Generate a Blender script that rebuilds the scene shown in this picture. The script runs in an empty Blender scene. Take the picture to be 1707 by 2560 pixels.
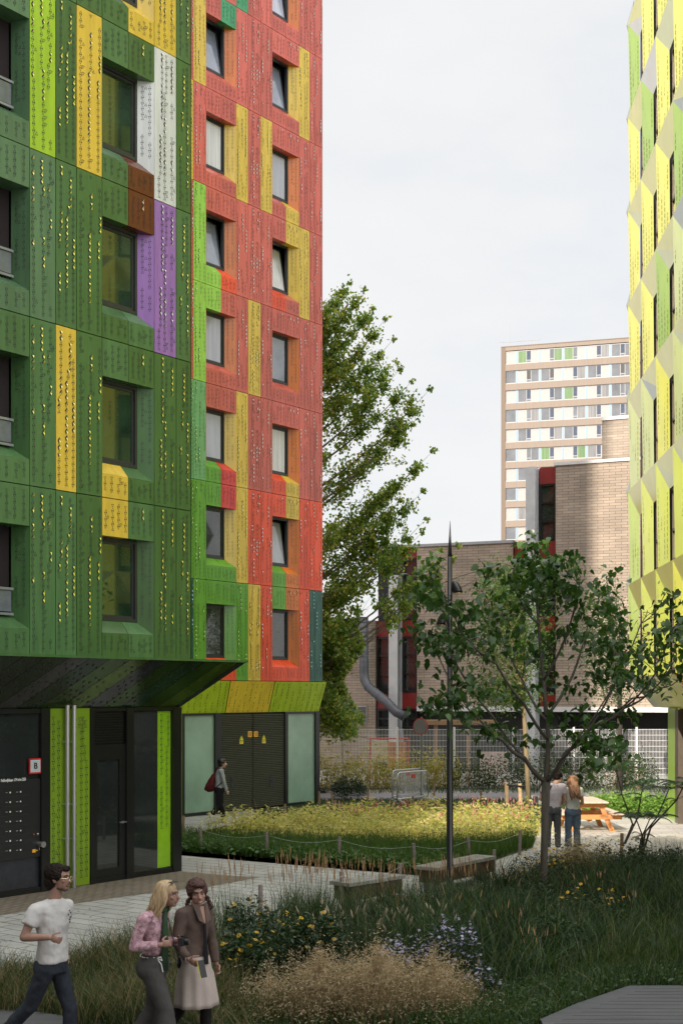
import bpy, math, random
import numpy as np
from mathutils import Vector, Matrix, Quaternion
R = math.radians
rnd = random.Random(7)
sc = bpy.context.scene
col = sc.collection
F, CX, HY, CH = 3300.0, 853.5, 1735.0, 3.4      # focal length in photo pixels, principal x, horizon y, eye height

def G(x, y):                      # photo pixel on the ground -> world x, y
    Y = F*CH/(y-HY)
    return ((x-CX)*Y/F, Y)
def at(x, y, Y):                  # photo pixel at depth Y -> world point
    return ((x-CX)*Y/F, Y, CH-(y-HY)*Y/F)

# ------------------------------------------------------------------ materials
MATS = {}
def nd(nt, t, **kw):
    n = nt.nodes.new(t)
    for k, v in kw.items():
        if k in n.inputs: n.inputs[k].default_value = v
        else: setattr(n, k, v)
    return n
def pm(name, c, rough=.5, metal=0., var=.12, scale=6., spec=.5, bump=0., bscale=40., stretch=None, coat=0., alpha=None, hue=None, island=0.):
    if name in MATS: return MATS[name]
    m = bpy.data.materials.new(name); m.use_nodes = True
    nt = m.node_tree; b = nt.nodes['Principled BSDF']
    b.inputs['Roughness'].default_value = rough; b.inputs['Metallic'].default_value = metal
    b.inputs['Specular IOR Level'].default_value = spec
    if coat: b.inputs['Coat Weight'].default_value = coat; b.inputs['Coat Roughness'].default_value = .08
    tc = nd(nt, 'ShaderNodeTexCoord'); mp = nd(nt, 'ShaderNodeMapping')
    if stretch: mp.inputs['Scale'].default_value = stretch
    nt.links.new(tc.outputs['Object'], mp.inputs['Vector'])
    if var > 0:
        n = nd(nt, 'ShaderNodeTexNoise', Scale=scale, Detail=5., Roughness=.6)
        nt.links.new(mp.outputs[0], n.inputs['Vector'])
        r = nd(nt, 'ShaderNodeValToRGB')
        c2 = hue or c
        r.color_ramp.elements[0].position = .3; r.color_ramp.elements[1].position = .72
        r.color_ramp.elements[0].color = (*[x*(1-var) for x in c], 1)
        r.color_ramp.elements[1].color = (*[min(1, x*(1+var)) for x in c2], 1)
        nt.links.new(n.outputs['Fac'], r.inputs[0])
        if island:                # each separate sheet differs a little
            g = nd(nt, 'ShaderNodeNewGeometry'); mr = nd(nt, 'ShaderNodeMapRange'); mr.inputs['To Min'].default_value = 1-island; mr.inputs['To Max'].default_value = 1+island
            nt.links.new(g.outputs['Random Per Island'], mr.inputs['Value'])
            mx = nd(nt, 'ShaderNodeMix', data_type='RGBA', blend_type='MULTIPLY'); mx.inputs['Factor'].default_value = 1
            nt.links.new(r.outputs[0], mx.inputs['A']); nt.links.new(mr.outputs[0], mx.inputs['B']); nt.links.new(mx.outputs['Result'], b.inputs['Base Color'])
        else: nt.links.new(r.outputs[0], b.inputs['Base Color'])
    else:
        b.inputs['Base Color'].default_value = (*c, 1)
    if bump > 0:
        n2 = nd(nt, 'ShaderNodeTexNoise', Scale=bscale, Detail=4.)
        nt.links.new(mp.outputs[0], n2.inputs['Vector'])
        bp = nd(nt, 'ShaderNodeBump', Strength=bump, Distance=.02)
        nt.links.new(n2.outputs['Fac'], bp.inputs['Height']); nt.links.new(bp.outputs[0], b.inputs['Normal'])
    MATS[name] = m
    return m
def leafmat(name, cols, trans=.35, rough=.45, yellow=0.):
    """leaf colour differs from leaf to leaf (random per mesh island), light passes through"""
    if name in MATS: return MATS[name]
    m = bpy.data.materials.new(name); m.use_nodes = True
    nt = m.node_tree; b = nt.nodes['Principled BSDF']; out = nt.nodes['Material Output']
    b.inputs['Roughness'].default_value = rough; b.inputs['Specular IOR Level'].default_value = .35
    g = nd(nt, 'ShaderNodeNewGeometry'); r = nd(nt, 'ShaderNodeValToRGB')
    while len(r.color_ramp.elements) < len(cols): r.color_ramp.elements.new(.5)
    for i, c in enumerate(cols):
        r.color_ramp.elements[i].position = i/max(1, len(cols)-1); r.color_ramp.elements[i].color = (*c, 1)
    nt.links.new(g.outputs['Random Per Island'], r.inputs[0])
    nt.links.new(r.outputs[0], b.inputs['Base Color'])
    t = nd(nt, 'ShaderNodeBsdfTranslucent'); mx = nd(nt, 'ShaderNodeMixShader', Fac=trans)
    hs = nd(nt, 'ShaderNodeHueSaturation', Value=1.5, Saturation=1.15)
    nt.links.new(r.outputs[0], hs.inputs['Color']); nt.links.new(hs.outputs[0], t.inputs['Color'])
    nt.links.new(b.outputs[0], mx.inputs[1]); nt.links.new(t.outputs[0], mx.inputs[2]); nt.links.new(mx.outputs[0], out.inputs['Surface'])
    MATS[name] = m
    return m

# ------------------------------------------------------------------ mesh builder
class MB:
    def __init__(s): s.v = []; s.f = []; s.m = []; s.mats = []
    def mi(s, mat):
        if mat not in s.mats: s.mats.append(mat)
        return s.mats.index(mat)
    def poly(s, pts, mat):
        i = len(s.v); s.v += [tuple(p) for p in pts]; s.f.append(tuple(range(i, i+len(pts)))); s.m.append(s.mi(mat))
    def hexa(s, p, mat):          # 8 points: bottom 4 ring, top 4 ring
        i = len(s.v); s.v += [tuple(q) for q in p]; k = s.mi(mat)
        for a in ((3,2,1,0), (4,5,6,7), (0,1,5,4), (1,2,6,5), (2,3,7,6), (3,0,4,7)):
            s.f.append(tuple(i+j for j in a)); s.m.append(k)
    def box(s, x0, x1, y0, y1, z0, z1, mat, fr=None):
        p = [(x0,y0,z0),(x1,y0,z0),(x1,y1,z0),(x0,y1,z0),(x0,y0,z1),(x1,y0,z1),(x1,y1,z1),(x0,y1,z1)]
        s.hexa([fr(*q) for q in p] if fr else p, mat)
    def prism(s, pts, d, mat):    # planar outline pts extruded by vector d
        n = len(pts); i = len(s.v); k = s.mi(mat); d = Vector(d)
        s.v += [tuple(p) for p in pts]+[tuple(Vector(p)+d) for p in pts]
        s.f.append(tuple(range(i+n-1, i-1, -1))); s.f.append(tuple(range(i+n, i+2*n))); s.m += [k, k]
        for j in range(n):
            q = (j+1) % n; s.f.append((i+j, i+q, i+n+q, i+n+j)); s.m.append(k)
    def tube(s, path, rad, mat, n=8, cap=True, flat=1.0):
        path = [Vector(p) for p in path]
        if not isinstance(rad, (list, tuple)): rad = [rad]*len(path)
        k = s.mi(mat); i0 = len(s.v); up = None
        for a, p in enumerate(path):
            t = (path[min(a+1, len(path)-1)]-path[max(a-1, 0)])
            t = t.normalized() if t.length > 1e-9 else Vector((0, 0, 1))
            if up is None:
                up = t.orthogonal().normalized()
            else:
                up = up-t*up.dot(t)
                up = up.normalized() if up.length > 1e-6 else t.orthogonal().normalized()
            sd = t.cross(up)
            for j in range(n):
                an = 2*math.pi*j/n
                s.v.append(tuple(p+(up*math.cos(an)+sd*math.sin(an)*flat)*rad[a]))
        for a in range(len(path)-1):
            for j in range(n):
                q = (j+1) % n
                s.f.append((i0+a*n+j, i0+a*n+q, i0+(a+1)*n+q, i0+(a+1)*n+j)); s.m.append(k)
        if cap:
            s.f.append(tuple(i0+j for j in range(n-1, -1, -1))); s.m.append(k)
            b = i0+(len(path)-1)*n; s.f.append(tuple(b+j for j in range(n))); s.m.append(k)
    def rings(s, rs, mat, n=20, cap=True):   # rs: list of (centre, vecA, vecB): elliptical loft
        k = s.mi(mat); i0 = len(s.v)
        for c, a, b in rs:
            c = Vector(c); a = Vector(a); b = Vector(b)
            for j in range(n):
                an = 2*math.pi*j/n; s.v.append(tuple(c+a*math.cos(an)+b*math.sin(an)))
        for q in range(len(rs)-1):
            for j in range(n):
                h = (j+1) % n
                s.f.append((i0+q*n+j, i0+q*n+h, i0+(q+1)*n+h, i0+(q+1)*n+j)); s.m.append(k)
        if cap:
            s.f.append(tuple(i0+j for j in range(n-1, -1, -1))); s.m.append(k)
            b = i0+(len(rs)-1)*n; s.f.append(tuple(b+j for j in range(n))); s.m.append(k)
    def ell(s, c, r, mat, n=14, m=9, rot=None):
        k = s.mi(mat); i0 = len(s.v); c = Vector(c)
        for a in range(m+1):
            th = math.pi*a/m
            for j in range(n):
                ph = 2*math.pi*j/n
                p = Vector((r[0]*math.sin(th)*math.cos(ph), r[1]*math.sin(th)*math.sin(ph), r[2]*math.cos(th)))
                if rot: p = rot @ p
                s.v.append(tuple(c+p))
        for a in range(m):
            for j in range(n):
                q = (j+1) % n
                s.f.append((i0+(a+1)*n+j, i0+(a+1)*n+q, i0+a*n+q, i0+a*n+j)); s.m.append(k)
    def obj(s, name, parent=None, smooth=False, bevel=0.):
        me = bpy.data.meshes.new(name); me.from_pydata(s.v, [], s.f)
        for m in s.mats: me.materials.append(m)
        me.polygons.foreach_set('material_index', s.m)
        if smooth: me.polygons.foreach_set('use_smooth', [True]*len(s.f))
        me.update()
        o = bpy.data.objects.new(name, me); col.objects.link(o)
        if parent:
            o.parent = parent
            o.matrix_parent_inverse = Matrix.Translation(-parent.location) if parent.type == 'EMPTY' and parent.rotation_euler.z == 0 else parent.matrix_basis.inverted()
        if bevel:
            b = o.modifiers.new('Bevel', 'BEVEL'); b.width = bevel; b.segments = 2; b.limit_method = 'ANGLE'
        return o
def thing(name, label, cat, loc, group=None):
    o = bpy.data.objects.new(name, None); o.empty_display_size = .2; col.objects.link(o)
    o.location = loc; tag(o, label, cat, group)
    return o
def tag(o, label=None, cat=None, group=None, kind=None):
    if label: o['label'] = label
    if cat: o['category'] = cat
    if group: o['group'] = group
    if kind: o['kind'] = kind
    return o
def npmesh(name, V, nper, mats, midx=None, parent=None, tri=False, smooth=False):
    """V: (N, nper, 3) array of loose polygons"""
    N = V.shape[0]; me = bpy.data.meshes.new(name)
    me.vertices.add(N*nper); me.vertices.foreach_set('co', V.reshape(-1).astype(np.float32))
    me.loops.add(N*nper); me.loops.foreach_set('vertex_index', np.arange(N*nper, dtype=np.int32))
    me.polygons.add(N); me.polygons.foreach_set('loop_start', np.arange(0, N*nper, nper, dtype=np.int32))
    for m in mats: me.materials.append(m)
    if midx is not None: me.polygons.foreach_set('material_index', np.asarray(midx, dtype=np.int32))
    me.update(calc_edges=True); me.validate()
    o = bpy.data.objects.new(name, me); col.objects.link(o)
    if parent: o.parent = parent; o.matrix_parent_inverse = Matrix.Translation(-parent.location)
    return o
def npfaces(name, V, Fq, mats, midx=None, parent=None):
    """shared-vertex mesh: V (n,3), Fq (m,k)"""
    me = bpy.data.meshes.new(name); k = Fq.shape[1]
    me.vertices.add(len(V)); me.vertices.foreach_set('co', V.reshape(-1).astype(np.float32))
    me.loops.add(Fq.size); me.loops.foreach_set('vertex_index', Fq.reshape(-1).astype(np.int32))
    me.polygons.add(len(Fq)); me.polygons.foreach_set('loop_start', np.arange(0, Fq.size, k, dtype=np.int32))
    for m in mats: me.materials.append(m)
    if midx is not None: me.polygons.foreach_set('material_index', np.asarray(midx, dtype=np.int32))
    me.update(calc_edges=True)
    o = bpy.data.objects.new(name, me); col.objects.link(o)
    if parent: o.parent = parent; o.matrix_parent_inverse = Matrix.Translation(-parent.location)
    return o
def text_mesh(s, size, mat, M, name, parent, bold=0.):
    cu = bpy.data.curves.new(name, 'FONT'); cu.body = s; cu.size = size; cu.extrude = .001; cu.offset = bold
    cu.align_x = 'CENTER'; cu.align_y = 'CENTER'
    o = bpy.data.objects.new(name+'_src', cu); col.objects.link(o)
    me = bpy.data.meshes.new_from_object(o.evaluated_get(bpy.context.evaluated_depsgraph_get()))
    bpy.data.objects.remove(o); me.transform(M); me.name = name
    me.materials.clear(); me.materials.append(mat)
    t = bpy.data.objects.new(name, me); col.objects.link(t)
    t.parent = parent; t.matrix_parent_inverse = Matrix.Translation(-parent.location)
    return t

# ------------------------------------------------------------------ camera, sun, sky
cam = bpy.data.cameras.new('camera'); co = bpy.data.objects.new('camera', cam); col.objects.link(co)
co.location = (0, 0, CH); co.rotation_euler = (R(90), 0, 0)
cam.sensor_fit = 'VERTICAL'; cam.sensor_height = 36; cam.lens = F/2560*36
cam.shift_y = (HY-1280)/2560; cam.clip_end = 3000; cam.clip_start = .1
sc.camera = co
ALPHA, ELEV = 20., 30.            # sun: behind the camera's left shoulder
sdir = Vector((-math.sin(R(ALPHA))*math.cos(R(ELEV)), -math.cos(R(ALPHA))*math.cos(R(ELEV)), math.sin(R(ELEV))))
sl = bpy.data.lights.new('sun', 'SUN'); sl.energy = 3.3; sl.angle = R(.5); sl.color = (1, .9, .78)
so = bpy.data.objects.new('sun', sl); col.objects.link(so); so.location = (0, 0, 60)
so.rotation_euler = sdir.to_track_quat('Z', 'Y').to_euler()
w = bpy.data.worlds.new('World'); sc.world = w; w.use_nodes = True
nt = w.node_tree; nt.nodes.clear()
out = nd(nt, 'ShaderNodeOutputWorld')
sky = nd(nt, 'ShaderNodeTexSky'); sky.sky_type = 'NISHITA'; sky.sun_disc = False
sky.sun_elevation = R(ELEV); sky.sun_rotation = math.atan2(sdir.x, sdir.y)
b1 = nd(nt, 'ShaderNodeBackground', Strength=.1); nt.links.new(sky.outputs[0], b1.inputs['Color'])
b2 = nd(nt, 'ShaderNodeBackground', Strength=.47)
tc = nd(nt, 'ShaderNodeTexCoord'); mp = nd(nt, 'ShaderNodeMapping'); mp.inputs['Scale'].default_value = (1.6, 1.6, 4.2)
mp.inputs['Rotation'].default_value = (0, .25, .3)
nt.links.new(tc.outputs['Generated'], mp.inputs['Vector'])
nz = nd(nt, 'ShaderNodeTexNoise', Scale=2.2, Detail=7., Roughness=.55); nt.links.new(mp.outputs[0], nz.inputs['Vector'])
rp = nd(nt, 'ShaderNodeValToRGB'); rp.color_ramp.elements[0].position = .25; rp.color_ramp.elements[1].position = .62
rp.color_ramp.elements[0].color = (.88, .905, .935, 1); rp.color_ramp.elements[1].color = (.985, .985, .985, 1)
nt.links.new(nz.outputs['Fac'], rp.inputs[0]); nt.links.new(rp.outputs[0], b2.inputs['Color'])
# an overcast sky is brighter overhead and around the sun than at the far horizon
sx = nd(nt, 'ShaderNodeSeparateXYZ'); nt.links.new(tc.outputs['Generated'], sx.inputs[0])
g1 = nd(nt, 'ShaderNodeMapRange'); g1.inputs['From Min'].default_value = .48; g1.inputs['From Max'].default_value = .95; g1.inputs['To Min'].default_value = .485; g1.inputs['To Max'].default_value = 1.30
nt.links.new(sx.outputs['Z'], g1.inputs['Value'])
g2 = nd(nt, 'ShaderNodeMapRange'); g2.inputs['From Min'].default_value = .1; g2.inputs['From Max'].default_value = -.9; g2.inputs['To Min'].default_value = 0; g2.inputs['To Max'].default_value = .75
nt.links.new(sx.outputs['Y'], g2.inputs['Value'])
ga_ = nd(nt, 'ShaderNodeMath', operation='ADD'); nt.links.new(g1.outputs[0], ga_.inputs[0]); nt.links.new(g2.outputs[0], ga_.inputs[1]); nt.links.new(ga_.outputs[0], b2.inputs['Strength'])
mxw = nd(nt, 'ShaderNodeMixShader')
rf = nd(nt, 'ShaderNodeValToRGB'); rf.color_ramp.elements[0].position = .2; rf.color_ramp.elements[1].position = .5
rf.color_ramp.elements[0].color = (.86,)*3+(1,); rf.color_ramp.elements[1].color = (.97,)*3+(1,)
nt.links.new(nz.outputs['Fac'], rf.inputs[0]); nt.links.new(rf.outputs[0], mxw.inputs[0])
nt.links.new(b1.outputs[0], mxw.inputs[1]); nt.links.new(b2.outputs[0], mxw.inputs[2]); nt.links.new(mxw.outputs[0], out.inputs['Surface'])
sc.view_settings.view_transform = 'Standard'; sc.view_settings.look = 'None'; sc.view_settings.gamma = 1
sc.view_settings.exposure = .95
sc.render.engine = 'CYCLES'
sc.cycles.max_bounces = 8; sc.cycles.transparent_max_bounces = 8; sc.cycles.caustics_reflective = False; sc.cycles.caustics_refractive = False
sc.cycles.use_denoising = True
sc.cycles.sample_clamp_indirect = 4
# ------------------------------------------------------------------ the two coloured towers on the left
EX, EY = .6079, .7940             # along the facades (to the right and away), normal (EY, -EX)
class Plane:                      # vertical plane n.p = -c parallel to the tower facades; u measured from photo column x0
    def __init__(s, c, x0):
        s.c = c; s.u0 = 0; s.u0 = s.u(x0)
    def Y(s, x):
        k = (x-CX)/F; return s.c/(EX-EY*k)
    def u(s, x):
        Y = s.Y(x); k = (x-CX)/F; return Y*(EX*k+EY)-s.u0
    def z(s, x, y): return CH-(y-HY)*s.Y(x)/F
    def P(s, u, w, z):
        a = u+s.u0; b = -s.c+w
        return (EX*a+EY*b, EY*a-EX*b, z)
dark = pm('dark_joint', (.012, .013, .013), .7, var=.2)
cut = pm('cut_line', (.018, .02, .018), .6, var=0)
frame_m = pm('anthracite_frame', (.028, .031, .033), .35, var=.1)
blackframe = pm('black_frame', (.010, .011, .010), .3, var=.1)
def panelmat(name, c, flap):
    m = pm('panel_'+name, c, .24, 0, var=.15, scale=2.4, spec=.5, stretch=(2.4, 2.4, .30), island=.10)
    f = pm('flap_'+name, flap, .32, .45, var=.05)  # pale flap colours hold reflected sky and yellow, painted in
    return (m, f)
GREEN = [panelmat('green_a', (.062, .140, .042), (.90, .86, .14)), panelmat('green_b', (.072, .160, .058), (.90, .86, .16)),
         panelmat('green_c', (.090, .175, .088), (.90, .86, .20))]
C = dict(lime=panelmat('lime', (.33, .52, .035), (.85, .85, .2)), yel=panelmat('yellow', (.66, .46, .06), (.95, .85, .3)),
         whi=panelmat('white', (.62, .64, .62), (.9, .9, .85)), pur=panelmat('purple', (.30, .15, .42), (.85, .8, .9)),
         bro=panelmat('brown', (.12, .028, .012), (.8, .6, .4)), red=panelmat('red', (.80, .085, .028), (.9, .75, .7)),
         pink=panelmat('red_sky_sheen', (.58, .12, .09), (.9, .8, .78)), org=panelmat('orange', (.62, .17, .03), (.9, .5, .2)),  # pink: the red panels with sky sheen put into the base colour
         teal=panelmat('teal', (.012, .10, .075), (.4, .7, .7)), sage=panelmat('sage', (.16, .40, .16), (.5, .8, .3)),
         sea=panelmat('sea_green', (.05, .30, .13), (.4, .8, .5)), cri=panelmat('crimson', (.62, .05, .05), (.9, .6, .5)),
         grn=panelmat('leaf_green', (.12, .34, .035), (.5, .8, .2)), lg=panelmat('light_green', (.30, .58, .08), (.6, .9, .3)))
LW = .31; FLP = .46
def tri(mb, P, u, z, s, up, kind, flapm, w=.003):
    h = s*.95
    if up: a, b, t = (u-s*.5, z-h*.5), (u+s*.5, z-h*.5), (u+s*.12, z+h*.5)
    else:  a, b, t = (u+s*.5, z+h*.5), (u-s*.5, z+h*.5), (u-s*.12, z-h*.5)
    if kind == 1:                 # only cut along its outline
        l = s*.075; c = ((a[0]+b[0]+t[0])/3, (a[1]+b[1]+t[1])/3)
        q = [a, b, t]; inn = [(p[0]+(c[0]-p[0])*LW, p[1]+(c[1]-p[1])*LW) for p in q]
        for i in range(3):
            j = (i+1) % 3
            mb.poly([P(q[i][0], w, q[i][1]), P(q[j][0], w, q[j][1]), P(inn[j][0], w, inn[j][1]), P(inn[i][0], w, inn[i][1])], cut)
    else:                         # cut and folded out: a dark hole and a lifted flap
        mb.poly([P(a[0], w, a[1]), P(b[0], w, b[1]), P(t[0], w, t[1])], cut)
        e1 = max((a, b), key=lambda p: p[0]); hx = (a[0]+b[0])/2+.0; hz = a[1]      # the right half is bent out, the left stays a hole
        tip = (hx+(t[0]-hx)*.85+s*.12, hz+(t[1]-hz)*.85)
        mb.poly([P(hx-s*.10, w+.003, hz), P(e1[0], w+.003, hz), P(tip[0], w+s*.5, tip[1])], flapm)
def perforate(mb, P, u0, u1, z0, z1, flapm, seed, sp=.165, s=.062, dens=.8, flaps=True):
    r = random.Random(seed); n = max(1, round((u1-u0)/sp)); d = (u1-u0)/n
    for i in range(n):
        u = u0+d*(i+.5)+r.uniform(-.02, .02); z = z0+.05+r.random()*.08; st = 1; left = r.randint(3, 9); up = r.random() < .5
        while z < z1-.05:
            if left <= 0:
                st = r.choices((0, 1, 2), (1-dens, dens*(1-FLP), dens*FLP))[0]; left = r.randint(2, 11) if st else r.randint(2, 5)
                if r.random() < .3 and u0+.05 < u+.05*(1 if r.random() < .5 else -1) < u1-.05: u += .04*(1 if r.random() < .5 else -1)
                u = min(max(u, u0+.05), u1-.05)
            if st:
                tri(mb, P, u, z, s, up, st if flaps and (st == 1 or r.random() < .75) else 1, flapm)
                if st == 1 and r.random() < .12 and u+.06 < u1-.04: tri(mb, P, u+.055, z, s, not up, 1, flapm)
            up = not up; z += s*.92; left -= 1
def panel(mb, P, u0, u1, z0, z1, pmat, seed, g=.008, perf=True, **kw):
    mb.box(u0+g, u1-g, -.03, 0, z0+g, z1-g, pmat[0], P)
    if perf: perforate(mb, P, u0+g, u1-g, z0+.02, z1-.02, pmat[1], seed, **kw)
HH, SF, SR, RD, SP_ = .655, .42, .22, .20, .235    # header height, sill face, sill rise, recess depth, splay of the reveal
def rail(mb, P, u0, u1, w, z, m):
    mb.box(u0, u1, w-.02, w+.02, z+.46, z+.50, m, P); mb.box(u0, u1, w-.02, w+.02, z+.05, z+.09, m, P)
def window_bay(root, base, P, u0, uj, u1, z0, z1, cols, seed, pane_m, tilt=0., loggia=False, splay=SP_, rd=RD):
    """cols: header left, header right, sill left, sill right, reveal.  base: mesh of plain cladding; other colours become parts"""
    hl, hr, sl_, sr, rv = cols
    zt = z1-HH; zs = z0+SF; zw = zs+SR; uw = u1-splay
    def piece(c, fn):
        if c[0] in base['plain']: fn(base['mb'], c)
        else:
            mb = MB(); fn(mb, c); base['acc'].append((mb, c))
    for c, a, b, sd in ((hl, u0, uj, 1), (hr, uj, u1, 2)):
        def f(mb, c, a=a, b=b, sd=sd):
            mb.box(a+.006, b-.006, -rd-.06, 0, zt, z1-.008, c[0], P); perforate(mb, P, a+.01, b-.01, zt+.03, z1-.03, c[1], seed+sd)
        piece(c, f)
    for c, a, b, sd in ((sl_, u0, uj, 3), (sr, uj, u1, 4)):
        def f(mb, c, a=a, b=b, sd=sd):
            a0, b0 = a+.006, b-.006
            bi = b0 if b < u1-.01 else b0-splay
            mb.hexa([P(a0, -rd, z0+.008), P(b0, -rd, z0+.008), P(b0, 0, z0+.008), P(a0, 0, z0+.008),
                     P(a0, -rd, zw), P(bi, -rd, zw), P(b0, 0, zs), P(a0, 0, zs)], c[0])
            perforate(mb, P, a+.01, b-.01, z0+.03, zs-.02, c[1], seed+sd)
        piece(c, f)
    def f(mb, c):
        mb.hexa([P(uw, -rd, zw), P(uw+.02, -rd-.02, zw), P(u1, -.03, zs), P(u1-.004, 0, zs),
                 P(uw, -rd, zt), P(uw+.02, -rd-.02, zt), P(u1, -.03, zt), P(u1-.004, 0, zt)], c[0])
        if splay > .1:            # perforation on the splayed reveal
            L = math.hypot(splay, rd); du, dw = splay/L, rd/L
            Q = lambda a, w, z: P(uw+du*a-dw*w, -rd+dw*a+du*w, z)
            perforate(mb, Q, .05, L-.03, zs+.25, zt-.04, cut, seed+5, sp=.12, dens=.62, s=.055, flaps=False)
    piece((rv[0], cut), f)
    base['mb'].box(u0-.004, u0+.004, -rd, -.001, zs, zt, rv[0] if rv[0] in base['plain'] else hl[0], P)
    if loggia:
        bk = MB(); bk.poly([P(u0, -rd-.05, zw), P(uw, -rd-.05, zw), P(uw, -rd-.05, zt), P(u0, -rd-.05, zt)], pane_m); return bk.obj('loggia', root)  # near-black sheet stands in for the shaded depth of the loggia
    # window: frame, sash, pane
    fw = .055
    fm = MB()
    for a, b, c, d in ((u0, uw, zw, zw+fw), (u0, uw, zt-fw, zt-.002), (u0, u0+fw, zw+fw, zt-fw), (uw-fw, uw, zw+fw, zt-fw)):
        fm.box(a, b, -rd-.08, -rd+.012, c, d, frame_m, P)
    wf = fm.obj('window', root)
    a, b, c, d = u0+fw, uw-fw, zw+fw, zt-fw
    T = (lambda u, w, z: P(u, -rd-.02+w-(z-c)*math.tan(tilt), z))
    sm = MB(); sw = .05
    for q in ((a, b, c, c+sw), (a, b, d-sw, d), (a, a+sw, c+sw, d-sw), (b-sw, b, c+sw, d-sw)):
        sm.box(q[0], q[1], -.05, 0, q[2], q[3], frame_m, T)
    sm.obj('sash', wf)
    pn = MB(); pn.box(a+sw, b-sw, -.03, -.018, c+sw, d-sw, pane_m, T); pn.obj('pane', wf)
    if tilt:
        bk = MB(); bk.poly([P(a, -rd-.55, c), P(b, -rd-.55, c), P(b, -rd-.55, d), P(a, -rd-.55, d)], dark)
        bk.obj('interior', wf)
    return wf
def finish(root, base, names):
    base['mb'].obj('cladding', root)
    for mb, c in base['acc']:
        nm = names.get(c[0].name, c[0].name.replace('panel_', '').replace('_', ' '))
        o = mb.obj('facade_panel', root); o['label'] = nm+' facade panel'

glass_green = pm('window_glass_green', (.02, .045, .022), .03, var=.5, scale=1.5, spec=.9)  # dark green reflection put into the pane's base colour
glass_sky = pm('window_glass_sky_curtain', (.40, .42, .52), .04, var=.14, scale=1.2, spec=.9, stretch=(6, 6, .3), coat=.5)  # pale blue-grey base stands for curtain and painted-in sky reflection
glass_cur = pm('window_glass_white_curtain', (.60, .61, .64), .06, var=.22, scale=2.2, spec=.9, stretch=(9, 9, .2), coat=.5)
glass_mid = pm('window_glass_blue_grey', (.22, .25, .33), .03, var=.4, scale=.9, spec=1., coat=.5)
glass_dk = pm('window_glass_dark', (.035, .04, .04), .03, var=.7, scale=2.5, spec=1., coat=.4)
# ---- green tower
GP = Plane(17.06, 478)
H = [4.04+2.747*i for i in range(6)]
gt = thing('apartment_tower', 'near green apartment tower with yellow, white and purple panels and entrance at its foot', 'building', (-8, 24, 0))
base = dict(mb=MB(), acc=[], plain=[g[0] for g in GREEN])
cx = [75, 140, 192, 256]
U = GP.u
for k in range(5):
    z0, z1 = H[k], H[k+1]
    gsel = lambda i: GREEN[(2 if i < 1 else (1 if (i+k) % 2 else 0))] if k > 1 else GREEN[1 if i < 2 else 0]
    acc = {(3, 0): C['lime'], (4, 0): C['lime'], (3, 2): C['yel'], (1, 1): C['yel'], (3, 4): C['whi'], (4, 4): C['yel'], (2, 4): C['pur']}
    cols_ = [(75, 140), (140, 192), (192, 256), None, (386, 441), (441, 477)]
    for i, c in enumerate(cols_):
        if c is None: continue
        p = acc.get((k, i), gsel(i))
        tgt = base['mb']
        if p not in GREEN: tgt = MB(); base['acc'].append((tgt, p))
        panel(tgt, GP.P, U(c[0]), U(c[1]), z0, z1, p, 100+i*7)
    wc = {4: (0, 0, 0, 'yel', 'yel'), 3: (0, 0, 0, 'bro', 'whi'), 2: (0, 'bro', 0, 0, 'pur'), 1: (0, 0, 'yel', 0, 0), 0: ('yel', 0, 0, 0, 0)}[k]
    wcols = [C[c] if c else GREEN[(k+i) % 2] for i, c in enumerate(wc)]
    window_bay(gt, base, GP.P, U(256), U(321.5), U(386), z0, z1, wcols, 300, glass_green)
    # loggia column at the photo's left edge, and panels beyond it
    um = U(75)-1.5
    window_bay(gt, base, GP.P, um, (um+U(75))/2, U(75), z0, z1, [GREEN[2]]*5 if k > 1 else [GREEN[1]]*5, 400, pm('loggia_shade', (.012, .006, .006), .8, var=.3), splay=.12, rd=.32, loggia=True)
    rl = MB(); rail(rl, GP.P, um+.02, U(75)-.14, -.25, z0+SF+SR-.05, pm('rail_metal', (.30, .31, .33), .35, .6))
    rl.box(um+.02, U(75)-.17, -.262, -.252, z0+SF+SR+.06, z0+SF+SR+.40, pm('rail_glass', (.13, .15, .17), .1, var=.2), GP.P)
    rl.obj('railing', gt)
    for j in range(3):
        a = um-.95*(j+1); panel(base['mb'], GP.P, a, a+.95, z0, z1, GREEN[j % 3], 500+j, perf=False)
base['mb'].box(-20, um-2.86, -.05, 0, H[0], H[5], GREEN[1][0], GP.P)
base['mb'].poly([GP.P(0, 0, H[0]), GP.P(0, -8.2, H[0]), GP.P(0, -8.2, H[5]), GP.P(0, 0, H[5])], GREEN[0][0])
finish(gt, base, {})
core = MB(); core.box(-20, -.06, -12, -.83, 3.15, H[5]+.2, dark, GP.P)
for a, b in ((um-2.9, um), (U(75)-.0, U(256)), (U(386), -.04)): core.box(a, b, -.83, -.05, H[0]+.02, H[5], dark, GP.P)
core.obj('wall', gt)
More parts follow.
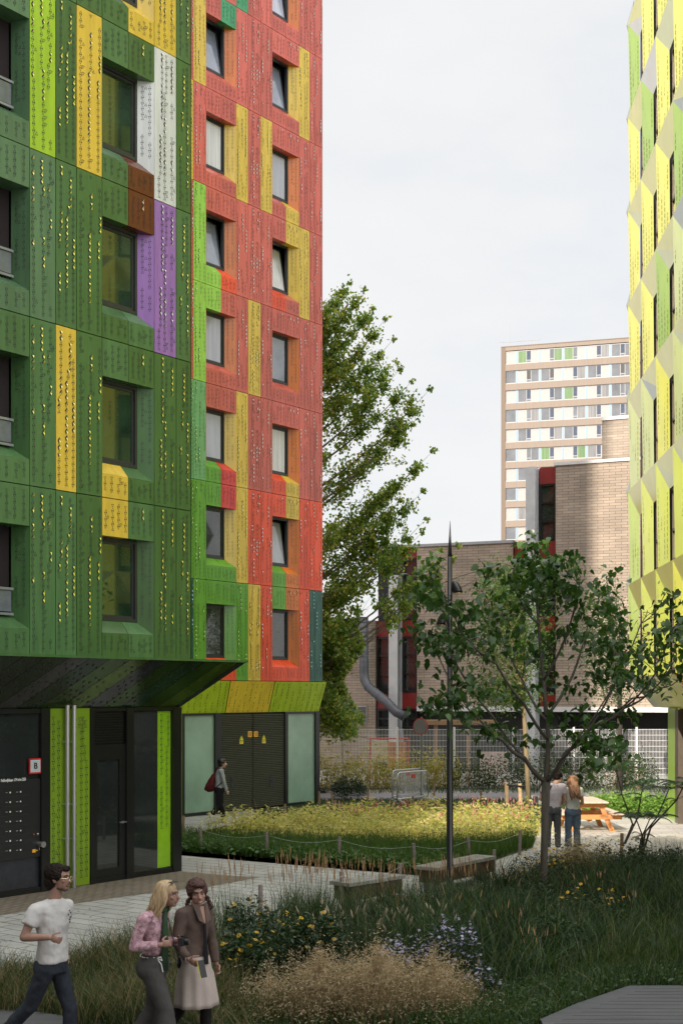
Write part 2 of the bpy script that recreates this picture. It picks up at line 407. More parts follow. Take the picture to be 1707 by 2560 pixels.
# sloping soffit and canopy wedge over the entrance
SPn = Plane(17.86, 450)           # glazing plane
u450 = SPn.u0-GP.u0               # storefront corner in GP.u
sof = MB()
sofm = [pm('soffit_%d' % i, c, .12, .45, var=.45, scale=1.6, spec=.9) for i, c in enumerate(((.03, .06, .02), (.04, .075, .018), (.05, .055, .055), (.08, .13, .02), (.02, .04, .022), (.03, .065, .03)))]
zt0, zi = H[0], 3.147
uu = -9.0; i = 0; tip = GP.u(620)
r = random.Random(3)
def sofP(u, t):                   # t 0 outer edge .. 1 inner edge
    return (u, -.8*t, zt0+(zi-zt0)*t)
while uu < tip-.02:
    b = min(uu+.46, tip)
    def inner(u): return min(u-1.0, u450)
    p = [GP.P(*sofP(uu, 0)), GP.P(*sofP(b, 0))]
    if uu-1.0 < u450:
        sof.poly(p+[GP.P(*sofP(inner(b), 1)), GP.P(*sofP(uu-1.0, 1))], sofm[r.randrange(6)])
    else:
        sof.poly(p+[GP.P(*sofP(u450, 1))], sofm[r.randrange(6)])
    # fold-out flaps, seen as dark dashes
    if uu < u450-.3:
        for c2 in range(3):
            t = .08+r.random()*.1
            while t < .95:
                if r.random() < .6:
                    u = uu+.08+c2*.15-t*1.0
                    a = [GP.P(u, -.8*t, zt0+(zi-zt0)*t-.004), GP.P(u+.06, -.8*t, zt0+(zi-zt0)*t-.004), GP.P(u+.03, -.8*(t+.05), zt0+(zi-zt0)*(t+.05)-.004)]
                    sof.poly(a, cut)
                    if r.random() < .0:
                        sof.poly([GP.P(u, -.8*t, zt0+(zi-zt0)*t-.006), GP.P(u+.05, -.8*t, zt0+(zi-zt0)*t-.006), GP.P(u+.03, -.8*(t+.03), zt0+(zi-zt0)*(t+.03)-.04)], C['whi'][0])
                t += .085
    uu = b+.012
sof.poly([GP.P(0, 0, zt0+.003), GP.P(tip, 0, zt0+.003), GP.P(tip, -4, zt0+.003), GP.P(0, -4, zt0+.003)], dark)
sof.poly([GP.P(tip, 0, zt0), GP.P(tip, -4, zt0), GP.P(u450, -4, zi), GP.P(u450, -.8, zi)], sofm[1])
sof.box(-9, tip, .0, .012, zt0-.03, zt0+.012, GREEN[0][0], GP.P)
so_ = sof.obj('soffit', gt); so_['label'] = 'dark reflective sloping soffit of folded green panels'
# storefront
def SX(x): return SPn.u(x)
sf = MB(); P = SPn.P
glass_lobby = pm('lobby_glass', (.028, .034, .032), .025, .2, var=.3, scale=.7, spec=1., coat=.4)
for a, b in ((100, 122), (223, 233), (313, 331), (430, 450)):
    sf.box(SX(a), SX(b), -.12, .05, 0, zi, blackframe, P)
for a, b in ((233, 313), (331, 430)):
    sf.box(SX(a), SX(b), -.1, .03, zi-.06, zi-.002, blackframe, P); sf.box(SX(a), SX(b), -.1, .03, 0, .09, blackframe, P)
sf.box(-9, SX(100), -.1, .03, zi-.08, zi-.002, blackframe, P); sf.box(-9, SX(100), -.1, .03, 0, .1, blackframe, P)
sf.box(SX(450)-.06, SX(450), -6, -.12, 0, zi, blackframe, P)
sf.obj('storefront_frame', gt)
gl = MB()
gl.box(SX(331), SX(430), -.05, -.03, .09, zi-.06, glass_lobby, P); gl.box(-9, SX(100), -.05, -.03, .1, .62, pm('frosted_dark', (.03, .032, .038), .25, var=.2), P)
gl.box(-9, SX(100), -.05, -.03, 1.95, zi-.08, glass_lobby, P)
gl.obj('pane', gt)
lm = MB(); lm.box(SX(397), SX(429), -.0295, -.027, .12, zi-.07, pm('panel_lime_bright', (.26, .50, .02), .25, var=.1), P)  # lime strip lying just in front of the corner glass
perforate(lm, lambda u, w, z: P(u, -.027+w, z), SX(398), SX(428), .8, zi-.1, C['lime'][1], 77, dens=.9, flaps=False)
gd = MB()
zl = SPn.z(270, 1862)
for i in range(12):
    z = zl+.03+i*(zi-.1-zl)/12; gd.box(SX(236), SX(310), -.06, .0, z, z+.03, blackframe, P)
gd.box(SX(233), SX(313), -.1, -.07, zl, zi-.06, dark, P)
gd.obj('louvre', gt)
dr = MB(); z2 = SPn.z(270, 1900)
dr.box(SX(233), SX(243), -.05, .012, .09, zl, blackframe, P); dr.box(SX(298), SX(313), -.05, .012, .09, zl, blackframe, P)
dr.box(SX(243), SX(298), -.05, .012, z2, zl, blackframe, P); dr.box(SX(243), SX(298), -.05, .012, .09, .24, blackframe, P)
door = dr.obj('door', gt)
dp = MB(); dp.box(SX(243), SX(298), -.035, -.02, .24, z2, glass_lobby, P); dp.obj('pane', door)
steel = pm('brushed_steel', (.55, .55, .57), .3, .9, var=.1, scale=20, stretch=(1, 1, .05))
hd = MB(); zh = SPn.z(305, 2055)
hd.box(SX(303), SX(308), .012, .03, zh-.02, zh+.02, steel, P); hd.box(SX(296), SX(314), .03, .05, zh-.01, zh+.012, steel, P); hd.obj('handle', door)
lime_d = pm('panel_lime_shaded', (.19, .31, .018), .3, var=.1, scale=1.3, spec=.5)  # lime darkened in its colour for the shade under the canopy
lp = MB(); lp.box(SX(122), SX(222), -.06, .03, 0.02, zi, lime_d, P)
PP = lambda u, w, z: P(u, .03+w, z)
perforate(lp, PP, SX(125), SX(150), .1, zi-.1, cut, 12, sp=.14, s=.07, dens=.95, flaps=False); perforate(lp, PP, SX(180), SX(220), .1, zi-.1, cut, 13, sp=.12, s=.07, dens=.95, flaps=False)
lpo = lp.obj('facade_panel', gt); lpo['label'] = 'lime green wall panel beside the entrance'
lmo = lm.obj('facade_panel', gt); lmo['label'] = 'lime green strip on the corner glazing'
pp = MB()
for x in (157.5, 174.5):
    u = SX(x); c = [P(u, .12, 0), P(u, .12, SPn.z(x, 1764))]
    pp.tube(c, .037, steel, 16)
    pp.tube([P(u, .12, SPn.z(x, 1771)), P(u, .12, SPn.z(x, 1763))], .041, steel, 16)
    for yy in (1854, 2009, 2095):
        z = SPn.z(x, yy); pp.tube([P(u, .12, z-.012), P(u, .12, z+.012)], .041, steel, 16); pp.tube([P(u-.045, .12, z), P(u-.05, .0, z)], .012, steel, 8)
pp.obj('drainpipe', gt)
# intercom board
ib = MB(); board = pm('board_black', (.016, .017, .016), .35, var=.1)
ib.box(-9, SX(100), -.06, .015, .62, 1.95, board, P)
white = pm('white_paint', (.72, .72, .70), .5, var=.05); btn = pm('bell_button', (.75, .75, .66), .4, var=.05)
for row in range(7):
    for xb in (-10, 24.5, 50.5):
        yb = 1981+row*24.2-(xb-24.5)*.06
        u = SX(xb); z = SPn.z(xb, yb); ib.box(u-.012, u+.012, .015, .024, z-.012, z+.012, btn, P)
        ib.box(u-.09, u-.05, .0151, .017, z-.004, z+.005, pm('name_strip', (.35, .35, .35), .5), P)
    ib.box(-8, SX(72), .015, .019, SPn.z(40, 1966+row*24.2)-.002, SPn.z(40, 1966+row*24.2)+.002, frame_m, P)
ibo = ib.obj('intercom_board', gt); ibo['label'] = 'black letterbox and intercom board with rows of bell buttons'
def onplane(pl, x, y, w):
    M = Matrix(((EX, 0, EY, 0), (EY, 0, -EX, 0), (0, 1, 0, 0), (0, 0, 0, 1)))
    p = pl.P(pl.u(x), w, pl.z(x, y)); return Matrix.Translation(p) @ M
tx = text_mesh('Pelkwijklaan 174 t/m 250', .060, white, onplane(SPn, 33, 1950, .0175) @ Matrix.Diagonal((.86, 1.15, 1, 1)), 'lettering', gt, .0012)
kk = MB(); u = SX(97); z = SPn.z(97, 2110)
kk.tube([P(u, .015, z), P(u, .12, z)], .045, steel, 16); kk.tube([P(u, .12, z), P(u, .14, z)], .052, steel, 16); kk.tube([P(u-.02, .04, z), P(u-.02, .05, z-.1)], .006, steel, 6)
kk.box(SX(80), SX(88), .015, .02, SPn.z(84, 2131), SPn.z(84, 2123), pm('orange_tag', (.85, .42, .03), .5), P); kk.ell(P(SX(91), .02, SPn.z(91, 2126)), (.013,)*3, MATS['orange_tag'])
kk.ell(P(SX(84), .02, SPn.z(84, 2086)), (.014,)*3, pm('red_badge', (.4, .05, .04), .5)); kk.ell(P(SX(93.5), .02, SPn.z(93, 2085)), (.02,)*3, steel)
kk.obj('hydrant_coupling', gt)
sg = thing('house_sign', 'square red framed sign with black letter B beside the entrance', 'sign', P(SX(86), .04, SPn.z(86, 1915)))
s1 = MB(); u = SX(86); z = SPn.z(86, 1915); hs = .131
s1.box(u-hs, u+hs, .016, .035, z-hs*1.0, z+hs, pm('sign_red', (.55, .01, .015), .4), P); s1.obj('border', sg)
s2 = MB(); s2.box(u-.103, u+.103, .035, .038, z-.103, z+.103, pm('sign_cyan', (.35, .75, .72), .4, var=0), P); s2.box(u-.093, u+.093, .038, .041, z-.093, z+.093, pm('sign_grey', (.47, .5, .52), .4, var=.03), P); s2.obj('plate', sg)
text_mesh('B', .145, pm('sign_black', (.01, .01, .01), .5, var=0), onplane(SPn, 86, 1915, .043), 'letter', sg, .004)

# ---- red tower behind
LW = .23; FLP = .30
RP = Plane(25.2, 478)
Hr = [3.78]+[6.57+2.73*i for i in range(7)]
rt = thing('apartment_tower', 'far red and orange apartment tower with yellow and green panels and tilted windows', 'building', (-3, 40, 0))
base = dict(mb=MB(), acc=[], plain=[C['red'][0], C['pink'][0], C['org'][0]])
U = RP.u
XC = [(478, 484), (484, 515.5), 'W1', (591, 620.5), (620.5, 652), (652, 680.7), 'W2', (748, 774), (774, 787), (787, 806)]
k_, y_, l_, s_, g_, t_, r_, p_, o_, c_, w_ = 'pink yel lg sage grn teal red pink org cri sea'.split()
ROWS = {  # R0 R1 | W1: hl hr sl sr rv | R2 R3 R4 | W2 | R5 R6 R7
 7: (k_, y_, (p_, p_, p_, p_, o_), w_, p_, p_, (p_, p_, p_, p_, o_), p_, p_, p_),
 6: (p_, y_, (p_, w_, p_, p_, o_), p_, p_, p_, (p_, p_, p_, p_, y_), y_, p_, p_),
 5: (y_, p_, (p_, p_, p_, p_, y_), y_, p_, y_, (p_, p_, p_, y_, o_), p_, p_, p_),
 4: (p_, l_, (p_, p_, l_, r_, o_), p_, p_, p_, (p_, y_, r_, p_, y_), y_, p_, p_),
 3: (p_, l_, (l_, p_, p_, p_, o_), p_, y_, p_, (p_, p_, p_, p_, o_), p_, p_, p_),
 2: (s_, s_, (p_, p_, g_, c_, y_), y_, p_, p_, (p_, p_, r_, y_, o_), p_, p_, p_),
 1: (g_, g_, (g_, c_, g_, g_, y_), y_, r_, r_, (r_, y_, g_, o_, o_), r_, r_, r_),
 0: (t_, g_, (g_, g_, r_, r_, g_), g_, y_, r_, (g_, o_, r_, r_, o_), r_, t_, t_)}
TILT = {(6, 1): .17, (6, 2): .17, (4, 1): .17, (4, 2): .17, (1, 2): .15, (7, 2): .17}
for k in range(8):
    z0 = Hr[k]; z1 = Hr[k+1] if k < 7 else Hr[7]+2.73
    row = ROWS[k]
    for i, c in enumerate(XC):
        if c in ('W1', 'W2'):
            xs = (515.5, 553, 591) if c == 'W1' else (680.7, 715, 748)
            wn = 1 if c == 'W1' else 2
            gm = glass_dk if (k, wn) in ((0, 1), (0, 2), (1, 1)) else {(5, 1): glass_cur, (3, 2): glass_mid, (6, 1): glass_mid, (4, 1): glass_mid, (4, 2): glass_cur, (2, 1): glass_sky, (2, 2): glass_cur, (5, 2): glass_sky, (6, 2): glass_mid}.get((k, wn), glass_sky)
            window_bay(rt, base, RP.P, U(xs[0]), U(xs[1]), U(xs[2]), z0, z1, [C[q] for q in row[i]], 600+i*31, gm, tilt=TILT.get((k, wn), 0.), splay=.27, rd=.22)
            continue
        p = C[row[i]]
        tgt = base['mb']
        if p[0] not in base['plain']: tgt = MB(); base['acc'].append((tgt, p))
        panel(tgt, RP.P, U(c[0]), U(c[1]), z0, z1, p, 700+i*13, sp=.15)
ue = U(806)
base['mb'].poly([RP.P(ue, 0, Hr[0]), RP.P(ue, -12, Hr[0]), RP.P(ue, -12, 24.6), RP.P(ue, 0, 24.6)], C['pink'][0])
finish(rt, base, {})
core = MB(); core.box(-6, ue-.03, -12, -.85, 3.1, 24.8, dark, RP.P); core.box(-6, ue-.6, -12, -.55, .0, 3.09, dark, RP.P)
for a, b in ((0, U(515)), (U(591), U(680.7)), (U(748), ue-.03)): core.box(a, b, -.85, -.04, Hr[0]+.02, 24.6, dark, RP.P)
core.obj('wall', rt)
# lower band: yellow green skirt
SR_ = Plane(25.55, 797)
band = MB(); zb = SR_.z(797, 1778)
ub0, ub1 = U(440), U(816)
ui0, ui1 = SR_.u(430)+SR_.u0-RP.u0, SR_.u(797)+SR_.u0-RP.u0
def bandpiece(f0, f1, m, sd):
    mb = MB()
    a0, a1 = ub0+(ub1-ub0)*f0, ub0+(ub1-ub0)*f1; i0, i1 = ui0+(ui1-ui0)*f0, ui0+(ui1-ui0)*f1
    Q = lambda a, w, t: RP.P((a0+(a1-a0)*a)*(1-t)+(i0+(i1-i0)*a)*t, -.35*t+w*.89, Hr[0]-.01+(zb-Hr[0]+.01)*t-w*.45)
    mb.poly([Q(0, 0, 0), Q(0, 0, 1), Q(1, 0, 1), Q(1, 0, 0)], m[0])
    r = random.Random(sd); n = 9
    for c2 in range(n):
        t = .08
        while t < .95:
            if r.random() < .7:
                a = (c2+.5)/n+r.uniform(-.004, .004); d = .009
                for q in range(2):
                    tt = t+q*.03
                    mb.poly([Q(a-d, .004, tt), Q(a+d, .004, tt), Q(a+d*.6, .004, tt+.022), Q(a-d*.2, .004, tt+.022)], cut)
            t += .085
    o = mb.obj('facade_panel', rt); o['label'] = ('yellow' if m is SKY_ else 'lime green')+' sloping panel above the ground floor'
SKL = panelmat('skirt_lime_lit', (.50, .68, .04), (.8, .8, .2)); SKY_ = panelmat('skirt_yellow_lit', (.92, .66, .07), (.9, .8, .3))  # lime and yellow brightened in colour to stand for ground bounce
bandpiece(0, .46-.13, SKL, 1); bandpiece(.335, .625, SKY_, 2); bandpiece(.63, 1, SKL, 3)
sf = MB(); P = SR_.P; SX = SR_.u
for a, b in ((452, 460), (536, 552), (711, 718), (787, 797)): sf.box(SX(a), SX(b), -.15, .04, 0, zb, blackframe, P)
for a, b in ((460, 536), (718, 787)):
    sf.box(SX(a), SX(b), -.1, .02, zb-.07, zb-.003, blackframe, P); sf.box(SX(a), SX(b), -.1, .02, 0, .1, blackframe, P)
sf.box(SX(797)-.05, SX(797)-.001, -8, -.15, 0, zb, blackframe, P)
sf.box(SX(535), SX(719), -.16, -.13, zb-.02, zb-.001, blackframe, P)
sf.obj('storefront_frame', rt)
frost = pm('frosted_green_glass', (.26, .41, .32), .22, var=.18, scale=.8, spec=.8)
gl = MB(); gl.box(SX(460), SX(536), -.05, -.02, .1, zb-.07, frost, P); gl.obj('pane', rt)
gl = MB(); gl.box(SX(718), SX(787), -.05, -.02, .1, zb-.07, frost, P); gl.obj('pane', rt)
lm = MB(); lm.box(SX(447), SX(452), -.1, .05, 0, zb, C['lime'][0], P); lmo = lm.obj('facade_panel', rt); lmo['label'] = 'thin lime edge panel at the inner corner'
louv = pm('louvre_olive', (.115, .12, .085), .45, .2, var=.15)
for a, b, sgn in ((552, 631.5, 1), (634.5, 711, -1)):
    lv = MB(); lv.box(SX(a), SX(b), -.12, -.05, .06, zb-.01, dark, P)
    n = 52
    for i in range(n):
        z = .08+i*(zb-.12)/n
        lv.hexa([P(SX(a), -.05, z), P(SX(b), -.05, z), P(SX(b), .0, z), P(SX(a), .0, z), P(SX(a), -.05, z+.035), P(SX(b), -.05, z+.035), P(SX(b), .0, z+.012), P(SX(a), .0, z+.012)], louv)
    o = lv.obj('louvre_door', rt)
    hx = (578, 586) if sgn == 1 else (675, 683)
    hb = MB(); hb.box(SX(hx[0]), SX(hx[1]), .0, .006, SR_.z(hx[0], 1967), SR_.z(hx[0], 1941), MATS['anthracite_frame'], P); hb.ell(P(SX(hx[0]+2), .02, SR_.z(hx[0], 1952)), (.02, .02, .02), dark); hb.obj('handle', o)
warn_y = pm('warning_yellow', (.85, .75, .03), .5, var=.03); warn_o = pm('notice_orange', (.85, .42, .03), .5, var=.04); warn_d = pm('notice_print', (.55, .30, .05), .6, var=.05)
for xa, xb, ya, yb, lab in ((619.5, 630, 1828, 1843, 'left'), (634.5, 644.5, 1828, 1842.5, 'right')):
    mb = MB(); za, zc = SR_.z(xa, yb), SR_.z(xa, ya)
    mb.box(SX(xa), SX(xb), .002, .008, za, zc, warn_o, P); mb.box(SX(xa+2), SX(xb-2), .008, .009, za+.03, zc-.03, warn_d, P)
    tag(mb.obj('notice_plate'), 'orange notice plate at the top %s of the louvre door seam' % lab, 'sign', 'orange notice plates')
for xc, yb, lab, pl in ((603.5, 1860, 'left', warn_y), (659.5, 1858, 'right', white)):
    mb = MB(); z = SR_.z(xc, yb); u = SX(xc)
    mb.box(u-.08, u+.08, .002, .008, z, z+.09, warn_y, P); mb.box(u-.06, u+.06, .008, .010, z+.015, z+.03, pl, P); mb.box(u-.05, u+.05, .008, .010, z+.045, z+.07, warn_d, P)
    mb.prism([P(u-.085, .003, z+.108), P(u+.085, .003, z+.108), P(u, .003, z+.245)], Vector(P(u, .01, 0))-Vector(P(u, .003, 0)), warn_y)
    mb.prism([P(u-.012, .0105, z+.135), P(u+.018, .0105, z+.172), P(u-.004, .0105, z+.172), P(u+.008, .0105, z+.205), P(u-.018, .0105, z+.163), P(u+.003, .0105, z+.163)], Vector(P(u, .012, 0))-Vector(P(u, .0105, 0)), cut)
    tag(mb.obj('warning_sign'), 'yellow warning triangle over a plate on the %s louvre door' % lab, 'sign', 'yellow warning signs')
# ------------------------------------------------------------------ ground sheets
def sheet(name, pts, z, mat, px=True):
    mb = MB(); q = [(*G(*p), z) if px else (*p, z) for p in pts]; mb.poly(q, mat)
    return tag(mb.obj(name), kind='structure')
soil = pm('soil', (.055, .05, .032), .95, var=.4, scale=1.5, bump=.6, bscale=9., hue=(.06, .08, .03))
mb = MB(); mb.box(-400, 400, -60, 900, -.3, 0, pm('town_ground', (.26, .25, .22), .95, var=.25, scale=.4)); tag(mb.obj('ground'), kind='structure')
def paving(name, c, sx, sy, joint=.22, rot=0., var=.14):
    m = bpy.data.materials.new(name); m.use_nodes = True; nt = m.node_tree; b = nt.nodes['Principled BSDF']
    b.inputs['Roughness'].default_value = .75
    tc = nd(nt, 'ShaderNodeTexCoord'); mp = nd(nt, 'ShaderNodeMapping'); mp.inputs['Rotation'].default_value = (0, 0, rot)
    nt.links.new(tc.outputs['Object'], mp.inputs['Vector'])
    br = nd(nt, 'ShaderNodeTexBrick', Scale=1.0); br.inputs['Mortar Size'].default_value = .011; br.inputs['Brick Width'].default_value = sx; br.inputs['Row Height'].default_value = sy
    br.inputs['Color1'].default_value = (*[x*(1-var*.5) for x in c], 1); br.inputs['Color2'].default_value = (*[x*(1+var*.5) for x in c], 1)
    br.inputs['Mortar'].default_value = (*[x*joint for x in c], 1); br.inputs['Bias'].default_value = 0
    nt.links.new(mp.outputs[0], br.inputs['Vector'])
    n = nd(nt, 'ShaderNodeTexNoise', Scale=1.3, Detail=8., Roughness=.7); nt.links.new(mp.outputs[0], n.inputs['Vector'])
    mr = nd(nt, 'ShaderNodeMapRange'); mr.inputs['From Min'].default_value = .3; mr.inputs['From Max'].default_value = .7; mr.inputs['To Min'].default_value = .78; mr.inputs['To Max'].default_value = 1.12
    nt.links.new(n.outputs['Fac'], mr.inputs['Value'])
    mx = nd(nt, 'ShaderNodeMix', data_type='RGBA', blend_type='MULTIPLY'); mx.inputs['Factor'].default_value = 1
    nt.links.new(br.outputs['Color'], mx.inputs['A']); nt.links.new(mr.outputs[0], mx.inputs['B']); nt.links.new(mx.outputs['Result'], b.inputs['Base Color'])
    bp = nd(nt, 'ShaderNodeBump', Strength=.35, Distance=.01); nt.links.new(n.outputs['Fac'], bp.inputs['Height']); nt.links.new(bp.outputs[0], b.inputs['Normal'])
    return m
pave = paving('plaza_tiles', (.37, .37, .345), .6, .3, rot=.65)
pbrown = paving('brown_clinker', (.20, .165, .125), .22, .11, rot=.65)
pterr = paving('terrace_tiles', (.56, .53, .48), 1.2, .6, rot=.05, joint=.5)
asph = pm('asphalt', (.19, .175, .18), .9, var=.15, scale=3)
sheet('paving', [(-900, 2460), (-60, 2446), (344, 2369), (520, 2345), (640, 2330), (800, 2320), (950, 2310), (1100, 2280), (1240, 2235), (1360, 2180), (1420, 2140), (1345, 2118), (1243, 2150), (1150, 2178), (1050, 2190), (996, 2178), (777, 2158), (600, 2142), (440, 2128), (300, 2126), (300, 2040), (630, 2040), (640, 2056), (560, 2066), (470, 2085), (440, 2128), (-200, 2250)], .004, pave)
sheet('brown_paving', [(-300, 2335), (0, 2290), (176, 2262), (291, 2245), (386, 2232), (520, 2218), (652, 2194), (560, 2189), (455, 2180), (440, 2150), (-300, 2200)], .008, pbrown)
sheet('terrace', [(1330, 2124), (1420, 2146), (1900, 2190), (2300, 2260), (2300, 2060), (1700, 2034), (1560, 2030), (1380, 2035), (1352, 2062)], .006, pterr)
sheet('lane', [(500, 1983), (1800, 1983), (1800, 1998), (500, 1998)], .004, asph)
sheet('dirt_strip', [(700, 1966), (1060, 1966), (1060, 1979), (700, 1979)], .004, pm('sandy_soil', (.34, .27, .2), .95, var=.25, scale=3))
sheet('planting_soil', [(-900, 2580), (-900, 2440), (344, 2360), (520, 2340), (640, 2328), (800, 2318), (950, 2308), (1100, 2278), (1240, 2232), (1360, 2178), (1420, 2140), (1900, 2185), (3000, 2300), (3000, 2580)], .002, soil)
sheet('bed_soil', [(440, 2131), (430, 2086), (560, 2067), (640, 2057), (640, 1999), (2400, 1999), (2400, 2062), (1700, 2033), (1560, 2029), (1380, 2034), (1350, 2062), (1330, 2120), (1150, 2179), (1050, 2191), (996, 2179), (777, 2159), (600, 2143)], .003, soil)
# timber deck in front
deckm = pm('deck_grey', (.072, .074, .076), .75, var=.28, scale=3., stretch=(.4, 6, 1), bump=.3)
mb = MB()
for i in range(60):               # boards of the walkway, running across
    a = -4+i*.0
pts = [G(1350, 2562), G(1440, 2522), G(1570, 2477), (5.2, 15.2), (5.2, 9.5), (1.9, 9.5)]
mb.prism([(*p, 0.0) for p in pts], (0, 0, .06), deckm)
mb.prism([(*p, 0.0) for p in [(-6, 14.05), G(0, 2537), G(100, 2543), G(185, 2556), (1.9, 13.0), (1.9, 9.5), (-6, 9.5)]], (0, 0, .055), deckm)
tag(mb.obj('boardwalk'), kind='structure')
jm = MB()
for i in range(34):
    y = 9.7+i*.16
    x0 = 2.0+max(0, (y-13.4))*.8
    if y < 15.1: jm.box(x0+.15, 5.2, y, y+.008, .0602, .0612, dark)
tag(jm.obj('boardwalk_joints'), kind='structure')

# ------------------------------------------------------------------ right building (yellow, faceted)
yb = thing('faceted_apartment_building', 'pale yellow-green apartment building with folded faceted facade at the right', 'building', (9, 30, 0))
A0 = (8.60, 38.8); TD = (-.0695, -.9976); WN = (-.9976, .0695)
def YP(t, w, z): return (A0[0]+TD[0]*t+WN[0]*w, A0[1]+TD[1]*t+WN[1]*w, z)
def yt(x):                        # photo x -> t on the facade plane
    k = (x-CX)/F
    return (A0[0]-k*A0[1])/(k*TD[1]-TD[0])
ym = lambda n, c: pm('skin_'+n, c, .28, 0, var=.06, scale=1.2, spec=.7, coat=.2)
LYE = ym('lime_yellow', (.72, .80, .13)); YEL = ym('pale_yellow', (.82, .82, .13)); LIM = ym('lime', (.55, .70, .12)); OLV = ym('olive_green', (.36, .55, .06)); SAG = ym('sage_yellow', (.62, .70, .28)); ORA = ym('apricot', (.85, .50, .08))
HEADM = [ym('soffit_sage', (.82, .86, .42)), ym('soffit_yellow', (.92, .90, .26)), ym('soffit_white', (.80, .80, .74)), ym('soffit_ground_grey', (.50, .56, .50))]  # facet tones carry sky and ground reflection in the colour
perf_y = pm('cut_shadow_olive', (.20, .22, .04), .7, var=0)
bronze = pm('bronze_frame', (.16, .13, .10), .35, .3, var=.1)
Zr = [3.9]+[6.61+2.745*i for i in range(7)]
bay = 2.42; R0_ = .19; B0_ = .12; WLn = .92; WRn = 2.3
bays = list(range(0, 8))
sk = MB(); accent = []
wins = MB()
r = random.Random(11)
PAN = {(0, 0): LIM, (0, 1): LIM, (0, 6): OLV, (2, 3): OLV, (1, 2): SAG, (3, 3): SAG, (3, 2): SAG, (1, 5): OLV, (3, 0): YEL, (3, 4): OLV}
HED = {(0, 6): 2, (1, 5): 2, (2, 5): 0, (3, 3): 3, (1, 2): 3, (3, 4): 3, (2, 3): 0, (0, 0): 1, (1, 0): 1, (2, 0): 1, (3, 0): 1, (0, 1): 1, (1, 1): 1}
for k in range(7):
    z0, z1 = Zr[k], Zr[k+1]
    for b in bays:
        t0 = b*bay; t1 = t0+bay
        zh = z1-.82
        A = YP(t0, R0_, z1); B = YP(t0, B0_, z0); Cc = YP(t0+WLn, -.02, z0); D = YP(t0+WLn, 0, zh)
        A2 = YP(t1, R0_, z1); E = YP(t0+WRn, 0, zh); Fp = YP(t0+WRn, -.02, z0)
        m = PAN.get((b, k), r.choice([YEL, YEL, YEL, YEL, SAG if k < 3 else YEL]) if k > 1 else LYE)
        sk.poly([A, B, Cc], m); sk.poly([A, Cc, D], m)
        hm = HEADM[HED.get((b, k), r.choice([0, 0, 1]))]
        sk.poly([A, D, E], hm); sk.poly([A, E, A2], HEADM[HED.get((b, k), 1)] if r.random() < .6 else HEADM[1])
        sk.poly([A2, E, Fp, YP(t1, B0_, z0)], YEL)
        # cut pattern in rows along the panel
        for c2 in range(4):
            f = .14+c2*.24; z = z0+.25; up = True; left = r.randint(4, 12); st = r.random() < .7
            while z < z1-.25-f*.75:
                if left <= 0: st = r.random() < .72; left = r.randint(4, 14)
                if st:
                    tt = t0+WLn*f; wv = (B0_+(R0_-B0_)*max(0, (z-z0)/2.745)*(1-f))*(1-f)+.012
                    s_2 = .032
                    q = [(-s_2, -.03), (s_2, -.03), (.0, .03)] if up else [(-s_2, .03), (s_2, .03), (0, -.03)]
                    sk.poly([YP(tt+a, wv-a*.06, z+d) for a, d in q], perf_y)
                up = not up; z += .075; left -= 1
        # window
        wf = MB()
        a, b2 = t0+WLn+.01, t0+WRn-.01; zs = z0+.1
        for q in ((a, b2, zs, zs+.07), (a, b2, zh-.07, zh-.002), (a, a+.07, zs+.07, zh-.07), (b2-.07, b2, zs+.07, zh-.07), (a+.07, b2-.07, zs+.75, zs+.82)):
            wf.box(q[0], q[1], -.16, -.06, q[2], q[3], bronze, YP)
        wo = wf.obj('window', yb)
        pn = MB(); pn.box(a+.07, b2-.07, -.13, -.115, zs+.82, zh-.07, glass_dk, YP); pn.obj('pane', wo)
        pn = MB(); pn.box(a+.07, b2-.07, -.12, -.10, zs+.07, zs+.75, r.choice([YEL, LIM, SAG]), YP); pn.obj('spandrel', wo)
    # end corner facets (far corner)
    cq = ym('corner_grey', (.20, .235, .22)); tp_ = YP(-.05, .235, z1); sk.poly([tp_, YP(-.45, 0, z1), YP(-.03, .0, z1-.85)], cq); sk.poly([tp_, YP(-.03, .0, z1+.8), YP(-.45, 0, z1)], cq); sk.poly([tp_, YP(.0, .12, z1), YP(-.03, .0, z1+.8)], cq); sk.poly([tp_, YP(-.03, .0, z1-.85), YP(.0, .12, z1)], cq)
# skirt to the ground floor
for b in bays:
    t0 = b*bay; t1 = t0+bay; z1 = Zr[0]
    for j in range(2):
        ta, tb = t0+bay*j/2, t0+bay*(j+1)/2
        sk.poly([YP(ta, R0_, z1), YP(ta, -.55, 3.02), YP(tb, -.55, 3.02), YP(tb, R0_, z1)], ORA if b == 3 and j == 0 else r.choice([SAG, YEL, HEADM[1]]))
    for (za, zb2) in ((z1, z1+.0001),):
        pass
sko = sk.obj('cladding', yb)
body = MB(); tb = bays[-1]*bay+bay
body.box(.0, tb, -10, -.17, 3.9, Zr[7]+1.2, dark, YP); body.box(.02, tb-.02, -9.9, -.62, 3.03, 3.9, dark, YP); body.box(0.6, tb, -10, -1.3, 0, 3.0, dark, YP)
body.obj('wall', yb)
gfl = MB()
dkp = pm('dark_cladding', (.022, .023, .018), .5, var=.2)
gfl.box(yt(1606), yt(1622), -1.0, -.75, 0, 3.02, dkp, YP)
gfo = gfl.obj('corner_panel', yb)
cl = MB(); cl.box(yt(1622)-.0, yt(1640), -.72, -.50, 0, 3.02, ym('column_lime', (.40, .62, .10)), YP); o = cl.obj('column', yb); o['label'] = 'lime green corner column'
cl = MB(); cl.box(yt(1699), yt(1720), -.72, -.40, 0, 3.02, YEL, YP); o = cl.obj('column', yb); o['label'] = 'yellow column at the picture edge'
fr = MB()
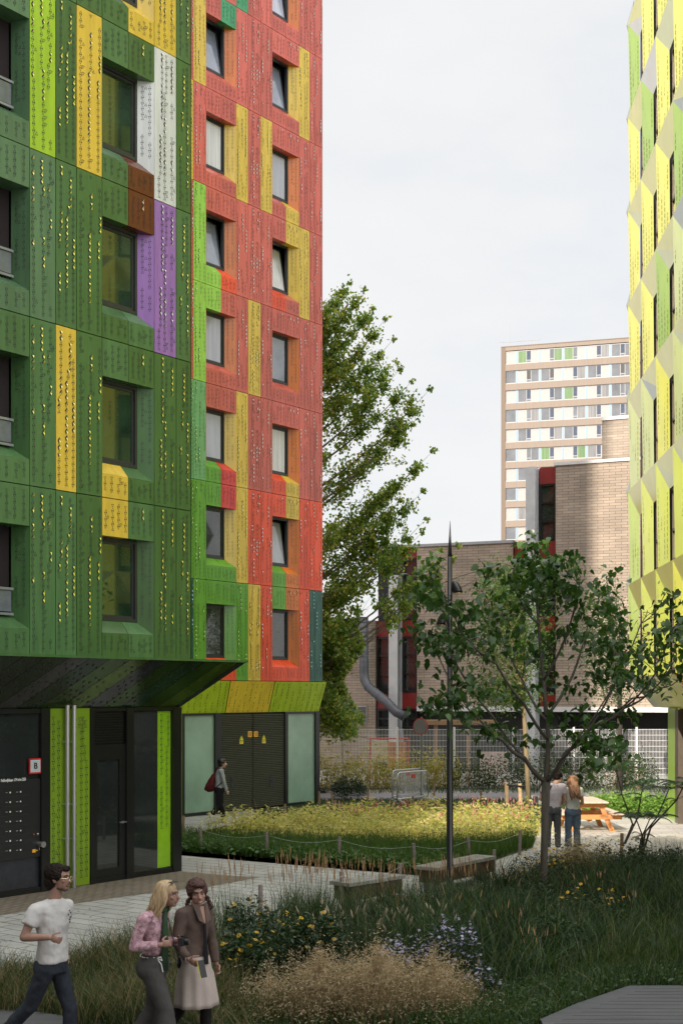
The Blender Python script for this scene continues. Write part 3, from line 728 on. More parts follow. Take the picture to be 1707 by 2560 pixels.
for x0, x1 in ((1640, 1647), (1660, 1668), (1674, 1680), (1690, 1694)):
    fr.box(yt(x0), yt(x1)+.02, -.78, -.48, 0, 3.0, bronze, YP)
for zz in (.0, 2.25, 2.9): fr.box(yt(1640), yt(1720), -.72, -.62, zz, zz+.1, bronze, YP)
fr.obj('storefront_frame', yb)
gl = MB(); gl.box(yt(1640), tb, -.70, -.68, .1, 2.9, glass_dk, YP); gl.obj('pane', yb)

# ------------------------------------------------------------------ brick school building
def brickmat(name, c, mort, bw=.46, rh=.118, bright=1.):
    m = bpy.data.materials.new(name); m.use_nodes = True; nt = m.node_tree; b = nt.nodes['Principled BSDF']; b.inputs['Roughness'].default_value = .9
    tc = nd(nt, 'ShaderNodeTexCoord'); mp = nd(nt, 'ShaderNodeMapping'); mp.inputs['Rotation'].default_value = (R(90), 0, 0)
    sep = nd(nt, 'ShaderNodeSeparateXYZ'); cmb = nd(nt, 'ShaderNodeCombineXYZ')
    nt.links.new(tc.outputs['Object'], sep.inputs[0]); nt.links.new(sep.outputs['X'], cmb.inputs['X']); nt.links.new(sep.outputs['Z'], cmb.inputs['Y'])
    br = nd(nt, 'ShaderNodeTexBrick', Scale=1.); br.inputs['Mortar Size'].default_value = .009; br.inputs['Brick Width'].default_value = bw; br.inputs['Row Height'].default_value = rh
    br.inputs['Color1'].default_value = (*[x*.86 for x in c], 1); br.inputs['Color2'].default_value = (*[x*1.1 for x in c], 1); br.inputs['Mortar'].default_value = (*mort, 1)
    nt.links.new(cmb.outputs[0], br.inputs['Vector'])
    n = nd(nt, 'ShaderNodeTexNoise', Scale=.7, Detail=6.); nt.links.new(tc.outputs['Object'], n.inputs['Vector'])
    mr = nd(nt, 'ShaderNodeMapRange'); mr.inputs['To Min'].default_value = .8; mr.inputs['To Max'].default_value = 1.15; mr.inputs['From Min'].default_value = .3; mr.inputs['From Max'].default_value = .7
    nt.links.new(n.outputs['Fac'], mr.inputs['Value'])
    mx = nd(nt, 'ShaderNodeMix', data_type='RGBA', blend_type='MULTIPLY'); mx.inputs['Factor'].default_value = 1
    nt.links.new(br.outputs['Color'], mx.inputs['A']); nt.links.new(mr.outputs[0], mx.inputs['B']); nt.links.new(mx.outputs['Result'], b.inputs['Base Color'])
    return m
bpale = brickmat('buff_brick', (.36, .29, .225), (.15, .12, .095))
bpale2 = brickmat('buff_brick_upper', (.33, .275, .22), (.19, .16, .125))
BP0 = (5.53, 58.0); BD = (.923, -.385); BN = (-.385, -.923)     # to the right (and nearer), outward
def bu(x):
    k = (x-CX)/F                  # X = kY
    return (BP0[0]-k*BP0[1])/(k*BD[1]-BD[0])
def BP(u, w, z): return (BP0[0]+BD[0]*u+BN[0]*w, BP0[1]+BD[1]*u+BN[1]*w, z)
def bz(x, y):
    p = BP(bu(x), 0, 0); return CH-(y-HY)*p[1]/F
bs = thing('school_building', 'buff brick school building with red panels and pale concrete fins behind the fence', 'building', (8, 60, 0))
wall = MB()
roofL = bz(1168, 1362); roofR = bz(1480, 1158); roofLL = bz(900, 1552)
wall.box(bu(560), bu(938), -8, 0, 0, roofLL, bpale, BP)
z0b = bz(1160, 1766)
wall.box(bu(1042), bu(1281), -8, 0, z0b, roofL, bpale, BP)
wall.box(bu(1388), bu(1900), -8, 0, z0b-.1, roofR, bpale, BP)
wall.box(bu(1456), bu(1900), -12, -4, roofR-.05, bz(1540, 1035)+.6, bpale2, BP)
wall.box(bu(938), bu(1388), -8, -.35, 0, roofL-.02, dark, BP)
wall.box(bu(1322), bu(1388), -8, -.36, roofL-.03, roofR-.02, dark, BP)
wall.box(bu(1042), bu(1900), -8, -1.4, 0, z0b-.02, dark, BP)
wall.obj('wall', bs)
conc = pm('fin_concrete', (.50, .51, .51), .8, var=.14, scale=2.)
trim = pm('roof_trim', (.33, .34, .35), .5, var=.08)
tr = MB()
tr.box(bu(935), bu(1283), -.3, .06, roofL-.0, roofL+.12, trim, BP); tr.obj('roof_trim', bs); tr = MB(); tr.box(bu(1384), bu(1900), -.3, .06, roofR, roofR+.13, pm('pale_trim', (.6, .6, .58), .5), BP)
tr.obj('roof_trim', bs); tr = MB(); tr.box(bu(1456)-.03, bu(1900), -4.2, -3.94, bz(1540, 1035)+.6, bz(1540, 1035)+.75, pm('pale_trim', (.6, .6, .58), .5), BP)
tr.obj('roof_trim', bs); tr = MB(); tr.box(bu(1042), bu(1900), -.2, .05, z0b-.22, z0b-.002, MATS['pale_trim'], BP)
tr.obj('base_beam', bs)
for a, b, yt_, nm in ((980, 1002, 1440, 0), (1320, 1343, 1171, 1)):
    f = MB(); f.box(bu(a), bu(b), -.34, .45, 0, bz((a+b)/2, yt_), conc, BP)
    f.box(bu(b)-.02, bu(b)+.0, .0, .44, 0.0, bz((a+b)/2, yt_)-.1, conc, BP)
    o = f.obj('fin', bs)
redm = pm('red_panel', (.20, .014, .012), .45, var=.1, scale=2)
gsch = pm('school_glass', (.03, .035, .035), .03, var=.6, scale=.9, spec=1., coat=.3)
def strip(x0, x1, segs):
    for ya, yb_, kind in segs:
        za, zb_ = bz((x0+x1)/2, yb_), bz((x0+x1)/2, ya)
        if kind == 'r':
            m = MB(); m.box(bu(x0), bu(x1), -.33, -.12, za+.01, zb_-.01, redm, BP); m.obj('red_spandrel', bs)
        else:
            m = MB()
            f = .09
            for q in ((x0, x1, za, za+f, 0), (x0, x1, zb_-f, zb_, 0)): m.box(bu(q[0]), bu(q[1]), -.32, -.1, q[2], q[3], blackframe, BP)
            m.box(bu(x0), bu(x0)+f, -.32, -.1, za+f, zb_-f, blackframe, BP); m.box(bu(x1)-f, bu(x1), -.32, -.1, za+f, zb_-f, blackframe, BP)
            o = m.obj('window', bs)
            n = 3 if kind == 'w3' else 2
            for i in range(1, n): mm = MB(); z = za+(zb_-za)*i/n; mm.box(bu(x0)+f, bu(x1)-f, -.3, -.14, z-.04, z+.04, blackframe, BP); mm.obj('transom', o)
            g = MB(); g.box(bu(x0)+f, bu(x1)-f, -.28, -.26, za+f, zb_-f, gsch, BP); g.obj('pane', o)
strip(940, 979, [(1553, 1592, 'r'), (1592, 1735, 'w3'), (1735, 1772, 'r'), (1772, 1822, 'w')])
strip(1003, 1041, [(1366, 1396, 'r'), (1396, 1549, 'w3'), (1549, 1591, 'r'), (1591, 1731, 'w3'), (1731, 1772, 'r'), (1772, 1822, 'w')])
strip(1283, 1319, [(1358, 1394, 'r'), (1394, 1550, 'w3'), (1550, 1590, 'r'), (1590, 1735, 'w3'), (1735, 1775, 'r')])
strip(1346, 1386, [(1167, 1209, 'r'), (1209, 1351, 'w3'), (1351, 1396, 'r'), (1396, 1540, 'w3'), (1540, 1580, 'r'), (1580, 1735, 'w3'), (1735, 1775, 'r')])
hol = MB()
for x, y in ((1048, 1527), (1182, 1523), (1051, 1704), (1105, 1703), (1206, 1522)):
    u, z = bu(x), bz(x, y); hol.box(u-.06, u+.06, .001, .012, z-.07, z+.07, cut, BP)
hol.obj('vent_hole', bs)
lou = MB(); lou.box(bu(869), bu(918), .002, .05, bz(893, 1808), bz(893, 1765), pm('louvre_frame', (.35, .34, .32), .6), BP)
for i in range(12):
    z = bz(893, 1806)+i*(bz(893, 1767)-bz(893, 1806))/12
    for a, b in ((872, 893), (895, 916)): lou.box(bu(a), bu(b), .05, .056, z+.008, z+.045, cut, BP)
lou.obj('louvre', bs)
# big galvanised ventilation duct
galv = pm('galvanised', (.085, .09, .10), .5, .2, var=.2, scale=3)
dct = thing('ventilation_duct', 'bent galvanised ventilation duct on the brick wall', 'duct', BP(bu(920), .5, 0))
def bpx(x, y, w): return BP(bu(x), w, bz(x, y))
dm = MB(); path = [bpx(919, 1545, .5), bpx(920, 1680, .5), bpx(923, 1700, .55), bpx(934, 1717, .7), bpx(985, 1756, .9), bpx(1010, 1780, 1.), bpx(1029, 1790, 1.)]
dm.tube(path, .21, galv, 20); dm.obj('pipe', dct, smooth=True)
dr_ = MB()
for i in range(len(path)-1):
    a, b = Vector(path[i]), Vector(path[i+1]); n = max(1, int((b-a).length/.22))
    for j in range(n):
        p = a+(b-a)*(j/n); d = (b-a).normalized()*.012; dr_.tube([p-d, p+d], .217, galv, 20)
for q in (path[-1],): dr_.tube([Vector(q)+Vector((-.02, 0, .01)), Vector(q)+Vector((.03, 0, -.012))], .235, galv, 20)
dr_.obj('seam_rings', dct)
# posts, goal and benches of the playground behind the fence
wood = pm('timber', (.34, .22, .13), .8, var=.2, scale=4, stretch=(6, 6, .6))
for i, (x, ya, yb_, nm) in enumerate(((1089, 1810, 1925, 'wooden playground post behind the fence, left of the lamp post'), (1170, 1825, 1945, 'wooden playground post behind the fence, right of the lamp post'))):
    m = MB(); p = at(x, yb_, 50.5); m.box(p[0]-.07, p[0]+.07, 50.4, 50.6, 0, at(x, ya, 50.5)[2], wood); tag(m.obj('wooden_post'), nm, 'post')
m = MB(); p = at(1060, 1800, 51); q = at(1240, 1800, 50)
m.box(p[0], q[0], 50.3, 50.9, at(1100, 1812, 50.5)[2], at(1100, 1800, 50.5)[2], wood); tag(m.obj('timber_beam'), 'brown timber beam resting on two posts behind the fence', 'beam')
redp = pm('red_paint', (.5, .04, .03), .5)
m = MB(); a, b = at(925, 1846, 49.8), at(1021, 1846, 49.8)
m.tube([(a[0], 49.8, 0), a], .03, redp, 8); m.tube([(b[0], 49.8, 0), b], .03, redp, 8); m.tube([a, b], .03, redp, 8)
m.tube([(a[0], 50.8, 0), a], .02, redp, 6); m.tube([(b[0], 50.8, 0), b], .02, redp, 6)
tag(m.obj('goal_frame'), 'red metal goal frame behind the mesh fence', 'goal')
m = MB()
for x0, x1, y0, y1, mt in ((930, 968, 1850, 1905, pm('mural_cream', (.55, .47, .3), .8, var=.3)), (968, 1015, 1855, 1925, pm('mural_orange', (.5, .22, .08), .8, var=.5, scale=2)), (1200, 1270, 1880, 1935, pm('mural_pink', (.55, .42, .38), .8, var=.2))):
    a, b = at(x0, y1, 52), at(x1, y0, 52); m.box(a[0], b[0], 52, 52.12, max(0, a[2]), b[2], mt)
tag(m.obj('painted_board'), 'row of painted boards leaning behind the mesh fence', 'board')

# ------------------------------------------------------------------ far tower block
FP0 = ((1252-CX)*186/F, 186.0); FD = (.959, -.281); FN = (-.281, -.959)
def fu(x):
    k = (x-CX)/F; return (FP0[0]-k*FP0[1])/(k*FD[1]-FD[0])
def FPt(u, w, z): return (FP0[0]+FD[0]*u+FN[0]*w, FP0[1]+FD[1]*u+FN[1]*w, z)
fz = lambda y: CH-(y-HY)*186/F
ft = thing('tower_block', 'far beige tower block with ribbon windows and blue mullions', 'building', (25, 190, 0))
beige = pm('ribbed_beige', (.225, .178, .142), .85, var=.08, scale=3., stretch=(3, 3, .1))
beige_d = pm('beige_pier', (.16, .118, .088), .85, var=.06)
fw_ = pm('white_frame', (.31, .31, .31), .5, var=.03); blue = pm('pale_blue', (.18, .26, .34), .5, var=.05); blind = pm('white_blind', (.315, .298, .285), .7, var=.06, scale=3)
fg = [pm('far_glass_grey', (.125, .13, .14), .1, var=.3, scale=.4), pm('far_glass_curtain', (.17, .165, .165), .2, var=.4, scale=2., stretch=(4, 4, .1)), pm('far_glass_green', (.11, .18, .075), .2, var=.4, scale=2, stretch=(5, 5, .1)), pm('far_glass_dark', (.05, .06, .09), .1, var=.3), pm('far_glass_black', (.012, .01, .01), .5)]
wl = MB(); ue_ = fu(1800); zt_ = fz(869)
wl.box(0, ue_, -14, -.3, 0, zt_, beige, FPt)
wl.box(0, fu(1263), -.3, .0, 0, zt_, beige_d, FPt); wl.box(fu(1263), ue_, -.3, .0, fz(878), zt_, beige, FPt)
wl.box(-.02, ue_, -.32, .03, zt_, zt_+.12, beige_d, FPt)
pit = 48.75*186/F; bh = 33*186/F
tops = [fz(879.5)-pit*i for i in range(17)]
for z in tops: wl.box(fu(1263), ue_, -.3, .0, max(0, z-pit), z-bh, beige, FPt)
wl.obj('wall', ft)
r = random.Random(21)
bw = fu(1321.5)-fu(1263.5); cells = []
b0 = fu(1265)
x_blue = [1291, 1348.5, 1406.5, 1464.5, 1523]
ub = [fu(x) for x in x_blue]
step = ub[1]-ub[0]
edges = [ub[0]-step]+[ub[0]+step*i for i in range(9)]
GREENS = {(0, 0): 'r', (0, 1): 'l', (0, 2): 'r', (2, 2): 'r', (5, 1): 'r', (5, 2): 'l'}
for i, zt in enumerate(tops[:12]):
    zb = zt-bh
    for j in range(6):
        a0 = max(edges[j], fu(1263)+.02); b0 = edges[j+1]; a = max(edges[j]+.13, fu(1263)+.04); b = b0-.13
        if i > 5 and j > 1: break
        rib = MB(); pn = MB()
        rib.box(a0, b0-.002, -.22, -.15, zb, zb+.16, fw_, FPt); rib.box(a0, b0-.002, -.22, -.15, zt-.1, zt-.002, fw_, FPt)
        rib.box(b0-.13, b0+.13, -.24, -.12, zb+.02, zt-.01, blue, FPt)
        if j == 0:                # narrow first bay: one light
            m = blind if (i % 2 == 0 and i < 7) or i in (6, 8) else fg[0]
            pn.box(a, b-.06, -.2, -.18, zb+.16, zt-.1, m, FPt); rib.box(b-.06, b, -.22, -.16, zb+.16, zt-.1, fw_, FPt)
        else:
            L = b-a; flip = (i+j) % 2 == 0
            c1, c2 = (a+L*.40, a+L*.61)
            for q in (a, c1, c2, b-.07): rib.box(q, q+.07, -.22, -.16, zb+.16, zt-.1, fw_, FPt)
            gsel = fg[2] if (i, j-1) in GREENS else r.choice([fg[0], fg[0], fg[1]])
            lm_, rm_ = (blind, gsel) if flip else (gsel, blind)
            if j >= 5: lm_, rm_ = fg[0], fg[0]
            pn.box(a+.07, c1, -.2, -.18, zb+.16, zt-.1, lm_, FPt); pn.box(c2+.07, b-.07, -.2, -.18, zb+.16, zt-.1, rm_, FPt)
            pn.box(c1+.07, c2, -.2, -.18, zb+.5, zt-.1, r.choice([fg[3], fg[3], fg[3], fg[0], fg[4]]), FPt)
            rib.box(c1+.07, c2, -.21, -.17, zb+.42, zb+.5, fw_, FPt); pn.box(c1+.07, c2, -.2, -.18, zb+.16, zb+.42, fg[0], FPt)
        ro = rib.obj('window', ft); pn.obj('pane', ro)
ant = MB(); za = zt_+1.2
m_ = pm('antenna_grey', (.25, .25, .25), .6)
ant.box(-.6, fu(1346), -2, -1.93, za, za+.07, m_, FPt)
for x in (1250, 1268, 1293, 1330): ant.box(fu(x), fu(x)+.06, -1.95, -1.9, zt_-.5 if x > 1252 else za-.7, za+(2.6 if x == 1268 else .7), m_, FPt)
ant.obj('antenna_rail', ft)
ch = MB(); ch.box(fu(1567), fu(1579), -6, -3, zt_, zt_+.75, beige_d, FPt); ch.obj('roof_vent', ft)

# ------------------------------------------------------------------ unseen block added behind the camera, sized to shade the foreground and towers
nb = MB(); nbm = pm('shade_block_brown', (.34, .28, .24), .85, var=.2)
nb.box(-14.8, 8, -14, -8, 0, 23.9, nbm); nb.box(-42, -14.8, -14, -8, 0, 62, nbm)
nbo = nb.obj('shade_block'); tag(nbo, 'tall brown unseen block added behind the camera for its shade', 'building')
# ------------------------------------------------------------------ street furniture
steel_l = pm('galvanised_light', (.52, .53, .54), .4, .5, var=.08)
fence_m = pm('fence_coating', (.80, .80, .80), .5, .0, var=.05)
FYv = 48.0; sF = F/FYv
fence = thing('mesh_fence', 'pale galvanised welded mesh fence in front of the school building', 'fence', (at(1100, 1735, FYv)[0], FYv, 0))
px_posts = [717, 855, 993, 1135, 1282, 1433, 1590, 1735]
for x in px_posts:
    m = MB(); X = (x-CX)/sF; m.box(X-.035, X+.035, FYv-.03, FYv+.03, 0, 2.2, fence_m); m.obj('post', fence)
for a, b in zip(px_posts[:-1], px_posts[1:]):
    m = MB(); xa, xb = (a-CX)/sF+.04, (b-CX)/sF-.04
    n = int((xb-xa)/.052)
    for i in range(n+1):
        x = xa+(xb-xa)*i/n; m.box(x-.0045, x+.0045, FYv-.045, FYv-.036, .05, 2.13, fence_m)
    for z in np.arange(.08, 2.13, .203): m.box(xa, xb, FYv-.056, FYv-.046, z-.0065, z+.0065, fence_m)
    m.obj('mesh_panel', fence)
# lamp post
black = pm('black_lacquer', (.012, .012, .014), .28, .0, var=.15, spec=.6)
LX, LY = at(1124, 1735, 21.75)[0], 21.75
lamp = thing('street_lamp', 'slender black lamp post with a needle tip rising from the planting', 'street lamp', (LX, LY, 0))
m = MB(); zt = at(1124, 1302, LY)[2]
zj = at(1124, 1392, LY)[2]
m.tube([(LX, LY, 0), (LX, LY, .5), (LX, LY, .52), (LX, LY, zj)], [.066, .064, .058, .040], black, 18); m.tube([(LX, LY, zj), (LX+.004, LY, zt)], [.037, .003], black, 14); m.obj('pole', lamp, smooth=True)
bounce_tint = pm('lamp_sun_bounce', (.75, .52, .22), .3, .6, var=.05)  # warm colour painted for sun bounced under the head, no lit bulb
for dx, dy, yb, lab in ((.13, -.02, 1482, 0), (-.15, -.05, 1562, 1), (-.16, .08, 1512, 2), (.05, .15, 1535, 3)):
    h = MB(); z = at(1124, yb, LY)[2]; c = Vector((LX+dx, LY+dy, z))
    out_ = Vector((dx, dy, 0)).normalized(); sd = Vector((-out_.y, out_.x, 0))
    rs = []
    for t, rr in ((0, .078), (.03, .08), (.08, .076), (.13, .064), (.17, .046), (.195, .02), (.2, .004)):
        rs.append((c+Vector((0, 0, t))-out_*(t*.25), out_*rr*1.05, sd*rr))
    h.rings(rs, black, 18); ho = h.obj('lamp_head', lamp, smooth=True)
    g = MB(); g.tube([c+Vector((0, 0, -.012)), c+Vector((0, 0, .002))], .07, bounce_tint, 16); g.obj('reflector', ho)
    g = MB(); g.tube([c+Vector((0, 0, .12))-out_*.04, Vector((LX, LY, z+.12))], .014, black, 8); g.obj('bracket', ho)
# benches
bw_top = pm('weathered_timber', (.26, .25, .22), .8, var=.25, scale=5, stretch=(1, 1, 1), bump=.3); bw_side = pm('dark_timber', (.075, .040, .022), .7, var=.25, scale=4)
benchc = pm('bench_foot', (.22, .22, .21), .8)
def bench(A, B, label):
    A = Vector((*A, 0)); B = Vector((*B, 0)); d = (B-A).normalized(); L = (B-A).length; n = Vector((-d.y, d.x, 0)); 
    def Q(u, v, z): p = A+d*u+n*v; return (p.x, p.y, z)
    t = thing('timber_bench', label, 'bench', tuple(A), 'timber benches along the path')
    m = MB()
    for i in range(3): m.box(0, L, .005+i*.15, .148+i*.15, .385, .445, bw_top, Q)
    m.obj('seat', t, bevel=.006)
    m = MB(); m.box(.07, L-.03, .035, .055, .16, .384, bw_side, Q); m.box(.07, .10, .056, .41, .16, .384, bw_side, Q); m.box(L-.06, L-.03, .056, .41, .16, .384, bw_side, Q); m.box(.1, L-.06, .39, .41, .16, .384, bw_side, Q); m.obj('fascia', t)
    for u in (.14, L-.22):
        m = MB(); m.box(u, u+.1, .08, .36, 0, .16, benchc, Q); m.obj('leg', t)
    return t
bench((.13, 20.6), (1.03, 21.55), 'weathered timber bench left of the lamp post')
bench((1.62, 22.45), (2.83, 24.1), 'weathered timber bench partly behind the lamp post')
# picnic table
pw = pm('orange_pine', (.62, .27, .095), .6, var=.14, scale=3., stretch=(8, 1, 8)); pt = pm('sunlit_pine', (.62, .50, .40), .7, var=.12, scale=5, stretch=(8, .6, 1))  # paler pine for top and seats has sunlight put into its colour
bolt = pm('bolt_zinc', (.6, .6, .6), .4, .6)
TX, TY = 6.13, 33.2; tr_ = R(2.)
tbl = thing('picnic_table', 'orange timber picnic table with attached benches on the sunlit terrace', 'picnic table', (TX, TY, 0))
def TQ(x, y, z): return (TX+x*math.cos(tr_)-y*math.sin(tr_), TY+x*math.sin(tr_)+y*math.cos(tr_), z)
m = MB()
for i in range(5): m.box(-.385+i*.155, -.385+i*.155+.15, -.85, .85, .715, .755, pt, TQ)
m.obj('table_top', tbl, bevel=.005)
for s in (-1, 1):
    m = MB()
    for i in range(2): x0 = s*.62+(i-1)*.15; m.box(x0, x0+.145, -.85, .85, .425, .465, pt, TQ)
    m.obj('bench_seat', tbl, bevel=.005)
for y in (-.62, .62):
    m = MB()
    m.box(-.37, .37, y-.045, y-.002, .60, .714, pw, TQ); m.box(-.76, .76, y-.045, y-.002, .305, .424, pw, TQ)
    for x in (.3, -.3, .33, -.33): m.tube([TQ(x, y-.046, .66+(.02 if abs(x) > .31 else -.02)), TQ(x, y-.056, .66)], .014, bolt, 8)
    for x in (.38, .52, -.38, -.52): m.tube([TQ(x, y-.046, .37), TQ(x, y-.056, .37)], .014, bolt, 8)
    m.obj('cross_beam', tbl)
    for s in (-1, 1):
        m = MB(); m.prism([TQ(s*.16, y, .714), TQ(s*.28, y, .714), TQ(s*.60, y, 0), TQ(s*.47, y, 0)], Vector(TQ(0, y+.045, 0))-Vector(TQ(0, y, 0)), pw); m.obj('leg', tbl)
m = MB(); m.box(-.03, .03, -.6, .6, .24, .30, pw, TQ); m.obj('stretcher', tbl)
# crowd barriers
def barrier(pa, pb, label, h=.98):
    a = Vector((*G(*pa), 0)); b = Vector((*G(*pb), 0)); d = (b-a).normalized(); L = (b-a).length; n = Vector((-d.y, d.x, 0))
    t = thing('crowd_barrier', label, 'barrier', tuple(a), 'steel crowd barriers on the lawn')
    Q = lambda u, v, z: a+d*u+n*v+Vector((0, 0, z))
    m = MB(); m.tube([Q(0, 0, .12), Q(0, 0, h-.12), Q(.04, 0, h-.03), Q(.12, 0, h), Q(L-.12, 0, h), Q(L-.04, 0, h-.03), Q(L, 0, h-.12), Q(L, 0, .12)], .019, steel_l, 8); m.tube([Q(0, 0, .17), Q(L, 0, .17)], .019, steel_l, 8); m.obj('frame', t, smooth=True)
    m = MB()
    for i in range(1, 20): u = L*i/20; m.tube([Q(u, 0, .17), Q(u, 0, h)], .008, steel_l, 6)
    m.obj('bars', t)
    for u in (.05, L-.05):
        m = MB(); m.tube([Q(u, -.32, .02), Q(u, -.2, .09), Q(u, 0, .13), Q(u, .2, .09), Q(u, .32, .02)], .015, steel_l, 8); m.obj('foot', t, smooth=True)
    m = MB(); p = Q(L*.5, 0, h-.14); m.box(-.09, .09, -.012, .012, -.06, .06, redp, lambda x, y, z: tuple(p+d*x+n*(y-.02)+Vector((0, 0, z)))); m.obj('tag_plate', t)
barrier((993, 2012), (1069, 2003), 'front steel crowd barrier of the pair on the lawn')
barrier((981, 2004), (1055, 1995), 'rear steel crowd barrier standing behind its twin on the lawn')
# round sign seen from behind
SX_, SY_ = at(1053, 1735, 43.0)[0], 43.0
rs_ = thing('round_traffic_sign', 'round grey sign with red rim on a thin post before the mesh fence', 'traffic sign', (SX_, SY_, 0))
m = MB(); m.tube([(SX_, SY_, 0), (SX_, SY_, at(0, 1792, 43)[2])], .03, pm('post_greygreen', (.16, .19, .17), .5, .2), 10); m.obj('post', rs_)
zc = at(0, 1816, 43)[2]; nrm = Vector((-.5, -.86, 0)).normalized()
m = MB(); c = Vector((SX_, SY_, zc))+nrm*.05; m.tube([c, c+nrm*.018], .255, pm('sign_back_grey', (.20, .20, .19), .5), 28); m.obj('disc', rs_)
m = MB(); m.tube([c-nrm*.004, c+nrm*.022], .27, redp, 28); m.tube([c+nrm*.022, c+nrm*.03], .245, MATS['sign_back_grey'], 28); m.obj('rim', rs_)
# marker pegs with rope
pegm = pm('peg_wood', (.27, .185, .12), .85, var=.25, scale=8); pegl = pm('peg_wood_grey', (.24, .20, .18), .85, var=.25, scale=8)
PEGS = [(457, 2040, 0), (586, 2021, 0), (713, 2010, 0), (819, 1998, 0), (836, 2001, 0), (943, 2000, 0), (1032, 1990, 0), (503, 2068, 1), (668, 2081, 1), (847, 2092, 1), (1038, 2108, 1), (1173, 2093, 1), (1298, 2076, 1), (1234, 2124, 1), (1552, 2083, 0), (798, 1979, 0), (831, 1979, 0), (919, 1970, 0), (1085, 1957, 0), (1203, 1976, 0), (1001, 2158, 1), (652, 2212, 1), (857, 2180, 1)]
lab_near = ['by the inner tower corner', 'behind the flower bed left of the louvre doors', 'below the louvre doors', 'left of a close pair behind the bed', 'right of a close pair behind the bed', 'in front of the crowd barrier foot', 'in front of the crowd barrier middle', 'at the left tip of the flower bed', 'at the front of the bed below the walker', 'at the front of the bed left of the benches', 'leaning in front of the bed beside the lamp post', 'right of the lamp post in the bed', 'beside the thin tree trunk in the bed', 'at the far end of the second bench', 'on the terrace edge right of the picnic table', 'on the lawn beside the tower corner', 'second on the lawn beside the tower corner', 'behind the dark shrub', 'dark one right of the crowd barrier', 'on the lawn near the tree stakes', 'behind the right end of the first bench', 'among the reeds left of the benches', 'among the reeds behind the first bench']
peg_pts = []
pm0 = None
for i, (x, y, g) in enumerate(PEGS):
    h = .52 if i < 15 else (.6 if i >= 20 else .45)
    Y = (CH-h)*F/(y-HY); X = (x-CX)*Y/F
    if i == 0 or (i == 7):
        m = MB(); m.tube([(0, 0, 0), (0, 0, 1)], .035, pegl if g else pegm, 10)
        src = m.obj('marker_peg'); o = src; pm0 = pm0 or {}; pm0[g] = src
    else:
        o = pm0[g].copy(); col.objects.link(o)
    o.location = (X, Y, 0); o.scale = (1, 1, h); o.rotation_euler = (rnd.uniform(-.05, .05), rnd.uniform(-.06, .06)+(.09 if i == 10 else 0), rnd.random()*6)
    tag(o, 'short wooden marker peg '+lab_near[i], 'peg', 'wooden marker pegs round the planting beds')
    peg_pts.append(Vector((X, Y, h-.06)))
ropem = pm('rope', (.42, .45, .40), .8)
def rope(idx, label):
    m = MB()
    for a, b in zip(idx[:-1], idx[1:]):
        p, q = peg_pts[a], peg_pts[b]; n = 10
        m.tube([p+(q-p)*(i/n)-Vector((0, 0, .10*math.sin(math.pi*i/n)-.0*i)) for i in range(n+1)], .0035, ropem, 6)
    tag(m.obj('rope', smooth=True), label, 'rope')
rope([0, 1, 2, 4, 5, 6], 'pale sagging rope strung along the pegs behind the flower bed')
rope([7, 8, 9, 10, 11, 12], 'thin rope strung along the pegs in front of the flower bed')
rope([21, 22, 20], 'thin rope between the pegs among the reeds')
stk = pm('stake_pine', (.48, .34, .19), .75, var=.2, scale=5)
for x, yt_, yb_, lb in ((1267, 1956, 2011, 'left'), (1301, 1959, 2016, 'right')):
    Y = 11220/(yb_-HY); m = MB(); X = (x-CX)*Y/F; m.tube([(X, Y, 0), (X-.03, Y, CH-(yt_-HY)*Y/F)], .062, stk, 14)
    tag(m.obj('tree_stake'), 'round pine tree stake, %s one of the pair beside the young tree' % lb, 'stake', 'tree stakes')
m = MB(); p = at(1267, 1962, 40.4); q = at(1301, 1966, 39.8); q2 = at(1322, 1963, 39.4)
m.tube([p, q, q2], .03, black, 6); tag(m.obj('tree_tie'), 'black rubber strap tying the young tree to its stakes', 'strap')
m = MB(); p = G(1340, 2012); m.box(p[0]-.3, p[0]+.25, p[1]-.2, p[1]+.2, 0, .28, pm('kerb_concrete', (.25, .26, .26), .8)); tag(m.obj('concrete_block', bevel=.02), 'low grey concrete block behind the flower bed', 'block')
m = MB(); p = G(782, 1983); m.box(p[0]-.45, p[0]+.45, p[1]-.1, p[1]+.1, 0, .1, dark); tag(m.obj('timber_sleeper'), 'dark low sleeper lying beside the tower corner', 'sleeper')
# ------------------------------------------------------------------ people
def organic(mb, name, parent, voxel, mat, iters=6, fold=0., fscale=.12):
    o = mb.obj(name)
    r_ = o.modifiers.new('Remesh', 'REMESH'); r_.mode = 'VOXEL'; r_.voxel_size = voxel
    s_ = o.modifiers.new('Smooth', 'SMOOTH'); s_.factor = .5; s_.iterations = iters
    if fold:
        tx = bpy.data.textures.new(name+'_folds', 'CLOUDS'); tx.noise_scale = fscale
        d = o.modifiers.new('Displace', 'DISPLACE'); d.texture = tx; d.strength = fold; d.texture_coords = 'GLOBAL'; d.mid_level = .32
    dg = bpy.context.evaluated_depsgraph_get()
    me = bpy.data.meshes.new_from_object(o.evaluated_get(dg)); me.name = name
    old = o.data; o.modifiers.clear(); o.data = me; bpy.data.meshes.remove(old)
    me.materials.clear(); me.materials.append(mat)
    me.polygons.foreach_set('material_index', [0]*len(me.polygons)); me.polygons.foreach_set('use_smooth', [True]*len(me.polygons))
    o.parent = parent; o.matrix_parent_inverse = Matrix.Translation(-parent.location)
    return o
def limb(mb, pts, rad, m, n=12):
    mb.tube(pts, rad, m, n)
    for p, r_ in zip(pts, rad): mb.ell(p, (r_,)*3, m, 10, 7)
def clothmat(name, c, var=.1, scale=18, rough=.85, hue=None, bump=.15): return pm(name, c, rough, var=var, scale=scale, bump=bump, bscale=90, hue=hue, spec=.2)
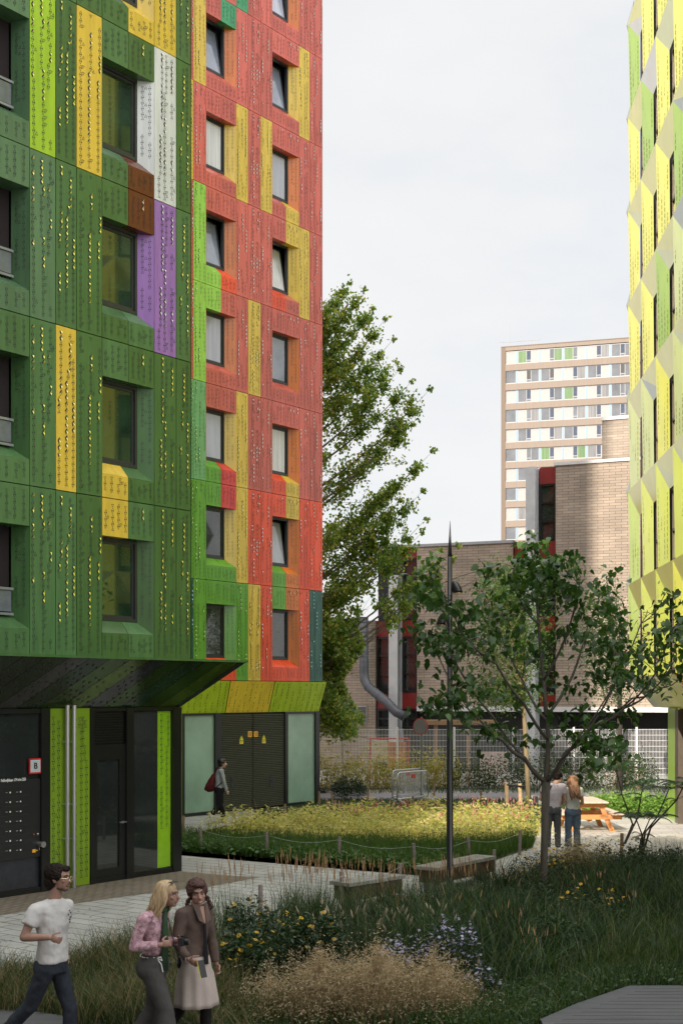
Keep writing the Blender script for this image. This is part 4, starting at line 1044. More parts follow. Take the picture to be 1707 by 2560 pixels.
class Person:
    def __init__(s, label, loc, ang, scale=1., group=None, fine=True, skin=(.42, .25, .18)):
        s.loc = Vector((loc[0], loc[1], 0)); s.a = ang; s.k = scale
        s.f = Vector((math.cos(ang), math.sin(ang), 0)); s.l = Vector((-math.sin(ang), math.cos(ang), 0))
        s.t = thing('person', label, 'person', tuple(s.loc), group)
        s.v = .006 if fine else .011; s.fine = fine
        s.skin = pm('skin_%02d%02d' % (int(skin[0]*100), int(skin[1]*100)), skin, .5, var=.06, scale=9, spec=.35)
        s.J = {}
    def p(s, f, l, z): return s.loc+(s.f*f+s.l*l+Vector((0, 0, z)))*s.k
    def body(s, J, head, yaw=0., pitch=0., roll=0., hands=True, fem=False, legs=True, longs=False):
        """J: joints (f, l, z)"""
        P = {k: s.p(*v) for k, v in J.items()}; s.J = P; k = s.k; m = s.skin; mb = MB()
        g = .92 if fem else 1.
        # head frame
        ha = s.a+yaw; hf = Vector((math.cos(ha)*math.cos(pitch), math.sin(ha)*math.cos(pitch), math.sin(pitch))); hl = Vector((-math.sin(ha), math.cos(ha), 0)); hu = hf.cross(hl)
        if roll: hl, hu = hl*math.cos(roll)+hu*math.sin(roll), hu*math.cos(roll)-hl*math.sin(roll)
        c = s.p(*head); s.hc, s.hf, s.hl, s.hu = c, hf, hl, hu
        H = lambda a, b, u: c+(hf*a+hl*b+hu*u)*k
        s.H = H
        rot = Matrix((hf, hl, hu)).transposed()
        mb.ell(H(-.012, 0, .028), (.097*k, .077*k, .092*k), m, 18, 12, rot)
        mb.ell(H(.028, 0, -.035), (.066*k, .060*k, .075*k), m, 14, 10, rot)
        mb.ell(H(.060, 0, -.088), (.027*k, .030*k, .022*k), m, 10, 8, rot)      # chin
        mb.ell(H(.020, 0, -.070), (.055*k, .053*k, .035*k), m, 12, 8, rot)       # jaw
        mb.tube([H(.083, 0, .015), H(.112, 0, -.032), H(.09, 0, -.042)], [.010*k, .015*k, .012*k], m, 8)
        mb.ell(H(.080, 0, .030), (.016*k, .055*k, .012*k), m, 10, 6, rot)       # brow
        for q in (-1, 1):
            mb.ell(H(.062, q*.040, -.022), (.022*k, .022*k, .018*k), m, 8, 6, rot)
            mb.ell(H(-.008, q*.080, -.006), (.020*k, .010*k, .032*k), m, 8, 6, rot)
        mb.ell(H(.088, 0, -.062), (.012*k, .024*k, .010*k), m, 8, 6, rot)       # lips
        limb(mb, [H(-.022, 0, -.05), P['neck']], [.052*g*k, .062*g*k], m)
        ch = P['chest']; pe = P['pelvis']
        shv = (P['shL']-P['shR']); sv = shv.normalized(); fv = sv.cross(Vector((0, 0, 1))).normalized()
        if fv.dot(s.f) < 0: fv = -fv
        hv = (P['hipL']-P['hipR']).normalized(); hfv = hv.cross(Vector((0, 0, 1))).normalized()
        s.tors = (sv, fv, hv, hfv)
        mb.rings([(pe-Vector((0, 0, .06*k)), hv*.125*k, hfv*.09*k), (pe+Vector((0, 0, .06*k)), hv*.128*k, hfv*.09*k), (pe.lerp(ch, .45), hv*.116*g*k, hfv*.084*k), (ch, sv*.13*g*k, fv*.09*k), (P['neck'].lerp(ch, .35), sv*.12*g*k, fv*.07*k), (P['neck'], sv*.06*k, fv*.055*k)], m, 18)
        for q in 'LR':
            lo = .78 if longs else 1.
            limb(mb, [P['neck'].lerp(P['sh'+q], .5)-Vector((0, 0, .012*k)), P['sh'+q]-Vector((0, 0, .012*k))], [.044*g*k, .042*g*k], m)
            limb(mb, [P['sh'+q]-Vector((0, 0, .012*k)), P['sh'+q].lerp(P['el'+q], .5), P['el'+q]], [.042*g*k, .044*g*lo*k, .038*g*lo*k], m)
            limb(mb, [P['el'+q], P['el'+q].lerp(P['wr'+q], .35), P['wr'+q]], [.038*g*lo*k, .039*g*lo*k, .026*g*k], m)
            if legs:
                limb(mb, [P['hip'+q], P['hip'+q].lerp(P['kn'+q], .5), P['kn'+q]], [.066*k, .054*k, .042*k], m)
                limb(mb, [P['kn'+q], P['kn'+q].lerp(P['an'+q], .35), P['an'+q]], [.042*k, .042*k, .032*k], m)
            s.hand(mb, P['el'+q], P['wr'+q], P['ha'+q], q)
        s.b = organic(mb, 'body', s.t, s.v*k, m, 3)
    def hand(s, mb, el, wr, ha, q):
        k = s.k; d = (ha-wr).normalized(); fa = (wr-el).normalized()
        inn = (s.l if q == 'R' else -s.l); pn = (inn-d*inn.dot(d)).normalized(); side = d.cross(pn).normalized()   # pn: palm normal, side: across the knuckles
        if side.dot(s.f)+side.z < 0: side = -side
        pc = wr+d*.045*k
        mb.ell(wr+d*.05*k, (.044*k, .036*k, .015*k), s.skin, 10, 7, Matrix((d, side, pn)).transposed())
        for i, (o, L) in enumerate(((.027, .070), (.009, .078), (-.009, .072), (-.026, .058))):
            b = wr+d*.082*k+side*o*k; c1 = b+(d*.6+pn*.55)*L*.45*k; c2 = c1+(d*.05+pn*.9)*L*.33*k; c3 = c2+(-d*.45+pn*.5)*L*.26*k
            mb.tube([b, c1, c2, c3], [.0095*k, .009*k, .008*k, .0068*k], s.skin, 8)
        tb = wr+d*.025*k+side*.028*k
        mb.tube([tb, tb+(d*.4+side*.6+pn*.3)*.035*k, tb+(d*.85+side*.55+pn*.7)*.062*k], [.012*k, .0105*k, .008*k], s.skin, 8)
    def face(s, lips=(.22, .10, .085), brow=(.03, .02, .015), smile=False):
        H = s.H; k = s.k; ew = pm('eye_white', (.7, .68, .65), .3, var=0); ei = pm('eye_dark', (.02, .014, .01), .2, var=0)
        for q in (-1, 1):
            m = MB(); m.ell(H(.079, q*.032, .004), (.0092*k,)*3, ew, 10, 8); e = m.obj('eye', s.t, smooth=True)
            m = MB(); m.ell(H(.0848, q*.032, .004), (.0058*k,)*3, ei, 8, 6); m.tube([H(.086, q*.018, .013), H(.09, q*.034, .0165), H(.082, q*.05, .012)], .0035*k, ei, 6); m.obj('iris', e)
            m = MB(); m.tube([H(.094, q*.014, .030), H(.093, q*.034, .037), H(.078, q*.056, .030)], .0036*k, pm('brow_%02d' % int(brow[0]*100), brow, .8), 6); m.obj('eyebrow', s.t)
        m = MB(); lm = pm('lips_%02d' % int(lips[0]*100), lips, .45, var=.05)
        m.tube([H(.088, -.026, -.056-(-.006 if smile else 0)), H(.101, -.008, -.057), H(.101, .008, -.057), H(.088, .026, -.056-(-.006 if smile else 0))], .0042*k, lm, 8)
        m.tube([H(.086, -.022, -.068+(.004 if smile else 0)), H(.098, 0, -.073), H(.086, .022, -.068+(.004 if smile else 0))], .0044*k, lm, 8)
        if smile: m.tube([H(.090, -.02, -.0615), H(.1, 0, -.065), H(.090, .02, -.0615)], .0035*k, ew, 6)
        m.obj('mouth', s.t, smooth=True)
    def hair_cap(s, mat, name='hair', back=.0, low=-.02, extra=None, fringe=True, thick=.0):
        H = s.H; k = s.k; mb = MB(); rot = Matrix((s.hf, s.hl, s.hu)).transposed()
        t = thick
        mb.ell(H(-.030-back*.5, 0, .045), ((.100+t)*k, (.086+t)*k, (.088+t)*k), mat, 18, 12, rot)
        mb.ell(H(-.056-back, 0, low), ((.066+t)*k, (.078+t)*k, .075*k), mat, 14, 10, rot)
        for q in (-1, 1): mb.ell(H(-.002, q*.068, .030), (.052*k, (.022+t)*k, .045*k), mat, 10, 8, rot)
        if fringe: mb.ell(H(.050, .012, .086), (.045*k, .060*k, .026*k), mat, 12, 8, rot)
        if extra: extra(mb)
        return organic(mb, name, s.t, s.v*k, mat, 2, fold=.022*k, fscale=.014)
    def top(s, name, mat, hem, sleeve=1., loose=1.12, fold=.02, vox=.011, hemw=None, collar=.0, fem=False, open_neck=0.):
        P = s.J; k = s.k; sv, fv, hv, hfv = s.tors; mb = MB(); pe, ch = P['pelvis'], P['chest']; g = .92 if fem else 1.
        hz = s.p(0, 0, hem).z; hc = Vector((pe.x, pe.y, hz)); hw = hemw or (.17, .125)
        wa = pe.lerp(ch, .5)
        ww = (.138 if fem else .158)
        mb.rings([(hc, hv*hw[0]*k, hfv*hw[1]*k), (hc.lerp(wa, .5), hv*(hw[0]+ww)/2*k, hfv*hw[1]*.97*k), (wa, hv*ww*loose*k, hfv*.108*loose*k), (ch, sv*.162*g*loose*k, fv*(.122 if not fem else .125)*loose*k), (ch.lerp(P['neck'], .55), sv*.168*g*loose*k, fv*.10*loose*k), (ch.lerp(P['neck'], .88), sv*.12*g*k, fv*.078*k), (P['neck']+Vector((0, 0, (.012+collar)*k)), sv*.066*k, fv*.066*k)], mat, 22)
        for q in 'LR':
            sh, el, wr = P['sh'+q], P['el'+q], P['wr'+q]
            limb(mb, [ch.lerp(P['neck'], .7).lerp(sh, .5), sh], [.072*g*loose*k, .064*g*loose*k], mat); limb(mb, [P['neck'].lerp(sh, .30)-Vector((0, 0, .02*k)), sh], [.060*g*k, .060*g*k], mat)
            if sleeve <= 1:
                e = sh.lerp(el, sleeve); limb(mb, [sh, sh.lerp(e, .5)], [.066*g*loose*k, .068*loose*g*k], mat); mb.tube([sh.lerp(e, .5), e], [.068*loose*g*k, .072*loose*g*k], mat, 12)
            else:
                e = el.lerp(wr, sleeve-1); limb(mb, [sh, sh.lerp(el, .5), el], [.062*g*k, .056*g*k, .05*g*k], mat); mb.tube([el, el.lerp(e, .5), e], [.05*g*k, .048*g*k, .044*g*k], mat, 12)
        return organic(mb, name, s.t, vox*k, mat, 3, fold=fold*k, fscale=.09)
    def trousers(s, mat, name='trousers', waist=1.0, flare=0., fit=1., fold=.018, vox=.011, cut_=.97):
        P = s.J; k = s.k; sv, fv, hv, hfv = s.tors; mb = MB(); pe = P['pelvis']
        top_ = Vector((pe.x, pe.y, s.p(0, 0, waist).z))
        mb.rings([(pe-Vector((0, 0, .10*k)), hv*.165*fit*k, hfv*.125*fit*k), (pe, hv*.168*fit*k, hfv*.128*fit*k), (top_, hv*.148*k, hfv*.112*k)], mat, 20)
        for q in 'LR':
            hp, kn, an = P['hip'+q], P['kn'+q], P['an'+q]; e = kn.lerp(an, cut_)
            mb.ell(hp-hfv*.03*k, (.098*fit*k,)*3, mat)
            limb(mb, [hp, hp.lerp(kn, .5), kn], [.095*fit*k, .082*fit*k, .066*fit*k], mat)
            mb.tube([kn, kn.lerp(e, .45), e], [.066*fit*k, (.064*fit+flare*.35)*k, (.055*fit+flare)*k], mat, 14)
        return organic(mb, name, s.t, vox*k, mat, 3, fold=fold*k, fscale=.07)
    def shoes(s, mat, sole=None, dirs=None):
        for q in 'LR':
            an = s.J['an'+q]; d = (dirs or {}).get(q, (1, 0, -.25)); dv = (s.f*d[0]+s.l*d[1]+Vector((0, 0, d[2]))).normalized(); k = s.k
            up = Vector((0, 0, 1)); sd = dv.cross(up).normalized(); up = sd.cross(dv)
            mb = MB(); h = an-up*.045*k-dv*.05*k
            limb(mb, [h, h+dv*.10*k-up*.005*k, h+dv*.21*k-up*.016*k], [.042*k, .042*k, .032*k], mat)
            so_ = organic(mb, 'shoe', s.t, .008*k, mat, 3)

def stand(h, **kw):
    """neutral joints for a person of height h (f, l, z)"""
    k = h/1.75
    J = dict(pelvis=(0, 0, .94*k), chest=(.0, 0, 1.28*k), neck=(-.005, 0, 1.475*k), shL=(0, .185*k, 1.42*k), shR=(0, -.185*k, 1.42*k), elL=(-.03, .235*k, 1.12*k), elR=(-.03, -.235*k, 1.12*k),
             wrL=(.03, .24*k, .87*k), wrR=(.03, -.24*k, .87*k), haL=(.05, .24*k, .78*k), haR=(.05, -.24*k, .78*k), hipL=(0, .09*k, .90*k), hipR=(0, -.09*k, .90*k), knL=(.02, .10*k, .48*k), knR=(.02, -.10*k, .48*k), anL=(0, .11*k, .085*k), anR=(0, -.11*k, .085*k))
    J.update(kw); return J
hairD = pm('hair_dark_brown', (.014, .009, .007), .75, spec=.15, var=.5, scale=60, stretch=(1, 1, .15))
blackc = clothmat('black_cloth', (.012, .012, .015)); blackp = pm('black_plastic', (.012, .012, .013), .35)

# --- man in a white T-shirt
s = 272.7; loc = ((131-CX)/s, 12.1)
p1 = Person('man in white t-shirt and dark jeans with glasses walking right', loc, R(-20), skin=(.30, .175, .13))
J = stand(1.83, pelvis=(.0, 0, .95), chest=(.005, 0, 1.30), neck=(.03, 0, 1.515), shR=(-.07, -.175, 1.425), shL=(.05, .17, 1.43), elR=(-.135, -.255, 1.205), elL=(-.06, .22, 1.2), wrR=(.115, -.225, 1.215), wrL=(.0, .2, .98), haR=(.20, -.21, 1.19), haL=(.04, .19, .89),
          hipL=(0, .09, .91), hipR=(0, -.09, .91), knL=(.13, .10, .50), knR=(-.17, -.10, .55), anL=(.11, .11, .09), anR=(-.47, -.10, .26))
p1.body(J, (.075, 0, 1.715), yaw=R(6)); p1.face()
tee = clothmat('white_cotton', (.50, .49, .475), var=.03)
p1.top('t_shirt', tee, .955, sleeve=.52, loose=1.04, fold=.024, hemw=(.178, .132))
p1.trousers(clothmat('dark_denim', (.028, .033, .043), var=.3, scale=10), waist=1.0, fit=.98, cut_=.95)
p1.shoes(pm('tan_leather', (.38, .22, .08), .6), dirs={'R': (.6, 0, -.8)})
p1.hair_cap(hairD, back=.01, low=-.035, thick=.004)
H = p1.H; m = MB(); wire = pm('gold_wire', (.65, .55, .38), .3, .8)
for q in (-1, 1):
    c = H(.108, q*.033, .0); pts = [c+(p1.hl*math.cos(a)*.022+p1.hu*math.sin(a)*.019) for a in np.linspace(0, 2*math.pi, 15)]; m.tube(pts, .0022, wire, 6, cap=False)
    m.tube([H(.105, q*.055, .006), H(-.005, q*.083, .012)], .003, wire, 6)
m.tube([H(.11, -.011, .004), H(.11, .011, .004)], .002, wire, 6); m.obj('spectacles', p1.t)
m = MB(); rot = Matrix((p1.hf, p1.hl, p1.hu)).transposed(); m.ell(H(.056, 0, -.098), (.030, .036, .022), pm('stubble', (.10, .062, .045), .8), 12, 8, rot); m.ell(H(.02, .0, -.085), (.05, .0545, .024), MATS['stubble'], 12, 8, rot); m.tube([H(.094, -.022, -.049), H(.103, 0, -.047), H(.094, .022, -.049)], .0045, MATS['stubble'], 6); m.obj('beard', p1.t, smooth=True)
m = MB(); c = p1.J['chest']+p1.tors[1]*.148+p1.tors[0]*.075+Vector((0, 0, .07))
for i, (dx, dz) in enumerate(((0, .05), (.015, .03), (-.008, .015), (.01, -.01), (.0, -.03), (.006, -.055))):
    q = c+p1.tors[0]*dx+Vector((0, 0, dz)); m.ell(q, (.006, .006, .010), pm('print_black', (.02, .02, .03), .7), 6, 5)
m.obj('chest_print', p1.t)

# --- blonde woman with camera
s = 272.7; loc = ((390-CX)/s, 12.1)
p2 = Person('blonde woman in pink lace top, green scarf and grey flared trousers holding a camera', loc, R(-12), skin=(.28, .16, .12))
J = stand(1.68, pelvis=(-.02, 0, .95), chest=(-.015, 0, 1.24), neck=(.03, 0, 1.415), shR=(-.055, -.165, 1.365), shL=(.02, .165, 1.365), elR=(-.13, -.215, 1.115), elL=(-.02, .21, 1.09), wrR=(.10, -.165, 1.135), wrL=(.16, .13, 1.115), haR=(.19, -.12, 1.15), haL=(.26, .08, 1.13),
          hipL=(-.02, .085, .90), hipR=(-.02, -.085, .90), knL=(-.05, .09, .52), knR=(.13, -.09, .52), anL=(-.22, .10, .12), anR=(.15, -.10, .09))
p2.body(J, (.115, 0, 1.565), yaw=R(-4), fem=True, longs=True); p2.face(lips=(.30, .12, .11), brow=(.12, .08, .05))
lace = clothmat('pink_lace', (.30, .16, .185), var=.45, scale=30, hue=(.46, .30, .34), bump=.5)
p2.top('lace_top', lace, 1.03, sleeve=1.93, loose=.93, fold=.007, hemw=(.135, .105), fem=True)
p2.trousers(clothmat('charcoal_twill', (.060, .057, .055), var=.15, scale=7), waist=1.02, flare=.085, fit=1.08, fold=.012)
p2.shoes(pm('dark_shoe', (.03, .028, .026), .5))
blond = pm('hair_blonde', (.38, .27, .15), .5, var=.35, scale=50, stretch=(1, 1, .12))
def strands(per, mat, n, zlen, back, w0=.012, wave=.012, spread=.085, front=.02, parent=None, seed=1, name='hair'):
    r_ = random.Random(seed); mb = MB(); H = per.H; k = per.k
    mb.ell(H(-.022, 0, .046), (.103*k, .087*k, .090*k), mat, 18, 12, Matrix((per.hf, per.hl, per.hu)).transposed())
    for i in range(n):
        a = -math.pi*.62+1.24*math.pi*i/(n-1)         # round the back of the head from one temple to the other
        x, y = -math.cos(a)*.088-.012, math.sin(a)*.084
        L = zlen*r_.uniform(.8, 1.05); pts = []; ph = r_.random()*6
        for j in range(9):
            t = j/8; z = .075-t*L
            ww = wave*math.sin(ph+t*9)*min(1, t*2)
            bulge = 1+.30*min(1, t*3)
            pts.append(H(x*bulge*(1-.15*t)-back*t*t+ww*.6, y*bulge*(1-.12*t)+ww, z))
        mb.tube([H(x*.55, y*.55, .118), H(x*.85, y*.85, .10)]+pts, [w0*.9*k, w0*1.1*k]+[w0*k*r_.uniform(.9, 1.3)*(1.12-.75*(j/8)**2) for j in range(9)], mat, 7)
    return mb.obj(name, per.t, smooth=True)
strands(p2, blond, 46, .36, .12, w0=.015, wave=.014, seed=2)
m = MB(); H = p2.H
m.tube([H(-.008+.03*math.cos(a), -.096, -.066+.03*math.sin(a)) for a in np.linspace(.2, 5.6, 16)], .0055, pm('pearl', (.8, .8, .78), .3), 8); m.obj('earring', p2.t, smooth=True)
m = MB()
for q in (-1, 1): m.ell(H(.055, q*.035, .118), (.03, .028, .008), blackp, 10, 6, Matrix((p2.hf, p2.hl, p2.hu)).transposed()); m.tube([H(.055, q*.065, .115), H(-.02, q*.095, .06)], .003, wire, 6)
m.obj('sunglasses', p2.t, smooth=True)
scarfm = clothmat('green_scarf', (.028, .055, .028), var=.2); m = MB(); k = p2.J['neck']; sv, fv = p2.tors[0], p2.tors[1]
m.tube([k+fv*.075*math.cos(a)+sv*.075*math.sin(a)+Vector((0, 0, .015)) for a in np.linspace(0, 2*math.pi, 17)], .026, scarfm, 10, cap=False)
c = p2.J['chest']; m.tube([k+fv*.085-sv*.02, c+fv*.135-sv*.03+Vector((0, 0, .05)), c+fv*.135-sv*.03+Vector((0, 0, -.15)), c+fv*.13-sv*.03+Vector((0, 0, -.36))], [.026, .034, .036, .042], scarfm, 10, flat=.45); m.obj('scarf', p2.t, smooth=True)
m = MB(); a = p2.p(.04, 0, 1.015)
pe = p2.J['pelvis']; cord = [Vector((pe.x, pe.y, 1.008))+p2.tors[2]*.148*math.cos(t)+p2.tors[3]*.116*math.sin(t) for t in np.linspace(0, 2*math.pi, 25)]
m.tube(cord, .006, white, 6, cap=False); b = Vector((pe.x, pe.y, 1.0))-p2.tors[2]*.12+p2.tors[3]*.075
m.tube([b, b+Vector((.012, -.01, -.06)), b+Vector((.004, -.01, -.15))], .005, white, 6); m.tube([b, b+Vector((.04, -.01, -.05)), b+Vector((.055, -.005, -.12))], .005, white, 6); m.tube([b, b+Vector((-.03, -.01, .012)), b+Vector((-.04, -.01, -.012)), b], .005, white, 6); m.tube([b, b+Vector((.04, -.01, .012)), b+Vector((.05, -.01, -.014)), b], .005, white, 6)
m.obj('drawstring', p2.t)
cam_o = thing('camera', 'small black camera held in the blonde woman\'s hands', 'camera', tuple(p2.p(.27, -.02, 1.15)))
m = MB(); cc = p2.p(.27, -.03, 1.15); CQ = lambda x, y, z: tuple(cc+p2.f*x+p2.l*y+Vector((0, 0, z)))
m.box(-.022, .022, -.062, .062, -.038, .038, blackp, CQ); m.box(-.015, .015, -.02, .02, .038, .055, blackp, CQ); m.obj('housing', cam_o, bevel=.006)
m = MB(); m.tube([CQ(.022, 0, -.002), CQ(.06, 0, -.004)], .030, blackp, 16); m.tube([CQ(.0601, 0, -.004), CQ(.062, 0, -.004)], .024, glass_dk, 14); m.obj('lens', cam_o)
m = MB(); m.tube([CQ(0, -.062, .02), CQ(-.01, -.08, -.10), CQ(-.03, -.05, -.2), CQ(-.06, -.02, -.16), CQ(-.1, .02, .02), p2.J['neck']+fv*.1+Vector((0, 0, -.06))], .006, blackp, 6, flat=1); m.obj('strap', cam_o)

# --- woman with red braids
s = 265.; loc = ((487-CX)/s, 12.45)
p3 = Person('woman with short red-brown hair and braids in brown shirt and pale skirt, phone in hand', loc, R(-45), skin=(.30, .175, .12))
J = stand(1.66, pelvis=(0, 0, .92), chest=(.0, 0, 1.22), neck=(.02, 0, 1.40), shR=(-.01, -.150, 1.34), shL=(.0, .148, 1.34), elR=(-.01, -.20, 1.075), elL=(.0, .205, 1.06), wrR=(.14, -.185, .945), wrL=(.05, .225, .835), haR=(.235, -.16, .905), haL=(.085, .225, .75),
          hipL=(0, .085, .87), hipR=(0, -.085, .87), knL=(.09, .065, .48), knR=(-.06, -.075, .50), anL=(.08, .06, .09), anR=(-.33, -.10, .16))
p3.body(J, (.045, -.0, 1.525), yaw=R(-28), pitch=R(-2), roll=R(6), fem=True, longs=True); p3.face(smile=True, lips=(.27, .09, .08))
shirt3 = clothmat('brown_shirt', (.10, .07, .058), var=.22, scale=9)
p3.top('shirt', shirt3, .88, sleeve=1.93, loose=.90, fold=.02, hemw=(.142, .118), fem=True)
sv, fv, hv, hfv = p3.tors
m = MB(); m.prism([p3.J['neck']+fv*.082-sv*.045+Vector((0, 0, .012)), p3.J['neck']+fv*.082+sv*.045+Vector((0, 0, .012)), p3.J['chest']+fv*.152+sv*.012+Vector((0, 0, .04)), p3.J['chest']+fv*.152-sv*.012+Vector((0, 0, .04))], fv*.006, p3.skin); m.obj('neckline', p3.t)
m = MB()
for q in (-1, 1): m.prism([p3.J['neck']+fv*.085+sv*q*.03+Vector((0, 0, .03)), p3.J['neck']+fv*.05+sv*q*.085+Vector((0, 0, .04)), p3.J['chest']+fv*.158+sv*q*.07+Vector((0, 0, .07)), p3.J['chest']+fv*.163+sv*q*.012+Vector((0, 0, .04))], fv*.008, shirt3)
m.obj('collar', p3.t)
m = MB(); m.prism([p3.J['chest']+fv*.145+Vector((0, 0, .03))-sv*.012, p3.J['chest']+fv*.145+Vector((0, 0, .03))+sv*.012, p3.J['pelvis']+hfv*.142+sv*.045+Vector((0, 0, -.05)), p3.J['pelvis']+hfv*.142+sv*.0+Vector((0, 0, -.05))], fv*.012, blackc); m.obj('undershirt', p3.t)
skirtm = clothmat('pale_skirt', (.40, .34, .305), var=.1, scale=6); mb = MB(); pe = p3.J['pelvis']
ns = 48
for i, t in enumerate(np.linspace(0, 1, 12)):
    c = Vector((pe.x, pe.y, .94-.47*t))+p3.f*.03*t; wv = .150+.062*t**.8
    tier = (t > .36)+(t > .70)
    for j in range(ns):
        an = 2*math.pi*j/ns; rr = wv*(1+(.02+.05*t)*math.sin(an*(7+2*tier)+tier*1.3+math.sin(an*3))+.02*tier)
        mb.v.append(tuple(c+hv*math.cos(an)*rr+hfv*math.sin(an)*rr*.84))
k_0 = mb.mi(skirtm)
for i in range(11):
    for j in range(ns): q = (j+1) % ns; mb.f.append((i*ns+j, i*ns+q, (i+1)*ns+q, (i+1)*ns+j)); mb.m.append(k_0)
mb.f.append(tuple(11*ns+j for j in range(ns))); mb.m.append(k_0)
mb.obj('skirt', p3.t, smooth=True)
tights = clothmat('black_tights', (.014, .011, .011), var=.3); p3.trousers(tights, 'tights', waist=.85, fit=.86, fold=0, cut_=1.)
p3.shoes(blackp, dirs={'R': (.55, 0, -.8)})
redh = pm('hair_auburn', (.050, .015, .010), .65, var=.5, scale=55, stretch=(1, 1, .15))
def braids(mb):
    H = p3.H
    for q in (-1, 1):
        for i in range(9):
            t = i/8; mb.ell(H(-.03-.01*t, q*(.083+.045*t+.008*(1 if i % 2 else -1)), -.045-.125*t), (.016*(1-.4*t),)*3, redh, 8, 6)
p3.hair_cap(redh, extra=braids, thick=.008, low=.0)
phone = MB(); h = p3.J['haR']; PQ = lambda x, y, z: tuple(h+p3.f*(.055+x+z*-.35)+p3.l*(y+.015)+Vector((0, 0, z-.035)))
phone.box(-.004, .004, -.038, .038, -.075, .075, blackp, PQ); phone.box(-.006, -.004, -.037, .037, -.074, .074, glass_dk, PQ); phone.box(-.005, .005, -.041, -.038, -.076, .076, warn_y, PQ)
tag(phone.obj('phone'), 'dark phone with yellow edge held in the red-haired woman\'s hand', 'phone')
m = MB(); p = p3.J['wrR']; m.tube([p+(Vector((0, 0, 1))*math.cos(a)+p3.l*math.sin(a))*.034 for a in np.linspace(0, 6.28, 13)], .006, steel, 6, cap=False); m.obj('bracelet', p3.t)

# --- walker with a backpack
s = 95.; loc = ((549-CX)/s, 34.7)
p4 = Person('person with dark red backpack and grey sweater walking past the louvre doors', loc, R(10), fine=False, skin=(.60, .38, .28))
J = stand(1.70, chest=(.01, 0, 1.24), neck=(.03, 0, 1.43), shR=(.04, -.18, 1.38), shL=(.0, .18, 1.38), elR=(.10, -.225, 1.12), elL=(-.02, .22, 1.1), wrR=(.17, -.215, .87), wrL=(.05, .22, .88), haR=(.21, -.21, .79), haL=(.08, .22, .80), knR=(-.02, -.1, .50), anR=(-.20, -.1, .24), knL=(.05, .1, .48), anL=(.12, .1, .085))
p4.body(J, (.085, 0, 1.575), fem=True, longs=True); p4.face()
p4.top('sweater', clothmat('grey_knit', (.33, .36, .36), var=.08), .92, sleeve=1.95, loose=1.08, fem=True, vox=.014); p4.trousers(blackc, fit=1.1, vox=.014, waist=.98)
p4.shoes(pm('pale_shoe', (.60, .56, .48), .7), dirs={'R': (.35, 0, -.95)}); p4.hair_cap(pm('hair_black', (.010, .009, .009), .4, var=.3), thick=.006)
bp = thing('backpack', 'dark red drawstring backpack on the walker\'s back', 'backpack', tuple(p4.p(-.25, 0, 1.1))); bm = clothmat('maroon_canvas', (.085, .012, .014), var=.25)
mb = MB(); mb.rings([(p4.p(-.25, 0, .84), p4.l*.10, p4.f*.06), (p4.p(-.265, 0, .89), p4.l*.17, p4.f*.13), (p4.p(-.235, 0, 1.02), p4.l*.165, p4.f*.125), (p4.p(-.19, 0, 1.16), p4.l*.13, p4.f*.085), (p4.p(-.14, 0, 1.30), p4.l*.08, p4.f*.04)], bm, 18)
organic(mb, 'bag', bp, .014, bm, 2, fold=.03, fscale=.08)
for q in (-1, 1):
    m = MB(); m.tube([p4.p(-.13, q*.06, 1.30), p4.p(-.07, q*.11, 1.445), p4.p(.05, q*.125, 1.465), p4.p(.135, q*.13, 1.33), p4.p(.07, q*.17, 1.10), p4.p(-.14, q*.14, .92)], .022, bm, 8, flat=.5); m.obj('strap', bp, smooth=True)
m = MB(); h = p4.J['haR']; m.box(-.008, .008, -.035, .035, -.07, .06, blackp, lambda x, y, z: tuple(h+p4.f*(.06+x)+p4.l*y+Vector((0, 0, z-.03)))); tag(m.obj('phone'), 'black phone in the hand of the walker with the backpack', 'phone')

# --- couple by the picnic table, seen from behind
s = 115.8; loc = ((1381-CX)/s, 28.5)
p5 = Person('man in lilac striped t-shirt and grey trousers, back turned, behind the thin tree', loc, R(82), fine=False, skin=(.50, .30, .22))
J = stand(1.74, chest=(.02, -.02, 1.26), neck=(.05, -.05, 1.455), shR=(.05, -.215, 1.40), shL=(.0, .165, 1.41), elR=(.08, -.27, 1.12), elL=(.02, .27, 1.13), wrR=(.28, -.16, 1.08), wrL=(.27, .1, 1.06), haR=(.36, -.1, 1.1), haL=(.35, .05, 1.08))
p5.body(J, (.10, -.12, 1.585), yaw=R(-35), pitch=R(-22), roll=R(-10))
p5.top('t_shirt', clothmat('lilac_stripe', (.50, .44, .47), var=.2, scale=40), .93, sleeve=.5, loose=1.1, vox=.014); p5.trousers(clothmat('grey_chino', (.085, .09, .095), var=.15), fit=1.02, vox=.014)
p5.shoes(pm('pale_shoe', (.60, .56, .48), .7)); p5.hair_cap(hairD, low=.0, thick=.003)
s = 115.; loc = ((1431-CX)/s, 28.7)
p6 = Person('woman with long light brown hair, white top and blue jeans, back turned beside the man', loc, R(96), fine=False, skin=(.46, .27, .19))
J = stand(1.62, elR=(.05, -.235, 1.02), elL=(.05, .235, 1.02), wrR=(.27, -.12, 1.0), wrL=(.27, .12, 1.0), haR=(.35, -.05, 1.03), haL=(.35, .05, 1.03), shR=(0, -.165, 1.31), shL=(0, .165, 1.31))
p6.body(J, (.05, -.01, 1.49), pitch=R(-20), fem=True)
p6.top('blouse', clothmat('white_top', (.62, .64, .58), var=.05), .845, sleeve=.42, loose=1.08, fem=True, vox=.014, hemw=(.165, .125)); p6.trousers(clothmat('blue_denim', (.105, .15, .21), var=.25, scale=8), fit=1.06, flare=.012, vox=.014, waist=.93)
